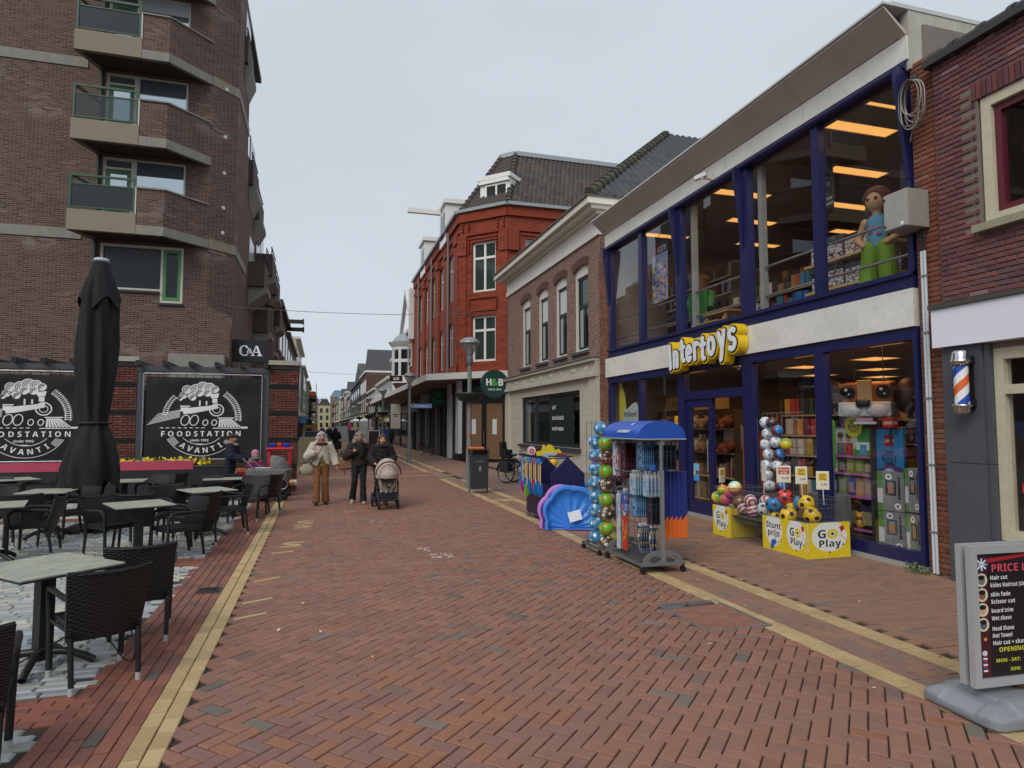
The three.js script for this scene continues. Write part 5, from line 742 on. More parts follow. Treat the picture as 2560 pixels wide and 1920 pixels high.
{
  const g = farHouse('gabled_house', 'red brick house with tall white edged gable beside the white bay turret', 1, -49.6, -57, 9.2, '#8f3f2b', { cols: 2, gable: 3.6, x: 6.7, roofC: '#8a3d2a' });
  mesh('gable_trim', [beam([0, 9.6, 0.1], [3.7, 12.9, 0.1], 0.3, 0.35), beam([7.4, 9.6, 0.1], [3.7, 12.9, 0.1], 0.3, 0.35), bx(7.0, 8.4, 0, 7.7, 12.3, 0.35)], white, g);
  const b = thing('bay_turret', 'white round bay turret with tall windows and grey dome cap', 'bay window', [6.7, 0, -53.2]);
  mesh('wall', [new THREE.CylinderGeometry(1.25, 1.25, 0.6, 24).translate(0, 5.5, 0), new THREE.CylinderGeometry(1.25, 1.25, 0.25, 24).translate(0, 7.0, 0), new THREE.CylinderGeometry(1.25, 1.25, 0.3, 24).translate(0, 8.05, 0), new THREE.CylinderGeometry(1.55, 1.3, 0.35, 24).translate(0, 8.35, 0)], white, b); mesh('pane', new THREE.CylinderGeometry(1.16, 1.16, 2.7, 24).translate(0, 6.7, 0), skyGlass, b);
  for (let i = 0; i < 10; i++) { const a = i / 10 * 6.283; mesh('mullion', bc(0.22, 2.5, 0.1, Math.sin(a) * 1.2, 6.9, Math.cos(a) * 1.2, a), white, b); } mesh('dome', new THREE.SphereGeometry(1.2, 24, 10, 0, 6.3, 0, 1.57).scale(1, 0.7, 1).translate(0, 8.5, 0), M('#8f9aa4', { r: 0.5 }), b); mesh('corbel', new THREE.CylinderGeometry(1.2, 0.6, 0.9, 20).translate(0, 4.76, 0), M('#5f2a20'), b);
  farHouse('white_house', 'white modern house with a long row of tall panes beyond the turret', 1, -57, -64, 8, '#c4c6c4', { rows: 1, cols: 6, shop: 4.1, glass: M('#8d9c9c', { r: 0.1 }) });
  farHouse('grey_house', 'low pale grey house at the end of the canopy', 1, -64, -79, 6.4, '#a9aca9', { rows: 1, cols: 4, x: 6.4 });
  farHouse('white_house', 'low white house with blue and dark shop fascias', 1, -79, -92, 6.1, '#c9cdcc', { rows: 1, cols: 3, x: 6.2, fascia: '#2f3a4a' });
  const bb = farHouse('brick_house', 'brown brick house with white cornice and tall red gable with chimneys', 1, -92, -106, 9.2, '#5c4038', { rows: 2, cols: 3, x: 6, cornC: '#d5d4cf', gable: 4 });
  mesh('far_gable', poly([[0, 9], [9, 9], [4.5, 14.5]], 1).translate(2, 0, -12), M('#8a5140', { grain: 2 }), bb); for (const x of [5.2, 6.6, 8]) mesh('chimney', bx(x, 12, -12, x + 1.1, 15.5 + (x > 6 ? 1 : 0), -11), M('#7f6040', { grain: 1 }), bb);
  farHouse('dark_house', 'dark slate clad house with steep gable roof in the right row', 1, -106, -140, 8.8, '#33363b', { rows: 2, cols: 5, x: 5.9, gable: 4.5, frame: '#5c6066', cornC: '#3b3e43' });
  [[-140, -156, 8, '#6e5044', 'brown'], [-156, -170, 9.5, '#8c8f8f', 'grey'], [-170, -186, 9, '#7a4a3c', 'red brown'], [-186, -204, 9.5, '#b5b0a4', 'cream'], [-204, -226, 9, '#75706a', 'dull grey'], [-226, -250, 9, '#7c3236', 'crimson']].forEach(([a, b, h, c, n], i) => farHouse('far_house', `${n} house far down the right side of the street, ${['first', 'second', 'third', 'fourth', 'fifth', 'last'][i]} past the dark one`, 1, a, b, h, c, { x: 5.8 - i * 0.25, cols: 4, gable: i & 1 ? 3 : 0, rows: 2 }));
  // left row
  const l1 = farHouse('brown_house', 'dark brown house with two hoisting beams past the round bay', -1, -39.8, -50, 8.9, '#463931', { cols: 3, cornC: '#3a302b' }); for (const z of [-48.8, -49.6]) { const s = thing('hoist_beam', z > -49 ? 'upper dark beam sticking out over the street on the left' : 'lower dark beam sticking out over the street on the left', 'beam', [-2.5, z > -49 ? 9.25 : 8.8, z]); mesh('beam', [bx(0, -0.13, -0.15, 1.1, 0.13, 0.15), bx(1.1, -0.2, -0.17, 1.2, 0.2, 0.17)], M('#2b2b2d'), s); }
  const l2 = farHouse('bay_house', 'brown house with overhanging bay past the hoisting beams', -1, -50, -66, 8.4, '#574a42', { cols: 4, cornC: '#6d675f' });
  mesh('bay', bx(3, 3.7, 0, 7, 6.4, 0.7), M('#4a3f39', { grain: 1 }), l2);
  farHouse('cream_house', 'cream rendered house behind the end pillar', -1, -66, -84, 10.2, '#c2b9a2', { cols: 4, rows: 3, x: -2.45, corn: 0.4 });
  farHouse('grey_house', 'grey green house between the cream one and the scaffold', -1, -84, -104, 9, '#7d8580', { cols: 4, rows: 2, x: -2.2, shopC: '#3a2f45' });
  farHouse('yellow_house', 'pale yellow house wrapped by the scaffold', -1, -104, -128, 8.4, '#b7a878', { cols: 4, rows: 2, x: -2.0 });
  farHouse('far_house', 'dull brown house far down the left side past the scaffold', -1, -128, -180, 8, '#7a6c60', { cols: 6, rows: 2, x: -1.6 });
  const s = thing('scaffold', 'tube scaffold with orange tarpaulin on the far left house front', 'scaffolding', [-1.9, 0, -106]), sm = M('#6f7478', { r: 0.5, m: 0.4 });
  for (let k = 0; k < 2; k++) for (let i = 0; i < 5; i++) mesh('standard', bar([k * 1.1, 0, -i * 4], [k * 1.1, 7 + (i === 0 ? 1.4 : 0), -i * 4], 0.05, 0.05, 5), sm, s);
  for (let j = 1; j < 4; j++) { mesh('deck', bx(0.1, j * 2, -16, 1.1, j * 2 + 0.08, 0), M('#4c4a48'), s); mesh('ledger', [bar([1.1, j * 2 + 1, 0], [1.1, j * 2 + 1, -16], 0.04, 0.04, 5), bar([0.1, j * 2 + 1, 0], [1.1, j * 2 + 1, 0], 0.04, 0.04, 5)], sm, s); }
  mesh('tarpaulin', bx(0.2, 6.4, -4, 1.1, 7.1, 0.1), M('#d96a32', { r: 0.7 }), s); mesh('debris_net', bx(1.1, 1, -16, 1.14, 6.4, -6), M('#aeb8c4', { r: 0.9 }), s);
  const hb = thing('site_board', 'ochre boarded site hoarding under the scaffold', 'hoarding', [-2.25, 0, -100]); mesh('board', bx(0, 0.5, -0.2, 1.75, 1.9, 0.2), M('#b78d45', { r: 0.8, grain: 1 }), hb); mesh('foot', bx(-0.3, 0, -0.4, 2.1, 0.5, 0.4), M('#c9c9c6'), hb); mesh('rail', bx(-0.2, 0.4, -0.1, 1.7, 0.5, 0.1), M('#3f3a33'), hb);
  signX('shop_sign', 'blue hanging sign beyond the end pillar', -1.55, 2.27, -62, 0.66, 0.66, printed(128, 120, (g, w, h) => { g.fillStyle = '#2f7fb5'; g.fillRect(0, 0, w, h); g.strokeStyle = '#cfe3f0'; g.lineWidth = 5; g.beginPath(); g.moveTo(20, 60); g.lineTo(50, 30); g.lineTo(64, 50); g.lineTo(90, 28); g.lineTo(110, 60); g.stroke(); g.fillStyle = '#cfe3f0'; g.fillRect(20, 78, 90, 8); }));
  signX('shop_sign', 'small purple sign under the blue hanging sign', -1.72, 1.75, -62, 0.36, 0.34, M('#3a1f52'));
  signX('shop_sign', 'black sign with white block letters above the canopy end', 5.35, 5.3, -49, 0.95, 0.44, printed(220, 100, (g, w, h) => { g.fillStyle = '#0f0f10'; g.fillRect(0, 0, w, h); g.fillStyle = '#e9e9e9'; for (const x of [62, 82, 102]) g.fillRect(x, 28, 8, 46); g.fillRect(62, 66, 48, 9); g.fillRect(122, 28, 9, 46); for (const y of [28, 47, 66]) g.fillRect(122, y, 42, 8); }));
  signX('shop_sign', 'yellow hanging sign far down the right row', 5.05, 2.85, -86, 0.95, 0.45, printed(160, 80, (g, w, h) => { g.fillStyle = '#c9b52c'; g.fillRect(0, 0, w, h); g.fillStyle = '#5a531f'; g.fillRect(14, 34, 132, 12); }));
  signX('shop_sign', 'pale green lit pharmacy style sign on the grey house', 5.9, 3.6, -66, 0.9, 1.2, M('#9fc7b4'));
  // the row of buildings closing the street
  const end = [[-26, -8, 9, '#6f6358', 'brown'], [-8, -1, 11.5, '#8f8272', 'tan'], [-1, 3.4, 9.5, '#c4b98f', 'cream'], [3.4, 9, 13, '#857568', 'grey brown'], [9, 22, 12, '#7d3238', 'crimson']];
  end.forEach(([a, b, h, c, n], i) => { const t = thing('far_building', `${n} building closing the far end of the street, ${['leftmost', 'second from the left', 'middle', 'fourth', 'rightmost'][i]}`, 'building', [a, 0, -262]), L = b - a, k = Math.max(2, Math.round(L / 3)); mesh('wall', bx(0, 0, -8, L, h, 0), M(c, { r: 0.9, grain: 3 }), t); for (let j = 0; j < 3; j++) for (let q = 0; q < k; q++) mesh('window', bx(L * (q + 0.25) / k, 1.2 + j * h / 3.4, 0, L * (q + 0.7) / k, 1.2 + j * h / 3.4 + 1.7, 0.06), j ? skyGlass : darkGlass, t); mesh('roof', poly([[-0.2, h], [L + 0.2, h], [L * 0.75, h + 2.6], [L * 0.25, h + 2.6]], 7).translate(0, 0, -7.5), M(i === 3 ? '#7d97ad' : '#4a4542', { r: 0.8 }), t); });
  // bare tree in front of them
  const tr = thing('bare_tree', 'bare brown winter tree before the buildings at the far end', 'tree', [-4.0, 0, -215]), q = rng(15), br = []; mesh('trunk', bar([0, 0, 0], [0.2, 5, 0], 0.28, 0.18, 7), M('#4a4038'), tr);
  const grow = (p, d, l, r, n) => { const e = [p[0] + d[0] * l, p[1] + d[1] * l, p[2] + d[2] * l]; br.push(bar(p, e, r, r * 0.6, 4)); if (n) for (let i = 0; i < 4; i++) grow(e, [d[0] + (q() - 0.5) * 1.5, d[1] * 0.8 + (q() - 0.2) * 0.5, d[2] + (q() - 0.5) * 1.5], l * 0.72, r * 0.6, n - 1); }; for (let i = 0; i < 7; i++) grow([0.1, 3 + i * 0.35, 0], [(q() - 0.5) * 1.6, 0.9, (q() - 0.5) * 1.6], 2.2, 0.12, 3); mesh('crown', br, M('#5a4c40'), tr);
}
// ---------- terrace furniture ----------
const wicker = M('#0e0f12', { r: 0.4, bump: 0.006, bsize: 0.13, weave: 1 }), wickD = M('#0c0d0f', { r: 0.45, bump: 0.002, bsize: 0.05, weave: 1 });
const curved = (w0, w1, y0, y1, zf, th, nx = 10, ny = 6) => { const g = new THREE.BoxGeometry(1, 1, th, nx, ny, 1), p = g.attributes.position; for (let i = 0; i < p.count; i++) { const u = p.getX(i) * 2, t = p.getY(i) + 0.5, y = y0 + (y1 - y0) * t + 0.016 * (t > 0.99 ? -(1 - u * u) * 0.6 : 0); p.setXYZ(i, u * (w0 + (w1 - w0) * t) / 2, y, p.getZ(i) + zf(t) + 0.045 * u * u); } g.computeVertexNormals(); return g; };
const chairA = (() => {
  const t = new THREE.Group(); t.name = 'terrace_chair';
  mesh('backrest', [curved(0.45, 0.52, 0.33, 0.8, (q) => -0.2 - 0.13 * q, 0.028), tube([[-0.255, 0.8, -0.285], [-0.13, 0.79, -0.32], [0, 0.786, -0.33], [0.13, 0.79, -0.32], [0.255, 0.8, -0.285]], 0.017, 14, 6)], wicker, t);
  mesh('seat', rb(0.43, 0.045, 0.45, 0.015, 0, 0.425, 0.02), wicker, t);
  for (const s of [-1, 1]) {
    mesh('arm_frame', [tube([[s * 0.225, 0.62, -0.22], [s * 0.25, 0.635, -0.1], [s * 0.255, 0.64, 0.1], [s * 0.25, 0.63, 0.2], [s * 0.245, 0.57, 0.245], [s * 0.235, 0.42, 0.25], [s * 0.225, 0.05, 0.255]], 0.021, 26, 7)], wickD, t);
    mesh('leg', [bar([s * 0.205, 0.36, -0.2], [s * 0.2, 0.05, -0.245], 0.021, 0.018, 8)], wickD, t);
    for (const g of [bar([s * 0.2, 0.05, -0.245], [s * 0.2, 0.0, -0.25], 0.019, 0.018, 8), bar([s * 0.225, 0.05, 0.255], [s * 0.225, 0, 0.256], 0.022, 0.02, 8)]) mesh('foot_cap', g, M('#a9a9a6', { r: 0.4 }), t);
  }
  mesh('side_rail', [bar([-0.21, 0.4, -0.2], [-0.23, 0.4, 0.245], 0.014), bar([0.21, 0.4, -0.2], [0.23, 0.4, 0.245], 0.014), bar([-0.225, 0.4, 0.245], [0.225, 0.4, 0.245], 0.014)], wickD, t);
  return t;
})();
const CH = [
  ['black wicker chair seen from behind, nearest whole one at the front table', -1.5, -5.35, -0.5, -0.87], ['black wicker chair tucked behind the nearest one, facing the front table', -1.45, -6.28, -0.21, 0.98],
  ['black wicker chair cut off by the bottom left corner of the photo', -1.76, -4.02, -0.31, 0.95], ['black wicker chair seen from its right side at the left middle table', -3.75, -10.55, -1, -0.05],
  ['black wicker chair with shiny woven back behind the left middle table', -4.1, -11.2, -0.1, 0.99], ['black wicker chair on the left of the green topped middle table', -2.75, -10.2, 0.74, -0.67],
  ['black wicker chair on the right of the green topped middle table', -1.8, -9.7, -0.81, -0.59], ['black wicker chair with woven back just behind the right chair of the middle table', -1.78, -10.62, -0.72, 0.7],
  ['black wicker chair standing right in front of the closed parasol', -3.72, -11.85, -0.7, -0.7], ['black wicker chair with shiny back behind the green topped middle table', -2.5, -10.75, 0.1, 1],
  ['black wicker chair left of the table in the third row, seen from behind', -2.15, -11.5, 0.66, -0.75], ['black wicker chair with its back edge on, right of the third row table', -1.4, -11.65, -0.95, -0.25],
  ['black wicker chair alone at the street end by the grey pram', -1.08, -14.1, -0.9, 0.44], ['large looking black wicker chair back below the red fire engine', -1.25, -13.35, -0.3, -0.95],
  ['black wicker chair with woven back to the right of the third row table', -1.85, -12.7, -0.5, 0.87], ['black wicker chair seen from behind right of the parasol', -3.1, -14.3, -0.3, -0.95],
  ['black wicker chair with grey woven back left of the third row table', -2.35, -12.5, 0.3, 0.95], ['black wicker chair close to the red topped screen, right of the parasol', -3.0, -15.1, -0.5, 0.87],
  ['black wicker chair seen from behind left of the farthest table', -2.1, -13.75, 0, -1], ['black wicker chair with grey woven back behind the farthest table', -1.75, -14.6, 0.1, 1],
  ['black wicker chair at the dark screen left of the parasol', -5.35, -15.1, -0.9, -0.4], ['black wicker chair with grey woven back by the left photo edge', -4.95, -13.2, 0.3, 0.95],
  ['black wicker chair cut by the left edge, farther of two', -5.95, -14.6, 0, -1], ['black wicker chair cut by the left edge, nearer of two', -4.85, -12.1, 0.3, -0.95],
];
CH.forEach(([label, x, z, a, b], i) => { const o = i ? copyOf(chairA, label, [x, 0, z], Math.atan2(a, b)) : chairA; if (!i) { scene.add(o); o.name = numbered('terrace_chair'); o.position.set(x, 0, z); o.rotation.y = Math.atan2(a, b); } tag(o, label, 'chair', 'black wicker terrace chairs'); });
const tabTex = new THREE.MeshStandardMaterial({ map: canvasTex(512, 512, (g, w, h) => { const r = rng(12); g.fillStyle = '#a3a698'; g.fillRect(0, 0, w, h); for (let i = 0; i < 900; i++) { g.fillStyle = ['rgba(190,186,160,.16)', 'rgba(110,118,116,.14)', 'rgba(150,158,150,.2)', 'rgba(205,200,178,.14)', 'rgba(128,126,112,.14)'][Math.floor(r() * 5)]; g.beginPath(); g.ellipse(r() * w, r() * h, 8 + r() * 60, 3 + r() * 16, r() * 0.6, 0, 7); g.fill(); } }), roughness: 0.45 });
const tableA = (() => {
  const t = new THREE.Group(); t.name = 'terrace_table'; const bl = M('#18191b', { r: 0.45 });
  mesh('tabletop', rb(0.7, 0.014, 0.82, 0.004, 0, 0.733, 0, 0, 0, 0, 1), tabTex, t); mesh('top_edge', rb(0.706, 0.012, 0.826, 0.004, 0, 0.719, 0), bl, t);
  mesh('column', bc(0.1, 0.66, 0.1, 0, 0.385, 0), bl, t);
  for (let i = 0; i < 4; i++) { const a = i * Math.PI / 2 + 0.78, c = Math.cos(a), s = Math.sin(a); mesh('base_foot', tube([[c * 0.03, 0.11, s * 0.03], [c * 0.16, 0.1, s * 0.16], [c * 0.29, 0.05, s * 0.29], [c * 0.34, 0.018, s * 0.34]], 0.028, 12, 7), bl, t); }
  return t;
})();
[['near table with mottled grey top at the left photo edge', -1.95, -5.7, 0.78], ['green tinged table in the middle of the terrace', -2.31, -9.8, 0.45], ['pale mottled table cut by the left edge in the middle row', -4.12, -10.2, 0.3], ['pale green table left of the closed parasol', -4.15, -12.15, 0],
  ['pale table in the third row near the street', -1.77, -11.65, 0.5], ['narrow looking table just right of the parasol', -3.55, -13.95, 0.1], ['small looking table far back by the left edge', -5.75, -15.0, 0.6], ['small looking table behind the large chair back near the fire engine', -1.85, -14.1, 0.1]].forEach(([label, x, z, a], i) => {
  const o = i ? copyOf(tableA, label, [x, 0, z], a) : tableA; if (!i) { scene.add(o); o.name = numbered('terrace_table'); o.position.set(x, 0, z); o.rotation.y = a; } tag(o, label, 'table', 'square terrace tables');
});
for (const [label, pts] of [['thin black security cable looping under the nearest chair', [[-1.7, 0.42, -4.1], [-1.72, 0.36, -4.6], [-1.5, 0.38, -5.2], [-1.3, 0.12, -5.3], [-1.22, 0.2, -5.2], [-1.28, 0.36, -5.3]]], ['thin black security cable hanging between the two chairs of the middle table', [[-2.7, 0.42, -9.9], [-2.3, 0.34, -9.6], [-1.9, 0.4, -9.7], [-1.85, 0.12, -9.9], [-1.95, 0.06, -10.1]]], ['thin black security cable strung between the chairs in the third row', [[-1.75, 0.42, -10.6], [-1.55, 0.34, -11], [-1.42, 0.42, -11.5]]]]) { const c = thing('security_cable', label, 'cable', [0, 0, 0]); mesh('cable', tube(pts, 0.005, 40, 5), black, c); }
{ // closed parasol
  const t = thing('closed_parasol', 'tall closed black parasol standing among the terrace tables', 'parasol', [-3.72, 0, -12.7]); t.scale.setScalar(1.06);
  const cloth = M('#15161a', { r: 0.85, bump: 0.002, cloth: 1, grain: 1.2 });
  const skin = (prof, folds, amp, seed, rag) => { const n = 96, P = [], I = [], m = prof.length; for (let j = 0; j < m; j++) for (let i = 0; i <= n; i++) { const a = i / n * 6.2832, [h, r, k = 1] = prof[j], f = 1 + amp * k * (Math.sin(a * folds + 0.7 * Math.sin(a * 2 + seed + h)) * 0.7 + 0.5 * Math.sin(a * (folds + 3) - h * 1.5)) + 0.05 * Math.sin(a * 2 + h * 2 + seed); const y = h - (j === m - 1 ? rag * (0.5 + 0.5 * Math.sin(a * 4 + seed)) : 0); P.push(Math.cos(a) * r * f, y, Math.sin(a) * r * f); } for (let j = 0; j < m - 1; j++) for (let i = 0; i < n; i++) { const a = j * (n + 1) + i, b = a + n + 1; I.push(a, a + 1, b, b, a + 1, b + 1); } const g = new THREE.BufferGeometry(); g.setAttribute('position', new THREE.BufferAttribute(new Float32Array(P), 3)); g.setIndex(I); g.computeVertexNormals(); return g; };
  const cm = M('#15161a', { r: 0.85, bump: 0.002, cloth: 1, grain: 1.2, side: 1 });
  mesh('canopy', skin([[4.36, 0.1, 0], [4.15, 0.15, 0.5], [3.9, 0.22], [3.7, 0.25], [3.4, 0.25], [3.0, 0.275], [2.6, 0.27], [2.2, 0.24], [1.9, 0.205], [1.75, 0.19, 0.7], [1.68, 0.2, 0.7], [1.5, 0.27], [1.25, 0.34], [1.0, 0.38, 1.2], [0.8, 0.37, 1.3]], 7, 0.14, 2, 0.3), cm, t);
  mesh('top_flap', skin([[4.37, 0.105, 0], [4.15, 0.165, 0.5], [3.9, 0.245], [3.76, 0.29]], 6, 0.1, 1, 0.2), cm, t);
  mesh('tie_strap', new THREE.TorusGeometry(0.225, 0.02, 6, 40).rotateX(Math.PI / 2).translate(0, 1.72, 0), black, t);
  mesh('cap', lathe([[0, 4.42], [0.1, 4.415], [0.115, 4.39], [0.11, 4.35], [0, 4.34]], 24), M('#b7bbbf', { r: 0.4 }), t);
  mesh('pole', bar([0, 0, 0], [0, 4.35, 0], 0.04, 0.04, 14), M('#43464a', { r: 0.4, m: 0.5 }), t); mesh('base_plate', [rb(0.6, 0.09, 0.6, 0.02, 0, 0.045, 0), bar([0, 0.08, 0], [0, 0.4, 0], 0.06)], M('#2a2b2d', { r: 0.6 }), t); mesh('crank', [bc(0.1, 0.16, 0.08, 0.06, 1.0, 0.02), bar([0.1, 1.0, 0.02], [0.2, 0.95, 0.1], 0.012)], M('#7b8288', { r: 0.4, m: 0.4 }), t);
}
// ---------- lamp posts, bin, signs ----------
const lampA = (() => {
  const t = new THREE.Group(); t.name = 'street_lamp'; const g = M('#80827e', { r: 0.6, grain: 0.5 });
  mesh('pole', [bar([0, 0, 0], [0, 1.1, 0], 0.095, 0.095, 14), bar([0, 1.1, 0], [0, 3.3, 0], 0.075, 0.06, 14), bar([0, 3.3, 0], [0, 3.66, 0], 0.055, 0.055, 12)], g, t);
  mesh('collar', lathe([[0.06, 3.5], [0.095, 3.56], [0.1, 3.7], [0.075, 3.78], [0, 3.78]], 18), M('#5d6064', { r: 0.5 }), t);
  const h = mesh('lamp_head', lathe([[0.085, 3.78], [0.2, 4.0], [0.285, 4.14], [0.28, 4.145], [0.195, 4.005], [0.08, 3.785]], 24), new THREE.MeshPhysicalMaterial({ color: 0xdfe3e3, roughness: 0.15, transmission: 0.85, thickness: 0 }), t);
  mesh('cap', lathe([[0.3, 4.13], [0.305, 4.155], [0.25, 4.23], [0.13, 4.3], [0, 4.32]], 24), M('#8c8f90', { r: 0.35, m: 0.4 }), h); mesh('reflector', lathe([[0, 3.8], [0.04, 3.82], [0.05, 4.1], [0, 4.12]], 12), M('#c9c9c4'), h);
  return t;
})();
const flowerBowl = (x, z, label) => { const b = thing('flower_bowl', label, 'hanging basket', [x, 2.45, z]); mesh('bowl', lathe([[0.1, 0], [0.3, 0.04], [0.4, 0.22], [0.42, 0.26], [0.36, 0.26], [0.1, 0.2]], 24), M('#27312d', { r: 0.5 }), b); mesh('soil', new THREE.CylinderGeometry(0.36, 0.36, 0.03, 20).translate(0, 0.22, 0), M('#2f2a24', { r: 1 }), b); };
[[4.06, -18.1, 'grey lamp post with green flower bowl beside the litter bin'], [4.04, -31.05, 'grey lamp post carrying the blue street name sign'], [4.03, -44.8, 'third grey lamp post from the front'], [4.02, -58.5, 'fourth grey lamp post from the front'], [4.0, -72, 'fifth grey lamp post down the street'], [4.0, -86, 'sixth grey lamp post down the street'], [3.95, -100, 'seventh grey lamp post down the street'], [3.9, -116, 'eighth grey lamp post down the street'], [3.85, -134, 'farthest grey lamp post down the street']].forEach(([x, z, label], i) => {
  const o = i ? copyOf(lampA, label, [x, 0, z], 0) : lampA; if (!i) { scene.add(o); o.name = numbered('street_lamp'); o.position.set(x, 0, z); } tag(o, label, 'street lamp', 'grey lamp posts along the street'); o.userData.label = label;
  if (i !== 1) flowerBowl(x, z, 'green plant bowl on the ' + ['nearest lamp post', '', 'third lamp post', 'fourth lamp post', 'fifth lamp post', 'sixth lamp post', 'seventh lamp post', 'eighth lamp post', 'farthest lamp post'][i]);
});
{
  const s = signX('street_name_sign', 'small blue street name sign on the second lamp post', 4.62, 2.72, -31.0, 0.95, 0.19, printed(240, 48, (g, w, h) => { g.fillStyle = '#2a52a3'; g.fillRect(0, 0, w, h); g.strokeStyle = '#dfe6f2'; g.lineWidth = 3; g.strokeRect(3, 3, w - 6, h - 6); text(g, 'Eerstestraat', 112, 25, 28, '#e6ecf6', 'bold', 'sans-serif', 'center', 180); g.fillRect(214, 18, 8, 12); }), 0.03); mesh('clamp', bx(-0.55, -0.06, -0.03, -0.475, 0.06, 0.03), steel, s);
  const st = thing('sticker', 'small red and white round sticker on the nearest lamp post', 'sticker', [4.06, 1.55, -18.02]); mesh('face', mv(new THREE.CylinderGeometry(0.0785, 0.0785, 0.1, 12, 1, false, -0.5, 1), 0, 0, -0.08), M('#c4473f', { r: 0.5, side: 1 }), st);
  const b = thing('litter_bin', 'dark grey litter bin with orange rim on two legs by the lamp post', 'litter bin', [4.03, 0, -16.85]), dk = M('#303437', { r: 0.5, grain: 1 });
  mesh('body', poly([[-0.19, 0.14], [0.19, 0.14], [0.23, 0.98], [-0.23, 0.98]], 0.34, { bevel: 0.015 }).translate(0, 0, -0.17), dk, b); mesh('hood', [bx(-0.24, 0.98, -0.19, 0.24, 1.0, 0.19), bx(-0.24, 1.0, -0.19, -0.2, 1.13, 0.19), bx(0.2, 1.0, -0.19, 0.24, 1.13, 0.19), bx(-0.24, 1.13, -0.19, 0.24, 1.155, 0.19), bx(-0.2, 1.0, -0.17, 0.2, 1.13, -0.02)], dk, b); mesh('orange_rim', rb(0.4, 0.06, 0.3, 0.02, -0.06, 1.18, -0.05), M('#d9672e', { r: 0.5 }), b);
  for (const x of [-0.24, 0.24]) mesh('leg', bx(x - 0.02, 0, -0.03, x + 0.02, 1.02, 0.03), M('#6d7174', { r: 0.5, m: 0.4 }), b);
  mesh('pictogram', bc(0.1, 0.17, 0.003, 0, 0.66, 0.188), printed(60, 100, (g, w, h) => { g.fillStyle = '#303437'; g.fillRect(0, 0, w, h); g.strokeStyle = '#cfd3d4'; g.lineWidth = 5; g.strokeRect(16, 46, 28, 40); g.beginPath(); g.moveTo(30, 6); g.lineTo(30, 34); g.stroke(); g.fillStyle = '#cfd3d4'; g.fillRect(12, 40, 36, 5); }), b); mesh('lettering', bc(0.2, 0.04, 0.003, 0, 0.84, 0.188), M('#565b5e'), b);
}
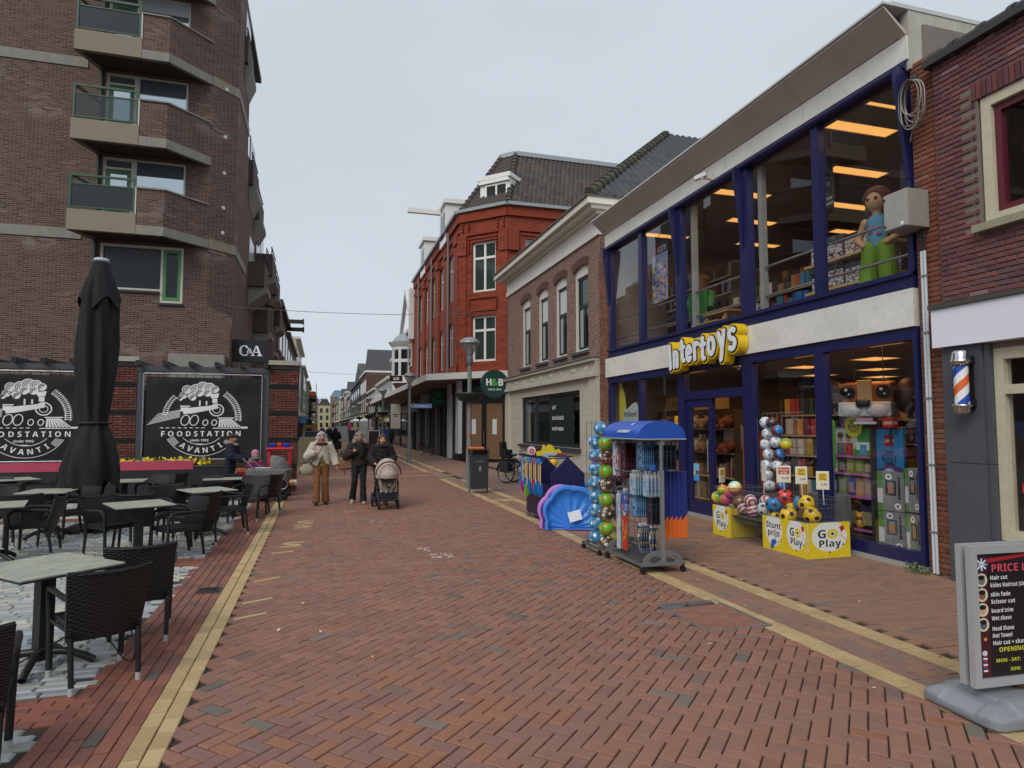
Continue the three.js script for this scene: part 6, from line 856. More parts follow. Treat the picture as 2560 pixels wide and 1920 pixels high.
{ // price list board on a water filled foot
  const t = thing('price_board', 'black barber price list board on a grey water filled foot', 'price board', [4.27, 0, -3.14], -0.06), al = M('#b9bbbc', { r: 0.35, m: 0.35 });
  const fw = 0.78, y0 = 0.17, y1 = 1.03;
  for (const z of [-0.035, 0.035]) mesh('frame', [bx(-fw / 2, y0, z - 0.02, -fw / 2 + 0.05, y1, z + 0.02), bx(fw / 2 - 0.05, y0, z - 0.02, fw / 2, y1, z + 0.02), bx(-fw / 2 + 0.05, y1 - 0.05, z - 0.02, fw / 2 - 0.05, y1, z + 0.02), bx(-fw / 2 + 0.05, y0, z - 0.02, fw / 2 - 0.05, y0 + 0.05, z + 0.02)], al, t);
  mesh('poster', bc(fw - 0.09, y1 - y0 - 0.09, 0.03, 0, (y0 + y1) / 2, 0.02), printed(760, 1000, (g, w, h) => {
    g.fillStyle = '#1a1519'; g.fillRect(0, 0, w, h); g.fillStyle = '#46161d'; g.fillRect(0, 0, 110, h); g.fillStyle = '#b3202c'; g.beginPath(); g.moveTo(110, 50); g.quadraticCurveTo(300, 40, 760, -20); g.lineTo(760, 20); g.quadraticCurveTo(380, 50, 110, 86); g.fill();
    g.strokeStyle = '#e8e8ee'; g.fillStyle = '#2a2f55'; g.beginPath(); g.arc(64, 96, 56, 0, 7); g.fill(); g.lineWidth = 12; g.beginPath(); for (let k = 0; k < 4; k++) { g.moveTo(64 - 50 * Math.cos(k * 0.785), 96 - 50 * Math.sin(k * 0.785)); g.lineTo(64 + 50 * Math.cos(k * 0.785), 96 + 50 * Math.sin(k * 0.785)); } g.stroke(); text(g, 'LONDON CUTS', 64, 96, 16, '#16161a');
    text(g, 'PRICE LIST', 140, 130, 86, '#d8495c', 'bold', 'sans-serif', 'left', 470);
    const L = [['Hair cut', 206], ['kides Haircut (Under 10)', 266], ['skin fade', 340], ['Scissor cut', 398], ['beard trim', 470], ['Wet shave', 530], ['Head Shave', 612], ['Hot Towel', 668], ['Hair cut + shave', 726]]; for (const [s, y] of L) { text(g, s, 130, y, 46, '#e5e2e2', 'bold', 'sans-serif', 'left', Math.min(430, s.length * 19)); text(g, '€', 600, y, 46, '#e5e2e2', 'bold', 'sans-serif', 'left'); }
    for (let i = 0; i < 4; i++) { const y = 220 + i * 118; g.fillStyle = '#d8d0b4'; g.beginPath(); g.ellipse(58, y, 48, 54, 0, 0, 7); g.fill(); g.fillStyle = ['#6f7278', '#8a5a44', '#c9a184', '#59616b'][i]; g.beginPath(); g.ellipse(60, y + 6, 28, 34, 0.2, 0, 7); g.fill(); g.fillStyle = '#1c1719'; g.beginPath(); g.ellipse(58, y - 20, 30, 20, 0, 0, 7); g.fill(); }
    g.fillStyle = '#e0893a'; g.beginPath(); g.arc(70, 690, 14, 0, 7); g.fill(); g.fillStyle = '#c9c9cf'; g.beginPath(); g.arc(60, 800, 22, 0, 7); g.fill(); for (let i = 0; i < 7; i++) { g.fillStyle = ['#e9e9ee', '#b3232e', '#2b4f9e'][i % 3]; g.fillRect(44, 836 + i * 16, 36, 13); }
    text(g, 'OPENING HOURS', 180, 782, 50, '#d5d634', 'bold', 'sans-serif', 'left', 430); text(g, 'MON - SAT:', 150, 866, 40, '#d5d634', 'bold', 'sans-serif', 'left'); text(g, '9AM TILL 6PM', 390, 866, 40, '#e5e2e2', 'bold', 'sans-serif', 'left'); text(g, 'SUN:', 270, 940, 40, '#d5d634', 'bold', 'sans-serif', 'left'); text(g, 'CLOSED', 390, 940, 40, '#e5e2e2', 'bold', 'sans-serif', 'left');
  }, { r: 0.35 }), t);
  mesh('spring', tube([...Array(57)].map((_, i) => [0.045 * Math.cos(i * 0.9), 0.1 + i * 0.0021, 0.045 * Math.sin(i * 0.9)]), 0.007, 220, 5), M('#5f3c24', { r: 0.7, m: 0.3 }), t); mesh('spring_plate', [mv(disc(0.06, 0.012, 20), 0, 0.1, 0), bar([0, 0.1, 0], [0, 0.2, 0], 0.035)], M('#8d8f91', { m: 0.6, r: 0.4 }), t);
  const P = (p) => { const x = p[0], y = p[1], z = p[2]; const rx = Math.abs(x) - 0.42, rz = Math.abs(z) - 0.2, d = Math.hypot(Math.max(rx, 0), Math.max(rz, 0)) - 0.07 + Math.min(Math.max(rx, rz), 0); const topY = 0.125 + 0.02 * Math.cos(x * 3.4) - 0.012 * (Math.abs(x) > 0.3 ? 1 : 0) + 0.014 * (Math.abs(z) < 0.13 ? -1 : 0); const v = Math.max(y - topY + Math.max(0, d + 0.09) * 0.5, 0.008 - y); return Math.max(d, v) + 0.0 + (Math.max(d, 0) > 0 && v > 0 ? Math.hypot(d, v) : 0); };
  mesh('water_foot', snet((x, y, z) => P([x, y, z]), [-0.56, -0.02, -0.44], [0.56, 0.2, 0.44], 0.011), M('#8d9197', { r: 0.5, grain: 0.8 }), t); 
}
{ // bicycles
  const bike = (name, label, p, turn, o = {}) => {
    const t = thing(name, label, 'bicycle', p, turn), bk = M('#1a1b1d', { r: 0.35 }), rub = M('#1d1d1e', { r: 0.8 });
    for (const x of [-0.55, 0.55]) { const w = mesh('wheel', new THREE.TorusGeometry(0.32, 0.022, 8, 40).translate(x, 0.345, 0), rub, t); mesh('rim', new THREE.TorusGeometry(0.295, 0.01, 6, 36).translate(x, 0.345, 0), steel, w); const sp = []; for (let i = 0; i < 16; i++) { const a = i / 16 * 6.283; sp.push(bar([x, 0.345, i & 1 ? 0.03 : -0.03], [x + 0.29 * Math.cos(a), 0.345 + 0.29 * Math.sin(a), 0], 0.0025, 0.0025, 4)); } stuff(mesh('spoke', sp, steel, w)); mesh('mudguard', new THREE.TorusGeometry(0.36, 0.025, 5, 24, 2.6).scale(1, 1, 1.4).rotateZ(x < 0 ? 0.5 : 0.2).translate(x, 0.345, 0), bk, t); }
    mesh('frame', [tube([[0.42, 0.86, 0], [0.3, 0.55, 0], [0.1, 0.36, 0], [-0.05, 0.3, 0]], 0.022), bar([-0.05, 0.3, 0], [-0.22, 0.82, 0], 0.02), bar([0.4, 0.78, 0], [-0.12, 0.5, 0], 0.02), bar([-0.05, 0.3, 0.04], [-0.55, 0.345, 0.05], 0.012), bar([-0.2, 0.7, 0.04], [-0.55, 0.345, 0.05], 0.012), bar([0.4, 0.9, 0.0], [0.55, 0.345, 0.04], 0.016)], bk, t);
    mesh('handlebar', [bar([0.4, 0.86, 0], [0.36, 1.02, 0], 0.014), tube([[0.18, 1.0, -0.3], [0.34, 1.04, -0.2], [0.4, 1.03, 0], [0.34, 1.04, 0.2], [0.18, 1.0, 0.3]], 0.013)], bk, t); mesh('saddle', ball(0.12, -0.25, 0.88, 0, 1.1, 0.35, 0.8), bk, t); mesh('crank', [mv(disc(0.09, 0.02, 20), -0.05, 0.3, 0.05, 0, Math.PI / 2), bar([-0.05, 0.3, 0.06], [0.06, 0.2, 0.06], 0.01), bc(0.09, 0.02, 0.07, 0.07, 0.19, 0.1)], M('#6c6f72', { m: 0.5, r: 0.4 }), t); mesh('carrier', [bx(-0.75, 0.72, -0.07, -0.35, 0.74, 0.07), bar([-0.6, 0.72, 0.06], [-0.55, 0.36, 0.06], 0.008)], bk, t);
    if (o.seat) { mesh('child_seat', [rb(0.1, 0.46, 0.3, 0.04, -0.66, 1.05, 0, 0, 0, 0.15), rb(0.3, 0.1, 0.28, 0.04, -0.5, 0.82, 0), rb(0.26, 0.22, 0.04, 0.015, -0.55, 0.93, 0.15), rb(0.26, 0.22, 0.04, 0.015, -0.55, 0.93, -0.15)], M('#17181a', { r: 0.5 }), t); mesh('pannier', [rb(0.32, 0.34, 0.12, 0.03, -0.5, 0.52, 0.15), rb(0.32, 0.34, 0.12, 0.03, -0.5, 0.52, -0.15)], M('#222326', { r: 0.7 }), t); mesh('basket', [bc(0.28, 0.02, 0.36, 0.62, 0.86, 0), bc(0.02, 0.2, 0.36, 0.76, 0.95, 0), bc(0.28, 0.2, 0.02, 0.62, 0.95, 0.18), bc(0.28, 0.2, 0.02, 0.62, 0.95, -0.18)], M('#202123', { r: 0.6 }), t); }
  };
  bike('bicycle', 'black bicycle with child seat parked before the pale stone house', [5.85, 0, -19.0], -0.95, { seat: 1 }); bike('bicycle', 'dark bicycle behind the one with the child seat', [6.25, 0, -19.35], -0.8); bike('bicycle', 'black bicycle parked at the shop front under the canopy', [6.05, 0, -38.6], -1.2);
}
// ---------- toy shop sign: three layers of rounded strokes ----------
{
  const t = thing('shop_sign', 'yellow shop sign with white bubble letters over the toy shop door', 'sign', [7.05, 3.19, -10.66], -Math.PI / 2); // local x -1.2 .. 1.2
  const arc = (cx, cy, rx, ry, a, b, n = 12) => [...Array(n + 1)].map((_, i) => { const q = a + (b - a) * i / n; return [cx + rx * Math.cos(q), cy + ry * Math.sin(q)]; });
  const G = { // letter strokes in a box about 0.2 wide and 0.36 tall
    I: [[[0, -0.2], [-0.02, 0.2]]], n: [[[-0.06, -0.14], [-0.06, 0.12]], [[-0.06, 0.05], ...arc(0.0, 0.05, 0.065, 0.07, 2.8, 0), [0.065, -0.14]]], t: [[[0, 0.2], [0, -0.07], ...arc(0.05, -0.08, 0.05, 0.06, 3.14, 4.9, 5)], [[-0.06, 0.09], [0.07, 0.1]]],
    e: [[[-0.07, 0], [0.07, 0.02], ...arc(0, 0, 0.075, 0.12, 0.2, 5.5, 16)]], r: [[[-0.05, -0.14], [-0.05, 0.13]], [[-0.05, 0.05], ...arc(0.03, 0.05, 0.07, 0.07, 2.8, 0.9, 6)]], o: [arc(0, 0, 0.09, 0.13, 0, 6.283, 20)],
    y: [[[-0.08, 0.16], [0.0, -0.08]], [[0.09, 0.17], [-0.05, -0.26]]], s: [[...arc(0.01, 0.075, 0.08, 0.075, 0.7, 4.5, 10), ...arc(-0.005, -0.075, 0.085, 0.08, 1.5, -2.4, 10)]] };
  const L = [['I', -1.1, -0.02, 0.04], ['n', -0.89, -0.07, 0.03], ['t', -0.64, 0.02, 0.05], ['e', -0.4, -0.01, 0.05], ['r', -0.15, 0.02, 0.04], ['t', 0.07, 0.0, -0.02], ['o', 0.35, 0.05, 0], ['y', 0.68, 0.07, 0.1], ['s', 0.98, 0.1, 0.05]];
  let q = 0; const layer = (R, z0, z1, seg) => L.flatMap(([c, x, y, a]) => G[c].flatMap((s) => { const out = []; const P = s.map(([u, v]) => [x + (u * Math.cos(a) - v * Math.sin(a)) * 0.98, y + (u * Math.sin(a) + v * Math.cos(a)) * 1.12]); P.forEach((p, i) => { const e = (q++ % 9) * 0.0004; out.push(mv(new THREE.CylinderGeometry(R, R, z1 - z0 + e, seg), p[0], p[1], (z0 + z1 + e) / 2, 0, Math.PI / 2)); if (i) { const o = P[i - 1], d = Math.hypot(p[0] - o[0], p[1] - o[1]), e2 = (q++ % 9) * 0.0004 + 0.0002; out.push(mv(new THREE.BoxGeometry(d, 2 * R, z1 - z0 + e2), (p[0] + o[0]) / 2, (p[1] + o[1]) / 2, (z0 + z1 + e2) / 2, 0, 0, Math.atan2(p[1] - o[1], p[0] - o[0]))); } }); return out; }));
  mesh('yellow_body', layer(0.1, 0.0, 0.19, 14), M('#e9c31c', { r: 0.35 }), t); mesh('black_outline', layer(0.07, 0.19, 0.204, 12), M('#15140f', { r: 0.4 }), t); mesh('white_letters', layer(0.047, 0.2, 0.216, 12), M('#e6eaee', { r: 0.35 }), t);
}
// ---------- balls ----------
const foot = (bg, spot, star) => { const tex = canvasTex(512, 256, (g, w, h) => { g.fillStyle = bg; g.fillRect(0, 0, w, h); const pt = (u, v, s) => { const st = Math.max(0.25, Math.sin(v * Math.PI)); for (const k of [-w, 0, w]) { g.save(); g.translate(u * w + k, v * h); g.scale(1 / st, 1); g.beginPath(); const n = star ? 10 : 5; for (let i = 0; i < n; i++) { const a = i / n * 6.283, r = star && i & 1 ? s * 0.45 : s; g.lineTo(r * Math.cos(a), r * Math.sin(a)); } g.closePath(); g.fill(); g.restore(); } }; const P = [[0.5, 0.02], [0.5, 0.98]]; for (let i = 0; i < 5; i++) P.push([i / 5, 0.35], [(i + 0.5) / 5, 0.65]); if (star) { g.fillStyle = star; for (const [u, v] of P) pt(u + 0.1, v, 30); } g.fillStyle = spot; for (const [u, v] of P) pt(u, v, star ? 32 : 25); }); return new THREE.MeshPhysicalMaterial({ map: tex, roughness: 0.35, clearcoat: 0.3 }); };
const rings = (cols) => new THREE.MeshPhysicalMaterial({ map: canvasTex(64, 128, (g, w, h) => { cols.forEach((c, i) => { g.fillStyle = c; g.fillRect(0, i * h / cols.length, w, h / cols.length + 1); }); }), roughness: 0.35, clearcoat: 0.3 });
const BM = { green: foot('#6cb52f', '#d96f22'), gold: foot('#4a3527', '#e6e3dc', '#b79d6a'), blue: foot('#3f8fc4', '#dfe9ef', '#2a6fa8'), rainbow: rings(['#57b53a', '#a9c934', '#e6d23a', '#e8962f', '#e0568c', '#b52f9a']), pink: rings(['#d23aa0', '#d8458a', '#e2704a', '#e0b63a', '#7fbf3f']), pale: rings(['#a7dbe0', '#dfe6b4', '#efc27a', '#e98a3e', '#d9486a']), bronze: foot('#7d5a3c', '#b28a5e', '#5c3f2a'), stripe: rings(['#d5d2d0', '#a83245', '#d5d2d0', '#a83245', '#d5d2d0', '#a83245', '#d5d2d0', '#a83245', '#d5d2d0']), bw: foot('#d9dadb', '#16171a'), bb: foot('#2f7fc0', '#14171c'), red: foot('#cf3a34', '#17161a'), yel: foot('#e0b81f', '#1a1a18'), white: foot('#d3d6d9', '#7f93b5', '#dadcde'), blueRed: rings(['#2a7fc4', '#2a7fc4', '#7c2c44', '#41303f', '#2a7fc4', '#2f6fae']), yelRed: rings(['#d9c532', '#d9c532', '#7fa33f', '#7d3a2c']), dark: foot('#31323c', '#8a4f6a') };
const sph = shared(new THREE.SphereGeometry(1, 28, 20), true);
const ballThing = (m, r, p, label, group, ry = 1, rx = 0.5) => { const o = new THREE.Mesh(sph, BM[m]); o.name = numbered('toy_ball'); o.castShadow = o.receiveShadow = true; o.scale.setScalar(r); o.position.set(...p); o.rotation.set(rx, ry, 0.3); scene.add(o); return tag(o, label, 'ball', group); };
const ORD = ['topmost', 'second from the top', 'third from the top', 'fourth from the top', 'fifth from the top', 'sixth from the top', 'seventh from the top', 'lowest'];
{ // wire tower of footballs beside the kite stand
  const t = thing('ball_tower', 'tall wire ball rack on castors left of the kite stand', 'ball rack', [4.0, 0, -8.6]), w = [], wire = M('#75797d', { r: 0.4, m: 0.6 });
  for (const [x, z] of [[-0.15, 0.18], [-0.14, -0.19], [0.24, -0.22], [0.33, 0.0]]) { for (const [a, b] of [[-0.1, 0.1], [0.1, 0.1], [0.1, -0.1], [-0.1, -0.1]]) w.push(bar([x + a, 0.1, z + b], [x + a, 1.86, z + b], 0.004, 0.004, 5)); for (const y of [0.12, 0.5, 0.9, 1.3, 1.82]) for (const s of [-0.1, 0.1]) w.push(bar([x - 0.1, y, z + s], [x + 0.1, y, z + s], 0.004, 0.004, 5), bar([x + s, y, z - 0.1], [x + s, y, z + 0.1], 0.004, 0.004, 5)); }
  stuff(mesh('wire_cage', w, wire, t)); mesh('red_band', [bar([-0.4, 1.31, 0.28], [0.3, 1.31, 0.28], 0.006), bar([-0.4, 1.27, 0.28], [0.3, 1.27, 0.28], 0.004)], M('#b0453f'), t); mesh('base', [bc(0.62, 0.03, 0.04, 0, 0.09, 0.3), bc(0.62, 0.03, 0.04, 0, 0.09, -0.3), bc(0.04, 0.03, 0.6, -0.3, 0.09, 0), bc(0.04, 0.03, 0.6, 0.3, 0.09, 0)], M('#63676b', { r: 0.5, m: 0.4 }), t);
  for (const [x, z] of [[-0.3, 0.28], [0.3, 0.28], [-0.3, -0.28], [0.3, -0.28]]) mesh('castor', mv(disc(0.035, 0.03, 14), x, 0.036, z, 0.4, 0, Math.PI / 2), black, t);
  for (let i = 0; i < 7; i++) { ballThing(i & 1 ? 'gold' : 'green', 0.103, [3.85, 1.53 - i * 0.197 - 0.0, -8.42], (i & 1 ? 'brown and gold star football' : 'lime green football with orange spots') + ', ' + ['topmost', 'second', 'third', 'fourth', 'fifth', 'sixth', 'lowest'][i] + ' in the front column of the wire rack', 'balls in the front column of the wire rack', 0.8 + i * 0.37, 0.3 + i * 0.2); }
  ballThing('gold', 0.103, [3.85, 0.15, -8.42], 'brown and gold star football at the foot of the wire rack', 'balls in the front column of the wire rack', 2.2);
  for (let i = 0; i < 9; i++) ballThing('blue', 0.103, [i ? 3.86 : 3.87, 1.74 - i * 0.197, i ? -8.79 : -8.62], i ? `blue star football, number ${['', 'two', 'three', 'four', 'five', 'six', 'seven', 'eight', 'nine'][i]} from the top of the rear left column` : 'blue star football crowning the wire rack beside the blue canopy', 'blue star footballs of the wire rack', 0.5 + i * 0.6, i * 0.3);
  for (let i = 0; i < 6; i++) ballThing(i > 3 ? 'yelRed' : 'dark', 0.1, [4.24, 1.0 - i * 0.175, -8.83], (i > 3 ? 'yellow ball' : 'dark teal ball') + ' half hidden behind the hanging kites, ' + ['topmost', 'second', 'third', 'fourth', 'fifth', 'lowest'][i], 'balls behind the hanging kites', i);
}
{ // kite stand
  const t = thing('kite_stand', 'wheeled display stand with curved blue canopy hung with kites', 'display stand', [4.0, 0, -7.62]), gy = M('#7b7d80', { r: 0.45, m: 0.4 });
  const N = 20, g = []; const P = [], I = []; for (let j = 0; j < 2; j++) for (let i = 0; i <= N; i++) { const a = Math.PI * i / N; P.push(-0.32 * Math.cos(a), 1.62 + 0.22 * Math.pow(Math.sin(a), 0.8), j ? 0.52 : -0.5); } for (let i = 0; i < N; i++) { const b = i + N + 1; I.push(i, b, i + 1, b, b + 1, i + 1); } const sh = new THREE.BufferGeometry(); sh.setAttribute('position', new THREE.BufferAttribute(new Float32Array(P), 3)); sh.setIndex(I); sh.computeVertexNormals();
  const bl = M('#2c55b4', { r: 0.4, side: 1 }), end = [...Array(N + 1)].map((_, i) => { const a = Math.PI * i / N; return [-0.32 * Math.cos(a), 1.62 + 0.22 * Math.pow(Math.sin(a), 0.8)]; });
  mesh('canopy', sh, bl, t); mesh('canopy_end', poly(end, 0.006).translate(0, 0, 0.52), M('#2450ae', { r: 0.4 }), t); mesh('canopy_end', poly(end, 0.006).translate(0, 0, -0.508), bl, t);
  mesh('canopy_rim', [bar([-0.325, 1.615, -0.51], [-0.325, 1.615, 0.53], 0.008), bar([0.325, 1.615, -0.51], [0.325, 1.615, 0.53], 0.008), bar([-0.325, 1.612, 0.525], [0.325, 1.612, 0.525], 0.009)], M('#9a9ca0', { r: 0.4 }), t);
  { const g = pane(0.44, 0.25), p = g.attributes.position; const logoM = new THREE.MeshStandardMaterial({ transparent: true, roughness: 0.5, map: canvasTex(256, 140, (c, w, h) => { c.clearRect(0, 0, w, h); c.fillStyle = '#e6eaf2'; c.beginPath(); c.moveTo(90, 58); c.lineTo(190, 8); c.lineTo(138, 66); c.lineTo(128, 48); c.fill(); text(c, 'RHOMBUS', 128, 104, 46, '#e6eaf2', 'italic bold', 'sans-serif', 'center', 190); }) }); logoM.userData.print = true; mesh('logo', mv(g, -0.262, 1.752, 0.1, -Math.PI / 2, -0.86), logoM, t); }
  for (const z of [0.5, -0.5]) { mesh('post', bc(0.045, 1.5, 0.03, 0, 0.88, z), M('#8b8d8f', { r: 0.4, m: 0.4 }), t); const half = [[-0.3, 0.09], [0.3, 0.09], [0.3, 0.13], ...[...Array(13)].map((_, i) => { const a = i / 12 * Math.PI; return [0.27 * Math.cos(a), 0.13 + 0.15 * Math.sin(a)]; }), [-0.3, 0.13]]; const hole = (cx) => [...Array(16)].map((_, i) => [cx + 0.08 * Math.cos(i / 16 * 6.283), 0.165 + 0.042 * Math.sin(i / 16 * 6.283)]); mesh('side_plate', poly(half, 0.025, { holes: [hole(-0.11), hole(0.11)] }).translate(0, 0, z - 0.012), gy, t); for (const x of [-0.27, 0.27]) { mesh('castor', [mv(disc(0.038, 0.028, 16), x, 0.039, z, 0.3, 0, Math.PI / 2), bc(0.03, 0.05, 0.03, x, 0.07, z)], M('#1b1c1e', { r: 0.5 }), t); } }
  mesh('tray', bc(0.44, 0.02, 0.98, 0, 0.1, 0), M('#55585b', { r: 0.4, m: 0.4 }), t); for (const x of [-0.26, 0.26]) mesh('tray_edge', bc(0.02, 0.035, 0.96, x, 0.1, 0), gy, t);
  const hooks = []; for (const [y, z] of [[1.58, -0.4], [1.58, -0.05], [1.58, 0.3], [1.2, 0.05], [1.2, 0.3], [0.92, -0.3], [0.92, 0], [0.52, 0.1], [0.52, 0.35], [0.99, -0.1]]) hooks.push(bar([-0.3, y, z], [0.05, y, z], 0.005)); stuff(mesh('hook', hooks, steel, t)); mesh('back_grid', [...[...Array(7)].map((_, i) => bar([0.03, 0.2, -0.45 + i * 0.15], [0.03, 1.6, -0.45 + i * 0.15], 0.004)), ...[0.5, 0.9, 1.2, 1.55].map((y) => bar([0.03, y, -0.5], [0.03, y, 0.5], 0.006))], steel, t);
  const prints = { white: ['#c9cfd4', '#a8323a', '#2c3a5e'], maroon: ['#4a1c26', '#37161e', '#6a6f75'], sky: ['#4f7fa8', '#a9c3d6', '#23354f'], pale: ['#9db3c8', '#5f87ad', '#c9c2b0'], kite: ['#2f5aa6', '#c4502f', '#9fc0da'], dark: ['#1a1c22', '#2b3040', '#3d4756'], tube: ['#c9cdd0', '#7f8790', '#4f9ac4'], flame: ['#c43a26', '#d9b32c', '#b8301f'], multi: ['#2c3d66', '#c9b23a', '#d7d7d4'] };
  const pm = {}; for (const k in prints) { const r = rng(k.length * 7 + k.charCodeAt(0)); pm[k] = printed(64, 160, (g, w, h) => { const c = prints[k]; g.fillStyle = c[0]; g.fillRect(0, 0, w, h); for (let i = 0; i < 26; i++) { g.fillStyle = c[1 + (i % 2)]; g.globalAlpha = 0.75; g.beginPath(); const x = r() * w, y = r() * h; g.moveTo(x, y); g.lineTo(x + 8 + r() * 26, y + r() * 16 - 8); g.lineTo(x + r() * 14, y + 8 + r() * 26); g.fill(); } g.globalAlpha = 1; }, { r: 0.2 }); }
  const NTH = ['front', 'second', 'third', 'fourth', 'fifth', 'sixth', 'seventh', 'eighth', 'ninth'];
  const hang = (n, kind, w, h, y, z, label, x0 = -0.33, dx = 0.032) => { const sh = x0 < -0.25 ? 0.17 : x0 < -0.15 ? 0.1 : 0.06; for (let i = 0; i < n; i++) { const o = thing('hanging_pack', n > 1 ? `${NTH[i]} ${label}` : label, 'kite pack', [4.0 + x0 + sh + i * dx * 0.85, y, -7.62 + z], -Math.PI / 2, label); mesh('pack', bc(w, h, 0.012, 0, -h / 2 - 0.03, 0), pm[kind], o); mesh('hanger', bc(w * 0.4, 0.05, 0.004, 0, -0.012, 0), M('#bfc4c8', { r: 0.3 }), o); } };
  hang(6, 'white', 0.16, 0.44, 1.58, -0.45, 'tall white and red pack in the upper left bunch of the kite stand'); hang(6, 'maroon', 0.16, 0.46, 1.58, -0.22, 'dark maroon pack in the upper left bunch of the kite stand'); hang(8, 'sky', 0.18, 0.3, 1.57, 0.2, 'sky blue pack in the upper middle bunch of the kite stand', -0.3); hang(4, 'dark', 0.2, 0.3, 1.57, 0.42, 'black pack at the upper right of the kite stand', -0.05, 0.07);
  hang(9, 'pale', 0.16, 0.27, 1.2, 0.05, 'pale blue pack in the middle bunch of the kite stand', -0.33, 0.04); hang(5, 'pale', 0.13, 0.27, 1.2, 0.28, 'narrow pale pack in the middle right bunch of the kite stand', -0.2, 0.06); hang(2, 'tube', 0.1, 0.72, 0.9, -0.38, 'long pale tube pack hanging low at the left of the kite stand', -0.33, 0.05); hang(2, 'kite', 0.17, 0.28, 0.95, -0.18, 'blue pack with orange kite picture on the kite stand', -0.34); hang(1, 'flame', 0.12, 0.44, 0.64, -0.16, 'red and yellow long kite hanging in front on the kite stand', -0.35); hang(6, 'sky', 0.15, 0.28, 0.92, 0.02, 'sky blue pack in the lower middle bunch of the kite stand', -0.3, 0.035); hang(4, 'multi', 0.12, 0.32, 0.54, 0.12, 'dark blue and yellow pack in the lowest bunch of the kite stand', -0.28, 0.04); hang(2, 'multi', 0.11, 0.32, 0.54, 0.32, 'dark blue and yellow pack at the lowest right of the kite stand', -0.16, 0.05); hang(4, 'dark', 0.14, 0.34, 0.92, 0.3, 'dark pack in the lower right bunch of the kite stand', -0.12, 0.06);
  for (let i = 0; i < 5; i++) { const x = 4.2 + i * 0.05, o = thing('wind_sock', `long blue bag with orange tip hanging at the right of the stand, ${['leftmost', 'second', 'middle', 'fourth', 'rightmost'][i]}`, 'wind sock', [x, 1.2, -7.38 + 0.02 * i]); mesh('blue_sleeve', poly([[-0.03, 0], [0.03, 0], [0.035, -0.52], [-0.035, -0.6]], 0.03, { bevel: 0.006 }), M('#1e2d78', { r: 0.5, cloth: 1, bump: 0.004 }), o); mesh('orange_tip', poly([[-0.035, -0.605], [0.035, -0.525], [0.036, -0.82], [-0.036, -0.82]], 0.03, { bevel: 0.006 }), M('#dd6a22', { r: 0.5, cloth: 1, bump: 0.004 }), o); }
  const b = thing('bucket_hat_pack', 'bright blue soft pack lying across the stand shelf', 'toy', [4.08, 1.25, -7.35]); mesh('pack', rb(0.26, 0.08, 0.14, 0.03), M('#2f6fd0', { r: 0.5, cloth: 1, bump: 0.01 }), b);
}
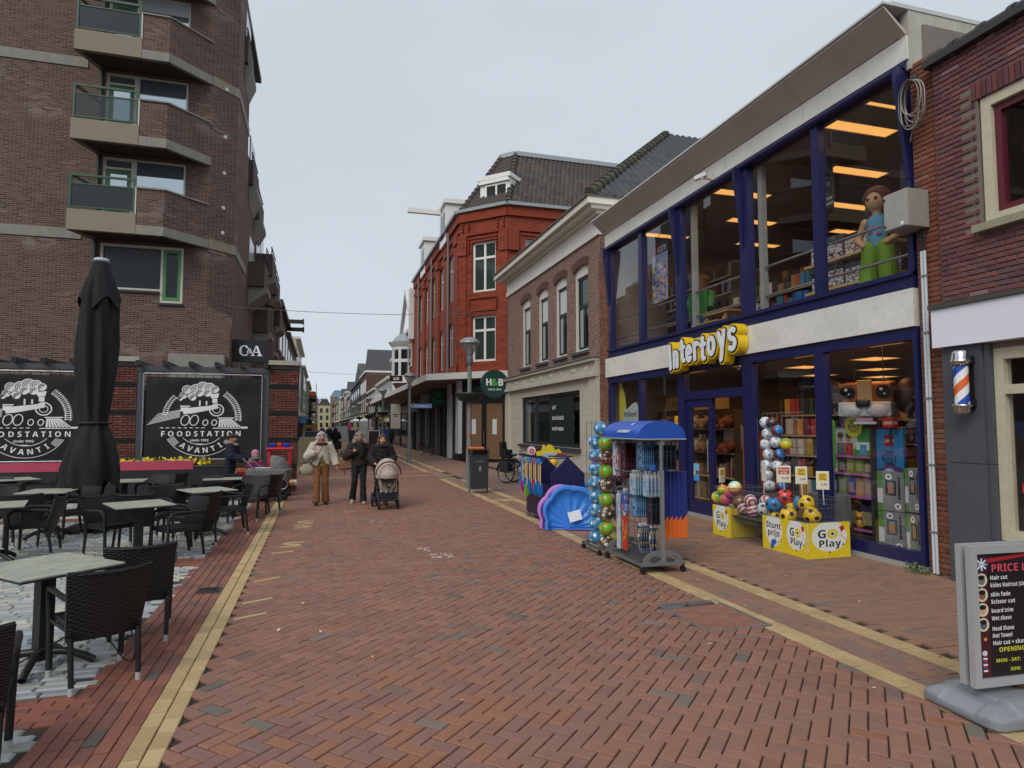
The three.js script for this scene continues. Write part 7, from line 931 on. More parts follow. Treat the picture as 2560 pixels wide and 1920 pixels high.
{ // rack of beach spades
  const t = thing('spade_rack', 'dark blue mesh display rack with gabled end on castors', 'display rack', [4.22, 0, -11.5]), nv = M('#1f1f58', { r: 0.35 }), me = M('#22224e', { r: 0.3 });
  mesh('end_panel', poly([[-0.3, 0.12], [0.34, 0.12], [0.34, 0.92], [0.02, 1.22], [-0.3, 0.92]], 0.02).translate(0, 0, 0.6), me, t); mesh('end_panel', poly([[-0.3, 0.12], [0.34, 0.12], [0.34, 0.92], [0.02, 1.22], [-0.3, 0.92]], 0.02).translate(0, 0, -0.8), me, t);
  const ribs = []; for (let i = 0; i < 9; i++) ribs.push(bx(-0.27 + i * 0.07, 0.16, 0.622, -0.262 + i * 0.07, 0.94, 0.627)); stuff(mesh('mesh_rib', ribs, nv, t));
  mesh('side_panel', bx(-0.3, 0.14, -0.78, -0.285, 0.72, 0.598), M('#1d1c3c', { r: 0.35 }), t); mesh('side_panel', bx(0.325, 0.14, -0.78, 0.34, 0.9, 0.598), me, t); mesh('shelf', bx(-0.285, 0.1, -0.8, 0.325, 0.13, 0.62), nv, t); mesh('top_rail', [bar([-0.4, 1.19, -0.85], [-0.4, 1.19, 0.6], 0.012), bar([-0.4, 1.19, 0.55], [0.02, 1.19, 0.55], 0.01), bar([-0.4, 1.19, -0.8], [0.02, 1.19, -0.8], 0.01), bar([0.02, 1.18, -0.85], [0.02, 1.22, 0.62], 0.014)], nv, t);
  const pg = []; for (let i = 0; i < 12; i++) pg.push(tube([[-0.42, 1.2, -0.7 + i * 0.1], [-0.36, 1.22, -0.7 + i * 0.1], [-0.33, 1.19, -0.7 + i * 0.1]], 0.008, 6, 5), bar([0.1, 1.2, -0.7 + i * 0.1], [0.22, 1.22, -0.7 + i * 0.1], 0.008)); stuff(mesh('peg', pg, black, t)); for (const [x, z] of [[-0.28, -0.74], [0.3, -0.74], [-0.28, 0.56], [0.3, 0.56]]) mesh('castor', [mv(disc(0.045, 0.03, 14), x, 0.046, z, 0.5, 0, Math.PI / 2), bc(0.03, 0.05, 0.03, x, 0.08, z)], M('#5b5d61', { r: 0.4 }), t);
  const cols = [['#2f86d0', 'all blue'], ['#d6379a', 'pink ended'], ['#2f86d0', 'blue ended'], ['#7ad03a', 'lime green ended'], ['#2c7fd0', 'blue ended'], ['#2a78c8', 'blue ended'], ['#c9382f', 'red gripped'], ['#2f86d0', 'blue ended'], ['#2a78c8', 'blue ended'], ['#2c7fd0', 'blue ended']];
  cols.forEach(([c, n], i) => { const L = i === 3 ? 0.62 : 0.5 + 0.06 * (i & 1), o = thing('toy_spade', `${n} wooden toy spade, ${['first', 'second', 'third', 'fourth', 'fifth', 'sixth', 'seventh', 'eighth', 'ninth', 'tenth'][i]} from the left on the rack`, 'toy spade', [3.8 - 0.01 * (i & 1), 1.17, -12.25 + i * 0.13], 0.4); mesh('shaft', bar([0, -0.06, 0], [0, -L + 0.1, 0], 0.013), i ? M('#c9ab7c', { r: 0.6 }) : M(c), o); const m = M(c, { r: 0.4 }); mesh('grip', new THREE.TorusGeometry(0.04, 0.012, 6, 18).translate(0, -0.04, 0), m, o); mesh('blade', poly([[-0.05, 0], [0.05, 0], [0.055, -0.14], [0.03, -0.21], [0, -0.23], [-0.03, -0.21], [-0.055, -0.14]], 0.008, { bevel: 0.003 }).translate(0, -L + 0.12, -0.004), m, o); });
  const d = thing('rack_topper', 'yellow and pink cartoon card topper above the spade rack', 'sign', [4.25, 1.2, -11.9]); mesh('card', poly([[-0.26, 0], [0.24, 0], [0.26, 0.06], [0.2, 0.13], [0.13, 0.1], [0.06, 0.2], [-0.02, 0.22], [-0.06, 0.16], [-0.12, 0.22], [-0.16, 0.1], [-0.26, 0.08]], 0.012), M('#dcc52b', { r: 0.5 }), d); mesh('badge', [mv(disc(0.085, 0.014, 24), -0.36, 0.1, 0.01, 0, Math.PI / 2)], M('#e2c3cc'), d); mesh('badge_mark', mv(new THREE.TorusGeometry(0.035, 0.012, 6, 20), -0.36, 0.09, 0.02), M('#b53a55'), d); mesh('card_foot', bx(-0.14, -0.02, 0.012, 0.14, 0.05, 0.02), M('#9fb8d6'), d); mesh('red_tab', bx(0.16, -0.02, 0.0, 0.34, 0.05, 0.02), M('#a8404a'), d);
}
{ // shell shaped sand pit halves
  const shell = () => { const nu = 16, na = 180, P = [], I = [], out = (a) => { const sn = Math.sin(a); let r = 0.42 + 0.27 * Math.pow(Math.max(0, sn), 1.3) + 0.045 * Math.abs(Math.sin((a - 0.1) * 4.5)); if (sn < 0) r = Math.min(r, 0.05 / -sn); return r; }; const prof = [[0.02, -0.1], [0.2, -0.11], [0.4, -0.12], [0.55, -0.12], [0.68, -0.115], [0.76, -0.1], [0.82, -0.07], [0.86, -0.03], [0.88, -0.005], [0.9, 0], [0.965, 0], [0.99, -0.006], [1.0, -0.02], [1.0, -0.05], [0.985, -0.1], [0.96, -0.16]]; for (let j = 0; j < nu; j++) for (let i = 0; i <= na; i++) { const a = i / na * 6.2832, r = out(a), [u, z] = prof[j]; const rib = u < 0.84 && u > 0.1 && Math.sin(a) > 0 ? 0.022 * Math.abs(Math.sin((a - 0.1) * 9)) * Math.min(1, u * 2) : 0; P.push(u * r * Math.cos(a), u * r * Math.sin(a), z + rib); } for (let j = 0; j < nu - 1; j++) for (let i = 0; i < na; i++) { const a = j * (na + 1) + i, b = a + na + 1; I.push(a, b, a + 1, b, b + 1, a + 1); } const g = new THREE.BufferGeometry(); g.setAttribute('position', new THREE.BufferAttribute(new Float32Array(P), 3)); g.setIndex(I); g.computeVertexNormals(); return g; };
  const place = (name, label, c, p, ry) => { const o = thing(name, label, 'sand pit', p, ry); mesh('shell', mv(shell(), 0, 0.06, 0.08, 0, -0.22), M(c, { r: 0.32, side: 1 }), o); return o; };
  place('shell_sandpit', 'pink plastic shell sand pit behind the blue one', '#b070b8', [4.1, 0, -10.62], -0.3); place('shell_sandpit', 'blue plastic shell sand pit leaning on the spade rack', '#2f78cf', [4.15, 0, -10.48], -0.3);
  const n = thing('paper_notice', 'white paper notice stuck inside the blue shell', 'notice', [4.19, 0.24, -10.43], -0.3); mesh('sheet', bc(0.22, 0.17, 0.003, 0, 0, 0, 0, -0.22, 0.28), printed(110, 86, (g, w, h) => { g.fillStyle = '#dcdfe8'; g.fillRect(0, 0, w, h); g.fillStyle = '#b9bfd4'; for (let j = 0; j < 4; j++) for (let i = 0; i < 4; i++) g.fillRect(10 + i * 24, 10 + j * 19, 16, 3); }), n);
  const c = thing('toy_car', 'yellow and blue ride on toy car by the pale stone wall', 'toy car', [5.9, 0, -15.3], -0.25), ye = M('#dcae1f', { r: 0.35 }), bl = M('#2f7fc4', { r: 0.35 });
  mesh('body', [rb(0.62, 0.26, 0.42, 0.11, 0.06, 0.36, 0, 0, 0, -0.12, 4), rb(0.34, 0.3, 0.4, 0.12, -0.2, 0.46, 0, 0, 0, 0.1, 4)], ye, c); for (const z of [0.2, -0.2]) mesh('fender', mv(new THREE.TorusGeometry(0.19, 0.05, 8, 20, 2.7).scale(1, 1, 1.5), 0.33, 0.2, z, 0, 0, 0.25), bl, c); mesh('seat', [rb(0.3, 0.24, 0.36, 0.07, -0.12, 0.56, 0, 0, 0, 0.25, 3)], M('#2a66c0', { r: 0.4 }), c); mesh('red_trim', new THREE.TorusGeometry(0.2, 0.02, 6, 24).rotateX(Math.PI / 2).scale(1, 1, 0.9).translate(0.0, 0.56, 0), M('#b8433a'), c);
  for (const [x, z] of [[0.34, 0.22], [0.34, -0.22], [-0.26, 0.22], [-0.26, -0.22]]) { const w = mesh('wheel', mv(new THREE.CylinderGeometry(0.16, 0.16, 0.1, 24), x, 0.161, z, 0, Math.PI / 2), black, c); mesh('hub', mv(new THREE.CylinderGeometry(0.045, 0.045, 0.115, 14), x, 0.161, z, 0, Math.PI / 2), M('#b5362d'), w); } mesh('backrest', [ball(0.1, -0.3, 0.86, 0.02, 1, 1.25, 1), ball(0.06, -0.32, 1.0, 0, 1, 1, 1)], ye, c);
}
// ---------- wire cage of balls with printed cartons ----------
{
  const t = thing('ball_cage', 'long low wire cage of cheap balls outside the shop', 'ball cage', [6.6, 0, -8.37]), wire = M('#7c8084', { r: 0.4, m: 0.6 }), w = [];
  const x0 = -0.33, x1 = 0.33, z0 = -1.08, z1 = 1.06; for (const y of [0.1, 0.3, 0.48, 0.66, 0.78]) { w.push(bar([x0, y, z0], [x0, y, z1], 0.004, 0.004, 5), bar([x1, y, z0], [x1, y, z1], 0.004, 0.004, 5)); for (const z of [z0, -0.62, 0.17, z1]) w.push(bar([x0, y, z], [x1, y, z], 0.004, 0.004, 5)); }
  for (let i = 0; i <= 54; i++) { const z = z0 + (z1 - z0) * i / 54; w.push(bar([x0, 0.02, z], [x0, 0.78, z], 0.0022, 0.0022, 4), bar([x1, 0.02, z], [x1, 0.78, z], 0.0022, 0.0022, 4)); } for (let i = 0; i <= 16; i++) { const x = x0 + (x1 - x0) * i / 16; for (const z of [z0, z1]) w.push(bar([x, 0.02, z], [x, 0.78, z], 0.0022, 0.0022, 4)); }
  stuff(mesh('wire', w, wire, t)); mesh('shelf', bc(0.64, 0.01, 2.1, 0, 0.36, 0), M('#4c4a46', { r: 0.8 }), t);
  const go = (stunt) => printed(300, 300, (g, W, H) => { g.fillStyle = '#e2c71f'; g.fillRect(0, 0, W, H); g.fillStyle = '#e3e4e0'; g.beginPath(); stunt ? g.ellipse(150, 110, 110, 150, 0, 0, 7) : g.arc(150, 118, 128, 0, 7); g.fill(); g.fillStyle = '#f3ead0'; for (const [x, y] of [[30, 270], [240, 282], [120, 288], [276, 240]]) { g.beginPath(); g.arc(x, y, 5, 0, 7); g.fill(); } g.fillStyle = '#1b1a18'; for (const [x, y] of [[150, 250], [210, 215], [248, 190]]) { g.beginPath(); for (let i = 0; i < 10; i++) g.lineTo(x + (i & 1 ? 5 : 12) * Math.cos(i * 0.628), y + (i & 1 ? 5 : 12) * Math.sin(i * 0.628)); g.fill(); } if (stunt) { text(g, 'Stunt', 150, 72, 76, '#1b1a18'); text(g, 'prijs', 150, 140, 76, '#1b1a18'); g.fillStyle = '#2c62b5'; g.beginPath(); g.ellipse(150, 225, 40, 26, -0.4, 0, 7); g.fill(); g.beginPath(); g.ellipse(130, 262, 22, 30, 0.5, 0, 7); g.fill(); } else { text(g, 'G', 96, 96, 96, '#1b1a18'); g.lineWidth = 20; g.strokeStyle = '#e2c71f'; g.beginPath(); g.arc(172, 96, 30, 0, 7); g.stroke(); g.fillStyle = '#1b1a18'; g.beginPath(); g.arc(172, 96, 12, 0, 7); g.fill(); text(g, 'Play', 150, 178, 82, '#1b1a18'); g.fillStyle = '#b9302a'; g.beginPath(); g.moveTo(220, 40); g.lineTo(252, 24); g.lineTo(262, 62); g.lineTo(236, 84); g.fill(); g.strokeStyle = '#b9302a'; g.lineWidth = 3; g.beginPath(); g.moveTo(236, 84); g.quadraticCurveTo(226, 120, 262, 140); g.quadraticCurveTo(280, 160, 272, 186); g.stroke(); } });
  const A = go(false), S = go(true);
  mesh('carton', bc(0.46, 0.48, 0.02, x0 - 0.012, 0.24, -0.86, -Math.PI / 2), A, t); mesh('carton', bc(0.48, 0.47, 0.02, x0 - 0.012, 0.235, 0.41, -Math.PI / 2), S, t); mesh('carton', bc(0.43, 0.47, 0.02, x0 - 0.012, 0.236, 0.868, -Math.PI / 2), A, t); mesh('carton', bc(0.68, 0.47, 0.02, 0.01, 0.236, z1 + 0.014), A, t); mesh('carton_side', bc(0.5, 0.46, 0.02, -0.1, 0.235, -0.62), M('#d6bc22', { r: 0.6 }), t);
  const B = [['pale', 0.105, 0.78, -9.13, 'pastel rainbow ball at the top left of the cage'], ['rainbow', 0.1, 0.57, -9.62, 'green to pink rainbow ball at the far left end of the cage'], ['pink', 0.1, 0.56, -9.38, 'orange and pink rainbow ball against the cage front'], ['pink', 0.1, 0.7, -9.25, 'magenta and orange ball under the pastel one'], ['rainbow', 0.08, 0.72, -9.48, 'lime topped ball at the back of the far end'], ['bronze', 0.105, 0.56, -9.0, 'bronze brown ball in the cage'], ['bronze', 0.09, 0.43, -9.2, 'bronze brown ball lying low in the cage'], ['stripe', 0.1, 0.61, -8.74, 'red and white striped ball in the upper pile'], ['stripe', 0.095, 0.47, -8.92, 'red and white striped ball lower left in the pile'], ['stripe', 0.1, 0.46, -8.68, 'red and white striped ball lower right in the pile'], ['stripe', 0.1, 0.62, -8.5, 'red and white striped ball at the back of the pile', 0.1], ['bw', 0.105, 0.52, -8.42, 'white football with black spots in the cage'], ['bb', 0.118, 0.61, -8.2, 'blue football with black spots on the pile'], ['red', 0.115, 0.73, -8.1, 'red football with black spots topping the pile', 0.12], ['yel', 0.09, 0.44, -8.2, 'small yellow football under the blue one'], ['bb', 0.1, 0.68, -7.78, 'blue football at the back of the near compartment', 0.12], ['yel', 0.115, 0.7, -7.58, 'yellow football wrapped at the top of the near compartment', 0.05], ['yel', 0.118, 0.52, -7.76, 'yellow football lower left in the near compartment', -0.1], ['yel', 0.118, 0.55, -7.44, 'yellow football lower right in the near compartment', 0.02], ['yel', 0.1, 0.56, -8.0, 'yellow football half hidden beside the blue one', 0.15]];
  B.forEach(([m, r, y, z, l, dx], i) => ballThing(m, r, [6.45 + (dx ?? 0), y, z], l, 'balls in the low wire cage', i * 1.3, i * 0.7));
  const tagT = printed(120, 190, (g, w, h) => { g.fillStyle = '#ddd6c2'; g.fillRect(0, 0, w, h); g.fillStyle = '#d9b92b'; g.fillRect(12, 12, w - 24, 84); text(g, 'GO', 60, 38, 38, '#1b1a18'); text(g, 'Play', 60, 74, 34, '#1b1a18'); text(g, '2.99', 72, 140, 34, '#1b1a18'); }), tagR = printed(150, 190, (g, w, h) => { g.fillStyle = '#ddd6c2'; g.fillRect(0, 0, w, h); g.fillStyle = '#b4322e'; g.fillRect(12, 12, w - 24, 84); text(g, 'Stunt', 75, 38, 40, '#e8dcc8'); text(g, 'prijs', 75, 74, 38, '#e8dcc8'); text(g, '14.99', 90, 145, 36, '#1b1a18'); });
  [[-9.7, 0.93, 0.4, 'leftmost yellow price card above the cage', 0], [-8.6, 1.05, 1.3, 'price card seen edge on above the cage', 0], [-8.15, 1.06, -0.45, 'red topped price card above the cage', 1], [-7.78, 1.07, -0.4, 'yellow price card right of the red topped one', 0], [-7.37, 1.03, -0.5, 'rightmost yellow price card above the near corner', 0]].forEach(([z, y, a, l, R]) => { const o = thing('price_card', l, 'price card', [6.6, y, z], a); mesh('holder', rb(R ? 0.2 : 0.165, 0.25, 0.008, 0.01, 0, 0, 0), M('#e4dfcf', { r: 0.4 }), o); mesh('card', bc(R ? 0.18 : 0.145, 0.225, 0.003, 0, 0, 0.006), R ? tagR : tagT, o); mesh('stem', bar([0, -0.125, 0], [0.01, -0.33, 0], 0.006), M('#cfd2d4'), o); });
  // tall rack of printed balls against the window
  const k = thing('window_ball_rack', 'tall wire rack of white printed balls against the shop window', 'ball rack', [6.95, 0, -8.75]), q = []; for (let i = 0; i < 9; i++) q.push(bar([0.0, 0.7, -0.3 + i * 0.115], [0.0, 1.98, -0.3 + i * 0.115], 0.0035, 0.0035, 4)); for (const y of [0.72, 1.45, 1.98]) q.push(bar([0, y, -0.3], [0, y, 0.62], 0.006)); for (const z of [-0.28, 0.0, 0.3, 0.6]) q.push(bar([-0.12, 0.02, z], [-0.12, 1.9, z], 0.0035, 0.0035, 4)); stuff(mesh('wire', q, wire, k));
  [[1.83, -8.92], [1.65, -8.87], [1.48, -8.92], [1.32, -8.86], [1.15, -8.9], [0.98, -8.9], [0.82, -8.85]].forEach(([y, z], i) => ballThing('white', 0.092, [6.9, y, z], `white printed ball, ${ORD[Math.min(i, 6)]} in the left column by the window`, 'white printed balls by the window', i, i * 0.8)); [['dark', 1.82, -8.74, 'dark pink ball behind the top white one'], ['blueRed', 1.7, -8.62, 'blue and red ball in the right column, upper'], ['white', 1.52, -8.66, 'white ball with dark print in the right column'], ['yelRed', 1.5, -8.42, 'yellow and red ball at the right of the window rack'], ['blueRed', 1.33, -8.58, 'blue and white ball in the right column, middle'], ['white', 1.15, -8.62, 'white ball in the right column, middle'], ['dark', 1.14, -8.42, 'dark ball at the right of the window rack'], ['blueRed', 0.84, -8.56, 'blue and purple ball low in the right column'], ['dark', 1.0, -8.5, 'dark ball low in the right column']].forEach(([m, y, z, l], i) => ballThing(m, 0.092, [6.88, y, z], l, 'balls in the right columns of the window rack', i * 2, i));
}
// ---------- shop window displays ----------
{
  const r = rng(31), sx = 8.0;
  const t = thing('display_shelf', 'tall shelf with pink edges full of toy boxes behind the near window', 'shelving', [8.1, 0.03, -8.27], -Math.PI / 2); mesh('carcass', [bc(0.92, 1.72, 0.03, 0, 0.86, -0.22), bc(0.03, 1.72, 0.45, -0.46, 0.86, 0), bc(0.03, 1.72, 0.45, 0.46, 0.86, 0), bc(0.92, 0.05, 0.5, 0, 0.08, 0)], M('#3d3a38'), t);
  const ys = [1.27, 1.0, 0.66, 0.17]; ys.forEach((y) => { mesh('shelf', bc(0.9, 0.02, 0.42, 0, y, 0), M('#5a5550'), t); mesh('shelf_edge', bc(0.9, 0.035, 0.012, 0, y, 0.218), M('#b465a0', { r: 0.4 }), t); });
  mesh('header_board', bc(0.92, 0.42, 0.02, 0, 1.5, 0.21), printed(300, 140, (g, w, h) => { g.fillStyle = '#3f8a4a'; g.fillRect(0, 0, w, h); g.fillStyle = '#c58fb5'; g.fillRect(44, 0, 50, h); g.fillStyle = '#b8c4bd'; g.beginPath(); g.ellipse(140, 60, 80, 66, 0, 0, 7); g.fill(); for (const [x, c, s] of [[110, '#4d6660', '#231b18'], [165, '#a8342e', '#6a4630']]) { g.fillStyle = c; g.fillRect(x - 26, 76, 52, 64); g.fillStyle = '#b98d72'; g.beginPath(); g.ellipse(x, 52, 16, 20, 0, 0, 7); g.fill(); g.fillStyle = s; g.beginPath(); g.ellipse(x, 38, 20, 16, 0, 0, 7); g.fill(); } g.fillStyle = '#d8d9d2'; g.fillRect(210, 70, 90, 40); g.fillStyle = '#4a8fc4'; g.fillRect(236, 84, 40, 50); }), t);
  mesh('round_badge', mv(new THREE.CircleGeometry(0.17, 32), 0.16, 1.74, 0.235), printed(140, 140, (g, w, h) => { g.fillStyle = '#d2cf2f'; g.fillRect(0, 0, w, h); ['SHE', 'BUILT', 'THAT'].forEach((s, i) => text(g, s, 70, 40 + i * 30, 32, '#15140f')); }), t);
  const bc2 = [['#7fa5b5', '#9fb5bd', '#3a2c22', '#2f2620', '#7f9c5a', '#8ea2b8'], ['#cfc3b0', '#3c4650', '#7c8f3a', '#738a38', '#5f5a50'], ['#2f3f66', '#86a04a', '#4a4a86', '#b58a4a', '#a87f86'], ['#231c1e', '#2c2220', '#241e20']];
  ys.forEach((y, j) => { const n = bc2[j].length, w = 0.86 / n; bc2[j].forEach((c, i) => { const h = [0.16, 0.22, 0.28, 0.36][j], o = thing('boxed_toy', `small boxed toy, ${['first', 'second', 'third', 'fourth', 'fifth', 'sixth'][i]} on the ${['highest', 'second', 'third', 'lowest'][j]} pink edged shelf`, 'toy box', [8.0 - 0.02, 0.042 + y, -8.27 - 0.43 + w * (i + 0.5)], -Math.PI / 2); mesh('box', bc(w * 0.9, h, 0.08, 0, h / 2, 0), M(c, { r: 0.3 }), o); const q = new THREE.Color(c).lerp(new THREE.Color('#d9c9a0'), 0.5).getStyle(); mesh('picture', bc(w * 0.62, h * 0.55, 0.003, 0, h * 0.45, 0.042), M(q, { r: 0.4, grain: 0.1 }), o); }); });
  const f = thing('lion_figure', 'small yellow lion cub figure on the lowest pink edged shelf', 'figurine', [7.93, 0.215, -8.12], -Math.PI / 2); mesh('body', [ball(0.05, 0, 0.07, 0, 0.9, 1.4, 0.9), ball(0.05, 0.01, 0.19, 0.01), ball(0.018, -0.035, 0.235, 0), ball(0.018, 0.05, 0.235, 0), tube([[0.04, 0.03, 0], [0.1, 0.06, 0], [0.09, 0.14, 0]], 0.012, 10, 6)], M('#c4952c', { r: 0.4 }), f);
  const s = thing('standee', 'tall bright blue cardboard standee with a cut out portrait in the near window', 'standee', [8.0, 0.05, -7.58], -Math.PI / 2);
  mesh('board', bc(0.5, 1.68, 0.05, 0, 0.84, 0), printed(220, 740, (g, w, h) => { g.fillStyle = '#2c80b8'; g.fillRect(0, 0, w, h); g.fillStyle = '#5b3f7a'; for (const [x, y, q] of [[60, 300, 50], [120, 270, 56], [180, 290, 50], [110, 480, 60]]) { g.beginPath(); g.arc(x, y, q, 0, 7); g.fill(); } g.fillStyle = '#9fb4c2'; g.beginPath(); g.ellipse(110, 380, 78, 130, 0, 0, 7); g.fill(); g.fillStyle = '#a8322c'; g.fillRect(64, 430, 92, 90); g.fillStyle = '#c19a80'; g.beginPath(); g.ellipse(112, 374, 34, 44, 0, 0, 7); g.fill(); g.fillStyle = '#6d452c'; g.beginPath(); g.ellipse(112, 338, 38, 24, 0, 0, 7); g.fill(); g.fillStyle = '#a32022'; g.fillRect(78, 40, 72, 72); text(g, 'LEGO', 114, 76, 28, '#e9dfc9', 'italic bold'); ['SHE', 'BUILT', 'THAT'].forEach((q, i) => text(g, q, 112, 150 + i * 34, 42, '#14161d')); }), s);
  const gb = printed(160, 260, (g, w, h) => { g.fillStyle = '#74787b'; g.fillRect(0, 0, w, h); g.fillStyle = '#4a7a35'; g.fillRect(0, 0, 34, h); g.fillStyle = '#b9bcbd'; g.fillRect(0, 110, 34, 100); g.strokeStyle = '#1e2023'; g.lineWidth = 14; g.strokeRect(56, 60, 50, 90); g.beginPath(); g.moveTo(130, 30); g.lineTo(130, 180); g.stroke(); g.fillStyle = '#c4661f'; g.fillRect(66, 96, 28, 28); for (const [x, y] of [[70, 30], [120, 226]]) { g.fillStyle = '#dadada'; g.beginPath(); g.arc(x, y, 20, 0, 7); g.fill(); g.fillStyle = '#18191b'; g.beginPath(); g.arc(x, y, 8, 0, 7); g.fill(); } });
  for (const [y, l] of [[0.06, 'lower'], [0.6, 'upper']]) { const o = thing('goal_box', `grey football goal box, ${l} of the two stacked before the blue standee`, 'toy box', [7.7, y, -7.25], -Math.PI / 2 + 0.3); mesh('box', bc(0.36, 0.53, 0.2, 0, 0.265, 0), gb, o); }
  for (const [y, l] of [[0.1, 'lower'], [0.68, 'upper']]) { const o = thing('goal_box', `white football goal box at the right window edge, ${l} one`, 'toy box', [7.4, y, -6.55], -Math.PI / 2); mesh('box', bc(0.22, 0.55, 0.3, 0, 0.275, 0), gb, o); }
  // dog head of giant bricks
  const d = thing('dog_head_display', 'giant brick built dog head with dark ears hanging in the near window', 'display figure', [8.0, 1.92, -7.92], -Math.PI / 2 + 0.55), br = M('#a5602e', { r: 0.35 }), gy = M('#b5b7ba', { r: 0.35 }), dk = M('#3a221b', { r: 0.35 });
  mesh('head', [rb(0.68, 0.36, 0.4, 0.03, 0, 0.34, 0, 0, 0.12)], br, d); mesh('blaze', [rb(0.2, 0.4, 0.05, 0.01, 0, 0.34, 0.24, 0, 0.12)], M('#c2a06a', { r: 0.35 }), d); mesh('muzzle', [rb(0.72, 0.22, 0.42, 0.03, 0, 0.1, 0.12), ball(0.14, -0.18, 0.08, 0.3, 1.2, 0.75, 0.6), ball(0.14, 0.18, 0.08, 0.3, 1.2, 0.75, 0.6)], gy, d); mesh('nose', rb(0.2, 0.11, 0.1, 0.04, 0, 0.19, 0.36, 0, 0, 0, 3), M('#141416', { r: 0.25 }), d); mesh('tongue', bc(0.22, 0.05, 0.3, 0, -0.05, 0.16), M('#b07a92', { r: 0.4 }), d); mesh('chin', bc(0.3, 0.04, 0.34, 0, -0.1, 0.14), gy, d);
  for (const q of [-1, 1]) { mesh('eye', mv(disc(0.1, 0.03, 24), q * 0.24, 0.36, 0.235, 0, Math.PI / 2 + 0.12), M('#121214', { r: 0.2 }), d); mesh('eye_glint', [ball(0.028, q * 0.24 - 0.02, 0.4, 0.25, 1, 1, 0.4), ball(0.014, q * 0.24 + 0.02, 0.33, 0.255, 1, 1, 0.4)], white, d); mesh('ear', ball(0.24, q * 0.5, 0.3, -0.05, 0.75, 1.15, 0.4, 24), dk, d); } mesh('suspension', [bar([-0.2, 0.5, 0], [-0.2, 1.05, 0], 0.006), bar([0.2, 0.5, 0], [0.2, 1.05, 0], 0.006)], black, d);
  const lg = thing('logo_box', 'small red and white logo box under the dog head', 'sign', [7.85, 1.82, -7.42], -Math.PI / 2); mesh('box', bc(0.17, 0.14, 0.1), printed(90, 76, (g, w, h) => { g.fillStyle = '#a32022'; g.fillRect(0, 0, w, h); text(g, 'LEGO', 45, 38, 32, '#e9dfc9', 'italic bold'); }), lg); mesh('stand', bar([0, -0.07, 0], [0, -0.3, 0], 0.015), black, lg);
  const hs = thing('ball_shelves', 'narrow glass shelves of sports balls at the right window edge', 'shelving', [7.6, 0, -6.5]); for (const y of [2.16, 1.84, 1.52]) mesh('shelf', bc(0.3, 0.012, 0.34, 0, y, 0), steel, hs); for (const [m, y, c, l] of [[0, 2.29, '#c4622a', 'orange basketball on the top glass shelf at the right edge'], [0, 1.96, '#6d2f4c', 'dark pink ball on the middle glass shelf at the right edge'], [0, 1.64, '#8a2b45', 'crimson ball on the lowest glass shelf at the right edge']]) { const o = thing('sports_ball', l, 'ball', [7.6, y, -6.52]); mesh('ball', ball(0.12, 0, 0, 0, 1, 1, 1, 24), M(c, { r: 0.5 }), o); mesh('seam', [new THREE.TorusGeometry(0.12, 0.003, 4, 30), new THREE.TorusGeometry(0.12, 0.003, 4, 30).rotateY(1.57), new THREE.TorusGeometry(0.12, 0.003, 4, 30).rotateX(1.57)], black, o); }
  // left ground floor window
  const sw = (name, label, cat, p, w, h, mat, shape) => { const o = thing(name, label, cat, p, -Math.PI / 2); mesh('face', shape ? poly(shape, 0.004) : bc(w, h, 0.004), mat, o); return o; };
  const we = sw('welcome_sticker', 'pale mint rounded window sticker with a welcome word', 'sticker', [7.185, 1.5, -14.25], 0, 0, M('#aebfb9', { r: 0.6 }), [[-0.42, 0], [0.4, 0], [0.4, 0.75], [0.3, 0.84], [0.1, 0.8], [-0.3, 0.62], [-0.42, 0.45]]); mesh('lettering', bc(0.72, 0.24, 0.003, 0.0, 0.56, 0.006), printed(240, 80, (g, w, h) => { g.fillStyle = '#aebfb9'; g.fillRect(0, 0, w, h); text(g, 'Welkom!', 120, 42, 62, '#16181a', 'bold', 'sans-serif', 'center', 225); }), we);
  sw('beach_flag', 'tall yellow feather flag at the far left window edge', 'flag', [7.3, 1.2, -14.88], 0, 0, printed(80, 300, (g, w, h) => { g.fillStyle = '#c5b638'; g.fillRect(0, 0, w, h); }), [[-0.2, 0], [0.2, 0], [0.22, 0.8], [0.1, 1.35], [-0.1, 1.7], [-0.2, 1.74]]);
  sw('courier_sticker', 'small yellow and red square sticker beside the door', 'sticker', [7.15, 1.88, -12.05], 0.2, 0.2, printed(90, 90, (g, w, h) => { g.fillStyle = '#dcb21f'; g.fillRect(0, 0, w, h); text(g, 'DHL', 45, 48, 36, '#b3251f', 'italic bold'); })); const o2 = sw('opening_hours_card', 'small white card beside the shop door', 'notice', [7.15, 1.62, -11.8], 0.08, 0.16, white);
  const hang = thing('hanging_sign_board', 'long ochre hanging board over the soft toys', 'sign', [8.3, 2.3, -13.2], -Math.PI / 2); mesh('board', bc(2.6, 0.32, 0.03), printed(400, 50, (g, w, h) => { g.fillStyle = '#9c7a3e'; g.fillRect(0, 0, w, h); text(g, 'Knuffels', 120, 26, 36, '#4a3a20'); }), hang); mesh('cord', [bar([-1, 0.16, 0], [-1, 0.68, 0], 0.005), bar([1, 0.16, 0], [1, 0.68, 0], 0.005)], black, hang);
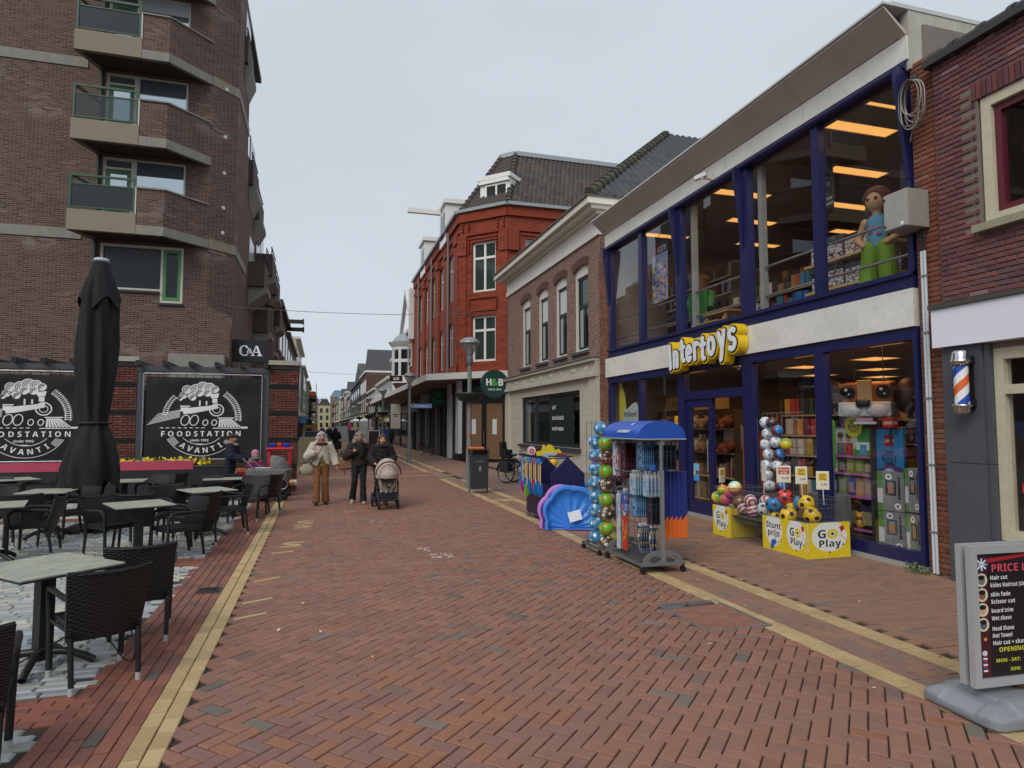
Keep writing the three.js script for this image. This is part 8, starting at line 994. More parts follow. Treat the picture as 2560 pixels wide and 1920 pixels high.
  for (let i = 0; i < 14; i++) { const up = i < 7, k = i % 7, o = thing('soft_toy', `${['beige', 'brown', 'grey', 'cream', 'tan', 'dark brown', 'rust'][k]} soft toy lying on the ${up ? 'upper' : 'lower'} shelf behind the left windows`, 'soft toy', [8.25, up ? 1.72 : 1.2, -14.5 + k * 0.42], -Math.PI / 2 + r()); const m = M(['#a08a6e', '#5f4534', '#77706a', '#b8a98c', '#9a7a58', '#40302a', '#8a4f36'][k], { r: 1, bump: 0.01, bsize: 0.08 }); mesh('body', [ball(0.14, 0, 0.11, 0, 1.2, 0.85, 0.9), ball(0.1, 0.16, 0.16, 0.05), ball(0.035, 0.2, 0.26, 0.02), ball(0.035, 0.12, 0.26, 0.06), ball(0.05, -0.12, 0.04, 0.12), ball(0.05, 0.08, 0.04, 0.14)], m, o); }
  const cir = thing('round_stool', 'round grey beige panel standing inside the doorway', 'display table', [8.5, 1.53, -12.02], -Math.PI / 2); mesh('disc', mv(disc(0.36, 0.03, 36), 0, 0, 0, 0, Math.PI / 2), M('#96897a', { r: 0.6 }), cir); mesh('leg', bar([0, -0.3, -0.03], [0, -1.5, -0.05], 0.02), black, cir);
  const op = thing('orange_standee', 'narrow orange display column inside the door opening', 'standee', [7.7, 0.03, -10.3], -Math.PI / 2); mesh('column', bc(0.3, 1.58, 0.25, 0, 0.79, 0), printed(80, 300, (g, w, h) => { g.fillStyle = '#b35a1c'; g.fillRect(0, 0, w, h); g.fillStyle = '#8a2a1a'; g.fillRect(0, 180, w, 120); g.fillStyle = '#d9d6ce'; g.beginPath(); g.arc(56, 110, 22, 0, 7); g.fill(); g.fillStyle = '#1c1a18'; g.beginPath(); g.arc(58, 112, 9, 0, 7); g.fill(); }), op);
  const yb = thing('yellow_board', 'narrow yellow board leaning at the shop wall behind the kites', 'board', [6.6, 0, -11.9], -1.2); mesh('board', bc(0.3, 0.95, 0.02, 0, 0.475, 0, 0, -0.06), M('#d3bf3a', { r: 0.5 }), yb); mesh('label_strip', bc(0.3, 0.22, 0.004, 0, 0.7, 0.0, 0, -0.06), white, yb);
  const lt = thing('grey_toy_box', 'large grey toy carton with oval mark behind the ball cage', 'toy box', [7.5, 0.25, -8.25], -Math.PI / 2); mesh('box', rb(0.5, 0.5, 0.4, 0.04, 0, 0.25, 0), M('#6d7175', { r: 0.5 }), lt); mesh('oval_mark', new THREE.TorusGeometry(0.07, 0.012, 6, 24).scale(1.9, 0.7, 1).translate(0, 0.34, 0.202), M('#22314a'), lt); mesh('plinth', bc(0.5, 0.25, 0.4, 0, -0.125, 0), black, lt);
  const gs = thing('pool_toy', 'long lime green foam toy standing by the blue mullion', 'toy', [7.4, 0.3, -8.05]); mesh('tube', rb(0.09, 0.72, 0.09, 0.03, 0, 1.2, 0), M('#5fae3a', { r: 0.6 }), gs); mesh('stand', bc(0.2, 1.1, 0.14, -0.02, 0.28, -0.12), M('#7f96b5', { r: 0.5, streak: 0.4 }), gs);
  // upper floor figures and posters
  const fig = thing('girl_figure', 'life size brick built girl figure with red hair, blue top and lime trousers', 'display figure', [7.75, 3.53, -7.42], -Math.PI / 2 + 0.35), sk = M('#b98f66', { r: 0.5 });
  const blocky = (f, lo, hi, st = 0.03) => snet((x, y, z) => f(Math.round(x / st) * st * 0.5 + x * 0.5, Math.round(y / st) * st * 0.5 + y * 0.5, z), lo, hi, 0.015);
  mesh('trousers', blocky((x, y, z) => Math.min(cap([x, y, z], [0.1, 0.85, 0], [0.17, 0.15, 0.04], 0.12, 0.13), cap([x, y, z], [-0.1, 0.85, 0], [-0.17, 0.15, 0.02], 0.12, 0.13)), [-0.35, 0, -0.2], [0.35, 1.0, 0.25]), M('#6f9a1f', { r: 0.45, bump: 0.01, bsize: 0.12, weave: 1 }), fig);
  mesh('top', blocky((x, y, z) => cap([x, y, z], [0, 0.9, 0], [0, 1.2, 0], 0.13, 0.15, 0.75), [-0.25, 0.78, -0.2], [0.25, 1.36, 0.2]), M('#5d9ab8', { r: 0.45, bump: 0.008, bsize: 0.1, weave: 1 }), fig); mesh('body', snet((x, y, z) => { let d = cap([x, y, z], [0, 1.28, 0], [0, 1.42, 0], 0.06, 0.06); d = smin(d, ell([x, y, z], [0, 1.53, 0.02], [0.14, 0.16, 0.14]), 0.04); for (const s of [-1, 1]) { d = smin(d, cap([x, y, z], [s * 0.17, 1.25, 0], [s * 0.3, 1.0, -0.04], 0.055, 0.05), 0.03); d = smin(d, cap([x, y, z], [s * 0.3, 1.0, -0.04], [s * 0.16, 0.88, 0.1], 0.05, 0.045), 0.03); } return d; }, [-0.42, 0.8, -0.2], [0.42, 1.75, 0.25], 0.014), sk, fig);
  mesh('hair', snet((x, y, z) => Math.max(Math.min(ell([x, y, z], [0, 1.58, -0.02], [0.19, 0.18, 0.17]), ell([x, y, z], [0, 1.45, -0.08], [0.2, 0.16, 0.1])), -ell([x, y, z], [0.01, 1.49, 0.17], [0.125, 0.15, 0.16])), [-0.25, 1.2, -0.25], [0.25, 1.82, 0.2], 0.014), M('#5d2f2a', { r: 0.5, bump: 0.01, bsize: 0.1 }), fig); mesh('eye', [ball(0.025, -0.055, 1.54, 0.15), ball(0.025, 0.055, 1.54, 0.15)], M('#1d1714', { r: 0.2 }), fig); mesh('shirt_print', [ball(0.035, -0.05, 1.06, 0.1, 1, 0.8, 0.4), ball(0.04, 0.06, 1.02, 0.1, 1, 0.7, 0.4), ball(0.03, 0.0, 1.12, 0.11, 1, 0.7, 0.4)], M('#8a3f6d'), fig);
  mesh('shoe', [rb(0.16, 0.06, 0.26, 0.02, 0.17, 0.03, 0.06), rb(0.16, 0.06, 0.26, 0.02, -0.17, 0.03, 0.04)], sk, fig);
  const man = thing('block_figure', 'big block figure in green shirt and blue trousers beside the upstairs bench', 'display figure', [7.95, 3.53, -12.3], -Math.PI / 2 + 0.2); mesh('trousers', [rb(0.22, 0.6, 0.24, 0.03, -0.13, 0.3, 0), rb(0.22, 0.6, 0.24, 0.03, 0.13, 0.3, 0)], M('#1f4f86', { r: 0.4 }), man); mesh('torso', rb(0.56, 0.56, 0.3, 0.05, 0, 0.9, 0), M('#2f7a33', { r: 0.4 }), man); mesh('head', [mv(new THREE.CylinderGeometry(0.15, 0.15, 0.26, 20), 0, 1.34, 0), ball(0.16, 0, 1.45, -0.02, 1.05, 0.7, 1.05)], M('#6d4a33', { r: 0.5 }), man); for (const s of [-1, 1]) mesh('arm', [bar([s * 0.3, 1.08, 0], [s * 0.4, 0.75, 0.15], 0.08, 0.07)], M('#2f7a33', { r: 0.4 }), man); mesh('hand', ball(0.07, -0.42, 0.95, 0.3), M('#b38a5e'), man);
  const pb = thing('picnic_bench', 'small pale wooden picnic bench in the second upstairs window', 'bench', [7.7, 3.53, -11.2], -Math.PI / 2), wd = M('#b4905e', { r: 0.6, streak: 0.5 }); mesh('bench_top', bc(0.9, 0.04, 0.35, 0, 0.5, 0), wd, pb); for (const s of [-1, 1]) mesh('seat_plank', bc(0.9, 0.03, 0.15, 0, 0.28, s * 0.36), wd, pb); for (const x of [-0.32, 0.32]) mesh('leg', [beam([x, 0, 0.4], [x, 0.48, 0.08], 0.04, 0.07), beam([x, 0, -0.4], [x, 0.48, -0.08], 0.04, 0.07), bc(0.04, 0.06, 0.8, x, 0.25, 0)], wd, pb);
  const post = (label, p, w, h, draw) => { const o = thing('hanging_poster', label, 'poster', p, -Math.PI / 2); mesh('sheet', bc(w, h, 0.008), printed(128, Math.round(128 * h / w), draw), o); mesh('hanger', [bar([-w / 2, h / 2, 0], [w / 2, h / 2, 0], 0.01), bar([0, h / 2, 0], [0, 6.46 - p[1], 0], 0.004)], black, o); };
  post('pale blue city scene poster in the second upstairs window from the left', [7.5, 5.35, -13.3], 0.72, 1.4, (g, w, h) => { g.fillStyle = '#3a4452'; g.fillRect(0, 0, w, h); g.fillStyle = '#8a93b5'; g.fillRect(0, h * 0.2, w, h * 0.8); g.fillStyle = '#a32022'; g.fillRect(24, 12, 30, 30); text(g, 'CITY', 84, 30, 30, '#d5dbe4'); for (let i = 0; i < 80; i++) { g.fillStyle = ['#c9ccd6', '#b39ab0', '#5d6f9a', '#c78a4a', '#2f3a55', '#d9c23a', '#9a4a44'][Math.floor(r() * 7)]; g.fillRect(r() * w, h * (0.35 + r() * 0.65), 6 + r() * 22, 4 + r() * 16); } }); post('narrow pink poster edge in the third upstairs window', [7.5, 5.65, -9.68], 0.16, 1.7, (g, w, h) => { g.fillStyle = '#8a4f7a'; g.fillRect(0, 0, w, h); g.fillStyle = '#5a7aa0'; g.fillRect(0, h * 0.7, w, h * 0.3); }); post('dark narrow space poster in the fourth upstairs window', [7.6, 5.6, -8.18], 0.22, 0.85, (g, w, h) => { g.fillStyle = '#1b1a1e'; g.fillRect(0, 0, w, h); for (let i = 0; i < 20; i++) { g.fillStyle = '#6d6f78'; g.fillRect(r() * w, r() * h * 0.8, 8, 20); } text(g, 'STAR', 64, h * 0.8, 40, '#d0d0d0'); text(g, 'WARS', 64, h * 0.9, 40, '#d0d0d0'); }); post('dark box poster with red logo at the right upstairs window edge', [7.6, 5.05, -6.72], 0.3, 0.6, (g, w, h) => { g.fillStyle = '#25272b'; g.fillRect(0, 0, w, h); g.fillStyle = '#a32022'; g.fillRect(40, 90, 80, 70); text(g, 'LEGO', 80, 126, 28, '#e9dfc9', 'italic bold'); g.fillRect(40, 190, 80, 40); });
}
// ---------- people ----------
const SK = '#b98a70', skinM = (c) => M(c ?? SK, { r: 0.6 });
const clothM = (c, o = {}) => M(c, { r: 0.9, bump: o.b ?? 0.003, cloth: 1, bsize: o.bs ?? 0.25, grain: 0.9, sheen: o.sh ?? 0.15 });
function person(label, p, turn, o) {
  const t = thing('person', label, 'person', p, turn), near = !o.far, c = near ? 0.016 : 0.03; t.scale.setScalar((o.h ?? 1.68) / 1.68);
  const J = { sh: 0.175, L: [[0.25, 1.1, -0.03], [0.27, 0.86, 0.06]], R: [[-0.25, 1.1, -0.03], [-0.27, 0.86, 0.06]], l: [[0.095, 0.49, 0.03], [0.1, 0.09, -0.02]], r: [[-0.095, 0.49, 0.03], [-0.1, 0.09, -0.02]], lean: 0, ...o.J };
  const S = { L: [J.sh, 1.36, J.lean], R: [-J.sh, 1.36, J.lean] }, hip = { l: [0.085, 0.9, 0], r: [-0.085, 0.9, 0] }, hd = [J.hx ?? 0, 1.535, J.lean + 0.02];
  const lo = [-0.5, -0.02, -0.45], hi = [0.5, 1.75, 0.6];
  const limb = (q, a, b, e, r) => smin(cap(q, a, b, r[0], r[1]), cap(q, b, e, r[1], r[2]), 0.03);
  const hand = (q, s) => { const [e, w] = J[s], d = V(...w).sub(V(...e)).normalize(), up = Math.abs(w[1] - e[1]) > 0.12 && w[1] > e[1]; let m = cap(q, w, [w[0] + d.x * 0.05, w[1] + d.y * 0.05, w[2] + d.z * 0.05], 0.026, 0.034); for (let f = 0; f < 4; f++) { const off = (f - 1.5) * 0.018, k = [w[0] + d.x * 0.08 + off * (up ? 1 : 0.3), w[1] + d.y * 0.08, w[2] + d.z * 0.08 + off * (up ? 0 : 1)], l = [0.05, 0.06, 0.056, 0.042][f], cu = o.grip ? -0.6 : 0.2; m = smin(m, cap(q, k, [k[0] + d.x * l * 0.5 - (s === 'L' ? 0.012 : -0.012), k[1] + d.y * l * 0.5 - l * 0.3 * (up ? 1 : 0.2), k[2] + d.z * l * 0.6 + l * 0.3 * cu], 0.0095, 0.008), 0.012); } const tb = [w[0] + d.x * 0.03, w[1] + d.y * 0.03, w[2] + d.z * 0.03 + 0.02]; return smin(m, cap(q, tb, o.thumb === s ? [tb[0] + 0.01, tb[1] + 0.075, tb[2] + 0.01] : [tb[0] + (s === 'L' ? -0.03 : 0.03), tb[1] + d.y * 0.035, tb[2] + 0.03], 0.013, 0.01), 0.014); };
  const head = (q) => { let d = ell(q, [hd[0], hd[1] + 0.02, hd[2] - 0.015], [0.073, 0.098, 0.09]); d = smin(d, ell(q, [hd[0], hd[1] - 0.055, hd[2] + 0.02], [0.05, 0.055, 0.055]), 0.04); d = smin(d, cap(q, [hd[0], hd[1] + 0.01, hd[2] + 0.075], [hd[0], hd[1] - 0.025, hd[2] + 0.096], 0.009, 0.014), 0.018); for (const s of [-1, 1]) { d = -smin(-d, ell(q, [hd[0] + s * 0.032, hd[1] + 0.012, hd[2] + 0.09], [0.02, 0.012, 0.016]), 0.012); d = smin(d, ell(q, [hd[0] + s * 0.074, hd[1] - 0.005, hd[2] - 0.01], [0.01, 0.03, 0.018]), 0.008); d = smin(d, ell(q, [hd[0] + s * 0.04, hd[1] - 0.03, hd[2] + 0.055], [0.025, 0.022, 0.02]), 0.02); } return smin(d, cap(q, [0, 1.36, J.lean - 0.01], [hd[0], hd[1] - 0.06, hd[2] - 0.015], 0.055, 0.048), 0.03); };
  const inner = (q) => { let d = cap(q, [0, 0.92, 0], [0, 1.3, J.lean], 0.11, 0.13, 0.62); for (const s of ['L', 'R']) d = smin(d, limb(q, S[s], J[s][0], J[s][1], [0.045, 0.036, 0.026]), 0.04); for (const s of ['l', 'r']) d = smin(d, limb(q, hip[s], J[s][0], J[s][1], [0.075, 0.048, 0.035]), 0.04); return d; };
  const whole = (q) => { let d = smin(inner(q), head(q), 0.03); for (const s of ['L', 'R']) d = Math.min(d, smin(d, hand(q, s), 0.015)); return d; };
  const parts = [snet((x, y, z) => whole([x, y, z]), lo, hi, near ? 0.011 : 0.024)]; mesh('body', parts, skinM(o.skin), t);
  if (near) { const f = [], w = []; for (const s of [-1, 1]) { w.push(ball(0.0115, hd[0] + s * 0.032, hd[1] + 0.011, hd[2] + 0.072, 1.2, 0.75, 0.6, 10)); f.push(ball(0.006, hd[0] + s * 0.032, hd[1] + 0.011, hd[2] + 0.079, 1, 1, 0.5, 8)); } mesh('eye', w, M('#cfcac4'), t); mesh('pupil', f, M('#2a211c'), t); mesh('brow', [-1, 1].map((s) => tube([[hd[0] + s * 0.018, hd[1] + 0.034, hd[2] + 0.083], [hd[0] + s * 0.034, hd[1] + 0.039, hd[2] + 0.08], [hd[0] + s * 0.05, hd[1] + 0.034, hd[2] + 0.068]], 0.004, 6, 5)), M(o.brow ?? o.hairC, { r: 0.9 }), t); mesh('lips', tube([[hd[0] - 0.022, hd[1] - 0.058, hd[2] + 0.074], [hd[0], hd[1] - 0.056, hd[2] + 0.083], [hd[0] + 0.022, hd[1] - 0.058, hd[2] + 0.074]], 0.006, 8, 6), M('#8f5348'), t); }
  const wr = (q) => 0.006 * Math.sin(q[1] * 70 + q[0] * 22) + 0.005 * Math.sin(q[1] * 31 - q[2] * 40 + q[0] * 60);
  const ct = o.coat, pf = ct.puff ?? 0.02;
  mesh('coat', snet((x, y, z) => { const q = [x, y, z]; const fl = ct.flare ? Math.max(0, 1.2 - y) * ct.flare : 0; let d = cap(q, [0, ct.hem, 0], [0, 1.27, J.lean], 0.15 + pf + fl, 0.145 + pf, 0.72); d = smin(d, cap(q, [-0.1, 1.35, J.lean], [0.1, 1.35, J.lean], 0.075 + pf * 0.5, 0.075 + pf * 0.5), 0.06); for (const s of ['L', 'R']) { const [e, w] = J[s]; d = smin(d, limb(q, S[s], e, [w[0] * 0.94 + e[0] * 0.06, w[1] * 0.94 + e[1] * 0.06, w[2] * 0.94 + e[2] * 0.06], [0.068 + pf * 0.5, 0.06 + pf, 0.046 + pf]), 0.03); } d += wr(q) * (ct.wr ?? 0.7) + (ct.quilt ? 0.008 * Math.cos(y * 110) : 0); d = Math.max(d, ct.hem - y + 0.02 * Math.sin(x * 20)); if (ct.open && z > 0) d = Math.max(d, (1.13 - y) * 0.42 - Math.abs(x - 0.01)); return Math.max(d, y - 1.43); }, lo, hi, c), clothM(ct.c, { b: ct.b, bs: ct.bs, sh: 0.3 }), t);
  if (o.top) mesh('jumper', snet((x, y, z) => Math.max(cap([x, y, z], [0, 0.9, 0.0], [0, 1.27, J.lean], 0.15, 0.135, 0.66), o.top.hem - y, y - 1.4), lo, hi, c), clothM(o.top.c), t);
  const tr = o.trousers; mesh('trousers', snet((x, y, z) => { const q = [x, y, z]; let d = cap(q, [0, 0.95, 0], [0, 1.0, 0], 0.14, 0.135, 0.72); for (const s of ['l', 'r']) { const [k, a] = J[s], e = [a[0], a[1] - 0.03, a[2]]; d = smin(d, Math.min(cap(q, hip[s], k, 0.098, 0.07), cap(q, k, e, 0.066, tr.cuff ?? 0.06)), 0.03); } d += wr(q) * 0.5; return Math.max(d, y - 1.02, 0.05 - y); }, lo, hi, c), clothM(tr.c, { b: 0.004 }), t);
  const sh = (s) => { const a = J[s][1], up = a[1] > 0.12 ? 0.5 : 0; return mv(snet((x, y, z) => { const q = [x, y, z]; return Math.max(smin(cap(q, [0, 0.035, -0.04], [0, 0.03, 0.13], 0.042, 0.036), cap(q, [0, 0.04, -0.02], [0, 0.1, -0.03], 0.045, 0.045), 0.03), -y + 0.002); }, [-0.08, -0.02, -0.12], [0.08, 0.15, 0.2], near ? 0.012 : 0.03), a[0], Math.max(0, a[1] - 0.085), a[2] + 0.02, s === 'l' ? 0.12 : -0.12, up); };
  for (const s of ['l', 'r']) mesh('shoe', sh(s), M(o.shoes ?? '#1f1c1a', { r: 0.6 }), t);
  const L = o.hairL ?? 0.18; mesh('hair', snet((x, y, z) => { const q = [x - hd[0], y - hd[1], z - hd[2]], n = (near ? 0.008 : 0) * Math.sin(y * 60 + x * 45) + (near ? 0.005 * Math.sin(x * 160 + y * 20) : 0); let d = ell(q, [0, 0.045, -0.02], [0.09, 0.092, 0.105]); if (L > 0.1) { for (const s of [-1, 1]) d = smin(d, cap(q, [s * 0.07, 0.04, -0.015], [s * (0.09 + (o.hairW ?? 0)), 0.02 - L, 0.0], 0.042, 0.038 + (o.hairW ?? 0)), 0.03); d = smin(d, cap(q, [0, 0.03, -0.07], [0, 0.02 - L, -0.075], 0.085, 0.08, 0.6), 0.03); } if (o.bun) d = Math.min(d, ell(q, [0, 0.01, -0.12], [0.05, 0.05, 0.05])); d += n; const face = Math.max(ell(q, [0, -0.03, 0.1], [0.062, 0.1 + L, 0.1]), q[1] - 0.062); return Math.max(d, -face); }, [hd[0] - 0.2, 1.2 - (L > 0.2 ? 0.08 : 0), hd[2] - 0.22], [hd[0] + 0.2, 1.75, hd[2] + 0.18], near ? 0.01 : 0.02), M(o.hairC, { r: 0.75, streak: 0.12, bump: 0.004, bsize: 0.05 }), t);
  if (o.scarf) { const sc = [new THREE.TorusGeometry(0.1, 0.048, 10, 30).rotateX(1.45).scale(1.1, 0.75, 1).translate(hd[0] * 0.5, 1.375, J.lean + 0.02), new THREE.TorusGeometry(0.088, 0.036, 10, 30).rotateX(1.7).scale(1.1, 0.75, 1.0).translate(hd[0] * 0.5, 1.405, J.lean + 0.01)]; if (o.scarf.tail) sc.push(tube([[0.03, 1.4, 0.13 + J.lean], [0.04, 1.25, 0.18 + J.lean], [0.045, 1.1, 0.19 + J.lean]], 0.055, 12, 8), tube([[-0.02, 1.38, 0.13 + J.lean], [-0.015, 1.28, 0.18 + J.lean], [0.0, 1.18, 0.19 + J.lean]], 0.045, 10, 8)); mesh('scarf', sc, clothM(o.scarf.c, { b: 0.008, bs: 0.12 }), t); }
  if (o.hat) mesh('hat', [ball(0.105, hd[0], hd[1] + 0.06, hd[2] - 0.01, 1, 0.85, 1.05)], clothM(o.hat), t);
  return t;
}
{
  const w1 = person('woman with grey white hair in cream fleece jacket and tan corduroy trousers', [0.02, 0, -15.4], 0.1, { h: 1.66, skin: '#b07a66', hairC: '#b9b5ac', hairL: 0.17, hairW: 0.012, brow: '#8f8a82', grip: 1, J: { R: [[-0.3, 1.1, 0.02], [-0.19, 1.17, 0.2]], L: [[0.28, 1.1, -0.04], [0.34, 0.87, 0.06]], l: [[0.1, 0.5, 0.02], [0.12, 0.09, -0.06]], r: [[-0.09, 0.5, 0.1], [-0.11, 0.1, 0.12]] }, coat: { c: '#d2c6b6', hem: 0.9, puff: 0.035, flare: 0.06, open: 1, b: 0.01, bs: 0.1, wr: 0.2 }, top: { c: '#8d9468', hem: 0.86 }, trousers: { c: '#8a5a34', cuff: 0.088 }, shoes: '#241c1a', scarf: { c: '#4d2a2c' } });
  mesh('lolly', [bar([-0.17, 1.24, 0.24], [-0.16, 1.35, 0.27], 0.004), ball(0.022, -0.16, 1.36, 0.27)], M('#8f3f3a', { r: 0.4 }), w1);
  const bg = thing('shoulder_bag', 'soft cream crossbody bag hanging at the hip of the woman in cream', 'bag', [-0.28, 0, -15.32]); mesh('pouch', snet((x, y, z) => ell([x, y, z], [0, 0.8, 0], [0.15, 0.13, 0.06]) + 0.005 * Math.sin(x * 50 + y * 30), [-0.2, 0.62, -0.12], [0.2, 0.98, 0.12], 0.014), clothM('#b0a488'), bg); mesh('strap', tube([[0.05, 0.9, 0.03], [0.2, 1.1, 0.23], [0.34, 1.32, 0.14], [0.38, 1.4, -0.02]], 0.009, 20, 5), M('#3a3430'), bg);
  const w2 = person('woman with wavy grey hair and glasses in dark brown jacket', [0.86, 0, -15.35], -0.02, { h: 1.66, skin: '#b58369', hairC: '#8f877c', hairL: 0.16, hairW: 0.03, brow: '#6f665c', grip: 1, thumb: 'R', J: { R: [[-0.3, 1.09, 0.03], [-0.15, 1.2, 0.2]], L: [[0.27, 1.1, -0.05], [0.28, 0.86, 0.05]], l: [[0.09, 0.5, 0.08], [0.1, 0.09, 0.1]], r: [[-0.1, 0.5, 0.03], [-0.14, 0.13, -0.16]] }, coat: { c: '#33251d', hem: 0.88, puff: 0.03, flare: 0.04 }, trousers: { c: '#1c1d24', cuff: 0.08 }, shoes: '#a49a86', scarf: { c: '#1b1b1e', tail: 1 } });
  mesh('glasses', [...[-1, 1].map((s) => new THREE.TorusGeometry(0.023, 0.003, 5, 18).scale(1.1, 0.85, 1).translate(s * 0.033, 1.547, 0.122)), bar([-0.012, 1.55, 0.124], [0.012, 1.55, 0.124], 0.003)], M('#4a3326', { r: 0.3 }), w2);
  const b2 = thing('shoulder_bag', 'tan leather shoulder bag carried by the woman in dark brown', 'bag', [0.57, 0, -15.38]); mesh('pouch', rb(0.3, 0.3, 0.14, 0.06, 0, 0.92, 0, 0, 0, 0.1, 4), M('#8a6240', { r: 0.5, grain: 0.4, bump: 0.004 }), b2); mesh('strap', tube([[-0.1, 1.05, 0], [-0.02, 1.25, 0.06], [0.1, 1.38, 0.03]], 0.012, 14, 5), M('#6d4a2e'), b2); mesh('tassel', bar([-0.05, 0.8, 0.06], [-0.03, 0.66, 0.06], 0.012, 0.02), M('#6d4a2e'), b2);
  person('young woman with long brown hair in black jacket pushing the beige pram', [1.34, 0, -15.0], 0.02, { h: 1.6, skin: '#bb8a6e', hairC: '#5a4434', hairL: 0.24, hairW: 0.02, grip: 1, J: { R: [[-0.27, 1.1, 0.0], [-0.2, 1.0, 0.24]], L: [[0.27, 1.1, 0.0], [0.2, 1.0, 0.24]], lean: 0.05 }, coat: { c: '#221b20', hem: 0.8, puff: 0.03 }, trousers: { c: '#1c1c20' }, shoes: '#4d3a30', scarf: { c: '#1d1a1c' } });
  person('woman with tied dark hair in navy quilted coat pushing the grey pram', [-2.1, 0, -17.0], 1.35, { h: 1.6, skin: '#a8785f', hairC: '#33261f', hairL: 0.05, bun: 1, grip: 1, J: { R: [[-0.22, 1.12, 0.12], [-0.18, 1.02, 0.36]], L: [[0.22, 1.12, 0.12], [0.18, 1.02, 0.36]], lean: 0.05 }, coat: { c: '#1f2236', hem: 0.66, puff: 0.04, quilt: 1 }, trousers: { c: '#20222c' }, shoes: '#1d1d1f', scarf: { c: '#a39a8c' } });
  person('person in black coat and grey trousers seen from behind pushing a dark pram', [0.85, 0, -40.4], 3.1, { far: 1, h: 1.68, hairC: '#2b2522', hairL: 0.16, J: { L: [[0.25, 1.1, 0.1], [0.2, 1.0, 0.3]], R: [[-0.25, 1.1, 0.1], [-0.2, 1.0, 0.3]] }, coat: { c: '#17171a', hem: 0.85, puff: 0.04 }, trousers: { c: '#3c3a3d' } });
  person('man in black coat standing under the canopy', [5.35, 0, -52.6], 2.2, { far: 1, h: 1.78, hairC: '#1c1a19', hairL: 0.03, hat: '#17171a', coat: { c: '#141417', hem: 0.6, puff: 0.05 }, trousers: { c: '#17171a' } });
  person('person in dark jacket and jeans walking away on the far left', [-1.1, 0, -66.5], 3.1, { far: 1, h: 1.75, hairC: '#9a7a50', hairL: 0.03, coat: { c: '#1d1f24', hem: 0.8, puff: 0.04 }, trousers: { c: '#3a4560' } });
  person('person with white hair in dark red coat beyond the shop boards', [4.2, 0, -56], 0.2, { far: 1, h: 1.65, hairC: '#c9c4bd', hairL: 0.06, coat: { c: '#6d2028', hem: 0.7, puff: 0.05 }, trousers: { c: '#26262b' } });
  person('small dark figure walking far down the middle of the street', [0.9, 0, -75], 0, { far: 1, h: 1.7, hairC: '#6d5a4a', hairL: 0.05, coat: { c: '#2f3238', hem: 0.8, puff: 0.05 }, trousers: { c: '#24262c' } });
  person('small pale figure far down the street near the blue sign', [0.2, 0, -92], 0, { far: 1, h: 1.7, hairC: '#4a3f36', hairL: 0.05, coat: { c: '#5a6072', hem: 0.8, puff: 0.05 }, trousers: { c: '#2a2c34' } });
}
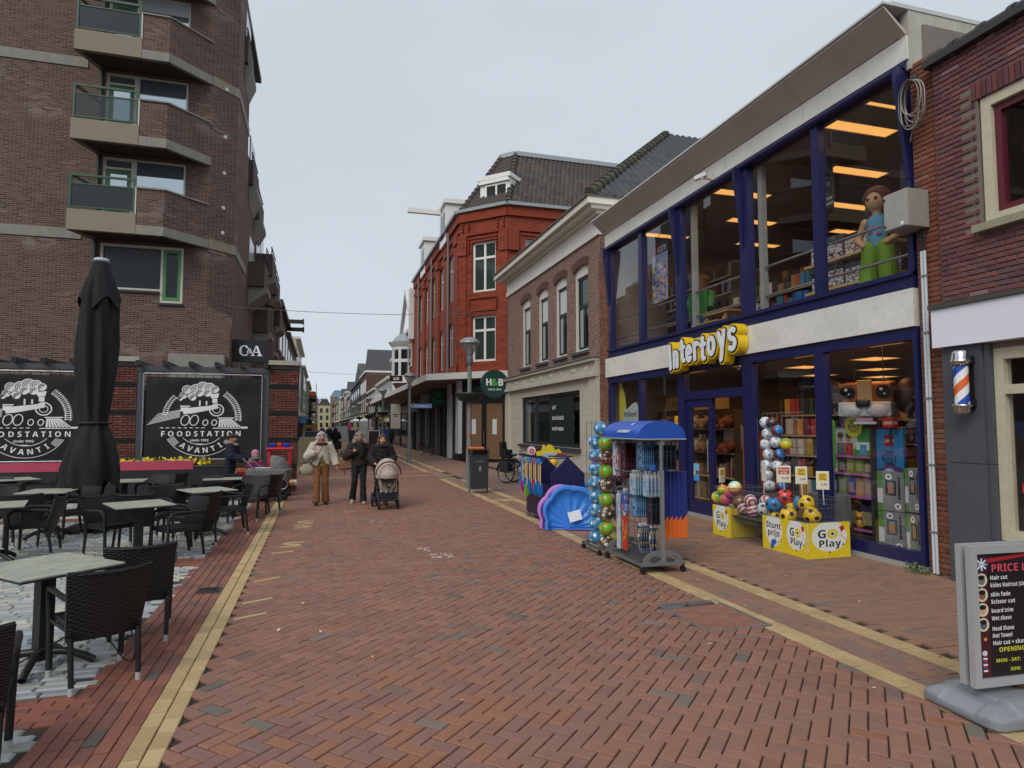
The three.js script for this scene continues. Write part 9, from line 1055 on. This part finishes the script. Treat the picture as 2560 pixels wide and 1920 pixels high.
// prams
function pram(label, p, turn, c, carry) {
  const t = thing('pram', label, 'pram', p, turn), fr = M('#26282c', { r: 0.35, m: 0.3 }), cl = clothM(c, { b: 0.004 });
  for (const [x, z, r] of [[-0.27, -0.3, 0.15], [0.27, -0.3, 0.15], [-0.2, 0.34, 0.1], [0.2, 0.34, 0.1]]) { const w = mesh('wheel', mv(new THREE.TorusGeometry(r - 0.022, 0.024, 8, 28), x, r + 0.002, z, Math.PI / 2), black, t); mesh('hub', mv(disc(r * 0.6, 0.03, 16), x, r + 0.002, z, 0, 0, Math.PI / 2), M('#3a3c40', { r: 0.4 }), w); }
  for (const s of [-1, 1]) mesh('frame_tube', [tube([[s * 0.25, 0.16, -0.28], [s * 0.25, 0.4, -0.05], [s * 0.24, 0.55, 0.05]], 0.017, 10, 6), tube([[s * 0.2, 0.12, 0.34], [s * 0.22, 0.35, 0.2], [s * 0.25, 0.75, -0.2], [s * 0.25, 1.02, -0.48]], 0.017, 14, 6)], carry ? M('#7d8084', { r: 0.3, m: 0.6 }) : fr, t);
  mesh('handle', bar([-0.25, 1.02, -0.48], [0.25, 1.02, -0.48], 0.02), black, t); mesh('basket', [rb(0.42, 0.14, 0.52, 0.03, 0, 0.27, 0.0)], M('#1d1e22', { r: 0.8 }), t);
  const hood = (r0, r1, a0, a1, w) => { const g = new THREE.SphereGeometry(1, 24, 16, 0, Math.PI * 2, 0, Math.PI); return snet((x, y, z) => { const e = Math.hypot(x / w, y / r0, z / r1) - 1; const rib = 0.02 * Math.abs(Math.sin(Math.atan2(y, z) * 4)); return Math.max((e + rib) * r0, -(Math.hypot(x / (w - 0.02), y / (r0 - 0.02), z / (r1 - 0.02)) - 1) * r0, a0 * z + a1 * y); }, [-w - 0.03, -0.1, -r1 - 0.03], [w + 0.03, r0 + 0.03, r1 + 0.03], 0.014); };
  if (carry) { mesh('carry_cot', [snet((x, y, z) => { const taper = 0.21 + (y - 0.5) * 0.12; return Math.max(Math.hypot(Math.max(Math.abs(x) - taper + 0.1, 0), Math.max(Math.abs(z - 0.05) - 0.36 - (y - 0.5) * 0.2, 0)) - 0.1, 0.5 - y, y - 0.76); }, [-0.3, 0.46, -0.55], [0.3, 0.8, 0.62], 0.018)], cl, t); mesh('hood', mv(hood(0.34, 0.36, 0.9, -0.2, 0.24), 0, 0.74, 0.14, 0, 0, 0).rotateY(0), cl, t); t.children.at(-1).rotation.y = Math.PI; t.children.at(-1).position.set(0, 0, 0.3); mesh('cot_rim', bar([0.24, 0.77, -0.35], [0.24, 0.77, 0.2], 0.012), M('#cfd2d4'), t); }
  else { mesh('seat_shell', snet((x, y, z) => Math.max(cap([x, y, z], [0, 0.5, 0.16], [0, 0.84, -0.06], 0.19, 0.21, 0.8), -cap([x, y, z], [0, 0.55, 0.32], [0, 0.86, 0.12], 0.15, 0.17, 0.9)), [-0.27, 0.25, -0.3], [0.27, 1.1, 0.4], 0.014), clothM(c === '#cdbcae' ? '#8f7f72' : c), t); mesh('hood', mv(hood(0.33, 0.38, -0.6, -0.5, 0.26), 0, 0.74, 0.02), cl, t); mesh('hood_edge', mv(new THREE.TorusGeometry(0.265, 0.016, 6, 30, Math.PI).scale(1, 1.05, 1), 0, 0.74, 0.3, 0, 0.25), M('#3c342f'), t); for (const s of [-1, 1]) mesh('harness', beam([s * 0.06, 0.86, 0.17], [s * 0.04, 0.46, 0.36], 0.035, 0.008), black, t); mesh('buckle', bc(0.07, 0.05, 0.02, 0, 0.46, 0.37), black, t); mesh('footrest', rb(0.36, 0.04, 0.18, 0.015, 0, 0.2, 0.36), black, t); }
  return t;
}
pram('beige hooded pushchair with black frame facing the camera', [1.4, 0, -14.45], 0.03, '#cdbcae');
{ const g = thing('shopping', 'lime green package and striped cloth in the basket of the beige pushchair', 'bag', [1.4, 0.34, -14.3]); mesh('package', rb(0.18, 0.13, 0.12, 0.04, 0.1, 0.12, 0.0, 0.3, 0, -0.2), M('#a9b82c', { r: 0.35 }), g); mesh('bottle', bar([-0.05, 0.03, 0.0], [-0.05, 0.2, 0], 0.035), M('#8f8a9c', { r: 0.3 }), g); mesh('cloth', snet((x, y, z) => ell([x, y, z], [0, 0.03, 0.04], [0.19, 0.05, 0.1]) + 0.012 * Math.sin(x * 60), [-0.22, -0.05, -0.1], [0.22, 0.12, 0.18], 0.014), M('#8d8f96', { r: 0.9, streak: 0.1 }), g); }
pram('grey pram with rounded hood pushed by the woman in navy', [-1.2, 0, -16.4], 1.35, '#7b7a78', 1);
{ const t = thing('pram', 'dark pram pushed by the person in black in the distance', 'pram', [1.0, 0, -41.2]); mesh('body', [rb(0.45, 0.5, 0.5, 0.1, 0, 0.6, 0)], M('#17171a'), t); for (const x of [-0.22, 0.22]) mesh('wheel', mv(disc(0.13, 0.05, 14), x, 0.131, 0.2, 0, 0, Math.PI / 2), M('#222'), t); }
{ // coin operated fire engine and the child in it
  const t = thing('fire_engine_ride', 'red toy fire engine ride with blue roof lamp beside the end pillar', 'kiddie ride', [-1.4, 0, -17.75], 0), rd = M('#b3202a', { r: 0.3, coat: 0.5 }), ye = M('#d9a93a', { r: 0.4 });
  mesh('base', rb(1.4, 0.28, 0.6, 0.04, 0, 0.16, 0), M('#2a2426'), t); mesh('body', [rb(0.5, 0.34, 0.56, 0.06, -0.48, 0.5, 0), rb(1.3, 0.16, 0.58, 0.05, 0, 0.36, 0), rb(0.1, 0.5, 0.56, 0.03, 0.18, 0.66, -0.0), rb(0.36, 0.5, 0.56, 0.05, 0.5, 0.62, 0)], rd, t);
  mesh('cab_post', [bx(0.12, 0.8, 0.2, 0.2, 1.16, 0.27), bx(0.62, 0.8, 0.2, 0.68, 1.16, 0.27), bx(0.12, 0.8, -0.27, 0.2, 1.16, -0.2), bx(0.62, 0.8, -0.27, 0.68, 1.16, -0.2)], rd, t); mesh('roof', [rb(0.66, 0.07, 0.62, 0.03, 0.4, 1.19, 0)], rd, t); for (const x of [0.22, 0.56]) mesh('blue_lamp', rb(0.17, 0.1, 0.3, 0.03, x, 1.28, 0), M('#1f2fa8', { r: 0.15 }), t); mesh('siren', rb(0.12, 0.12, 0.2, 0.03, 0.39, 1.285, 0), M('#c0281f', { r: 0.3 }), t);
  for (let i = 0; i < 7; i++) mesh('grille_bar', beam([-0.68 + i * 0.062, 0.685, 0.25], [-0.66 + i * 0.062, 0.682, -0.2], 0.026, 0.02), ye, t); mesh('bell', [lathe([[0, 0.9], [0.05, 0.88], [0.07, 0.78], [0.09, 0.75]], 16, -0.3, 0, 0.05), ball(0.035, -0.3, 0.93, 0.05)], M('#b58a3a', { r: 0.3, m: 0.6 }), t); for (const x of [-0.45, 0.5]) { const w = mesh('wheel', mv(disc(0.16, 0.06, 24), x, 0.3, 0.3, 0, Math.PI / 2), black, t); mesh('hub_cap', mv(new THREE.TorusGeometry(0.12, 0.016, 6, 24), x, 0.3, 0.332), steel, w); } mesh('bumper', rb(0.2, 0.12, 0.6, 0.03, 0.74, 0.32, 0), M('#c9c4ba'), t); mesh('side_lamp', rb(0.14, 0.08, 0.04, 0.02, 0.72, 0.33, 0.31), M('#c46a28', { r: 0.2 }), t); mesh('white_panel', bx(-0.74, 0.6, 0.26, -0.6, 0.68, 0.29), white, t);
  const k = thing('person', 'small child in pink hat and magenta coat sitting in the fire engine ride', 'child', [-1.58, 0.42, -17.62], 0.25);
  const hz = (q) => { let d = ell(q, [0, 0.62, 0.01], [0.085, 0.1, 0.09]); d = smin(d, ell(q, [0, 0.6, 0.095], [0.014, 0.014, 0.016]), 0.015); d = smin(d, cap(q, [0, 0.2, 0], [0, 0.46, 0], 0.09, 0.07), 0.03); for (const s of [-1, 1]) { d = smin(d, cap(q, [s * 0.12, 0.42, 0], [s * 0.18, 0.28, 0.12], 0.04, 0.03), 0.03); d = smin(d, cap(q, [s * 0.18, 0.28, 0.12], [s * 0.12, 0.28, 0.22], 0.03, 0.03), 0.02); d = smin(d, cap(q, [s * 0.06, 0.14, 0], [s * 0.08, 0.14, 0.22], 0.05, 0.045), 0.03); } return d; };
  mesh('body', snet((x, y, z) => hz([x, y, z]), [-0.3, 0.04, -0.15], [0.3, 0.78, 0.32], 0.012), skinM('#c2917a'), k); mesh('coat', snet((x, y, z) => { const q = [x, y, z]; let d = cap(q, [0, 0.2, 0], [0, 0.42, 0], 0.14, 0.11); for (const s of [-1, 1]) d = smin(d, cap(q, [s * 0.12, 0.42, 0], [s * 0.18, 0.29, 0.11], 0.06, 0.05), 0.03); return Math.max(d + 0.006 * Math.cos(y * 90), y - 0.5); }, [-0.3, 0.02, -0.2], [0.3, 0.55, 0.25], 0.014), clothM('#8f2f6d'), k); mesh('yoke', snet((x, y, z) => Math.max(cap([x, y, z], [-0.09, 0.44, 0], [0.09, 0.44, 0], 0.09, 0.09), 0.41 - y), [-0.25, 0.38, -0.15], [0.25, 0.56, 0.15], 0.014), clothM('#cf7286'), k); mesh('hat', [ball(0.1, 0, 0.66, -0.01, 0.98, 1.0, 1.05, 20)], clothM('#c481a6'), k); mesh('snood', new THREE.TorusGeometry(0.075, 0.045, 8, 24).rotateX(1.5).translate(0, 0.53, 0.03), clothM('#7d7f86'), k); for (const s of [-1, 1]) mesh('eye', ball(0.009, s * 0.032, 0.625, 0.095), M('#2a211c'), k);
}
// boards and odd things further along the street
{
  const ab = (label, p, w, h, c, f, turn = 0) => { const t = thing('pavement_board', label, 'pavement sign', p, turn); mesh('frame', [bx(-w / 2, 0.12, -0.02, -w / 2 + 0.05, h, 0.03), bx(w / 2 - 0.05, 0.12, -0.02, w / 2, h, 0.03), bx(-w / 2 + 0.05, h - 0.05, -0.02, w / 2 - 0.05, h, 0.03), bx(-w / 2 + 0.05, 0.12, -0.02, w / 2 - 0.05, 0.17, 0.03)], M(f, { r: 0.4 }), t); mesh('panel', bx(-w / 2 + 0.045, 0.16, -0.01, w / 2 - 0.045, h - 0.045, 0.012), M(c, { r: 0.5, streak: 0.5 }), t); for (const x of [-1, 1]) mesh('leg', beam([x * w * 0.45, 0, -0.25], [x * w * 0.45, h * 0.9, -0.04], 0.03, 0.03), M(f), t); mesh('foot', [bx(-w / 2, 0, -0.03, -w / 2 + 0.05, 0.115, 0.03), bx(w / 2 - 0.05, 0, -0.03, w / 2, 0.115, 0.03)], M(f), t); };
  ab('pale yellow pavement board behind the woman in cream', [-0.5, 0, -31.5], 0.85, 1.25, '#d3c08a', '#c9c4b4'); ab('pavement board with dark poster past the pillar', [-0.8, 0, -62], 1.3, 1.3, '#4b5560', '#c3c6c8'); ab('white pavement board near the hanging lamps', [2.3, 0, -78], 1.3, 1.7, '#b9bdbb', '#a9adab'); ab('dark pavement board before the blue container', [4.0, 0, -52], 0.9, 1.4, '#2b2622', '#d5d5d3');
  const bxs = (name, label, cat, p, w, h, d, c) => { const t = thing(name, label, cat, p); mesh('cabinet', rb(w, h, d, 0.03, 0, h / 2 + 0.05, 0), M(c, { r: 0.5, grain: 1.5 }), t); mesh('plinth', bc(w * 0.9, 0.06, d * 0.9, 0, 0.03, 0), black, t); mesh('lid', bc(w * 1.03, 0.05, d * 1.03, 0, h + 0.07, 0), M(c, { r: 0.4 }), t); };
  bxs('white_cabinet', 'white street cabinet in front of the far white house', 'cabinet', [3.95, 0, -61.5], 1.1, 2.1, 0.8, '#b5b8b4'); bxs('blue_container', 'blue container before the canopy columns', 'container', [4.85, 0, -53], 1.3, 1.35, 0.9, '#22408a'); bxs('dark_bin', 'dark litter bin far along the right side', 'litter bin', [3.2, 0, -72], 0.6, 1.2, 0.6, '#2b2d30');
  const f = thing('beach_flag', 'magenta feather flag far down the right side', 'flag', [4.5, 0, -112]); mesh('cloth', poly([[0, 0.7], [0.4, 0.75], [0.45, 1.9], [0.3, 2.3], [0.05, 2.4], [0, 2.3]], 0.03), M('#b02a6d', { r: 0.7 }), f); mesh('pole', bar([0, 0, 0], [0, 2.4, 0], 0.03), black, f);
  const u = thing('white_parasol', 'small white parasol far down the right side', 'parasol', [4.6, 0, -80]); mesh('canopy', new THREE.ConeGeometry(1.4, 0.6, 12, 1, true).translate(0, 2.6, 0), M('#d6d6d4', { side: 1 }), u); mesh('pole', bar([0, 0, 0], [0, 2.8, 0], 0.03), steel, u);
}
renderer.render(scene, camera);
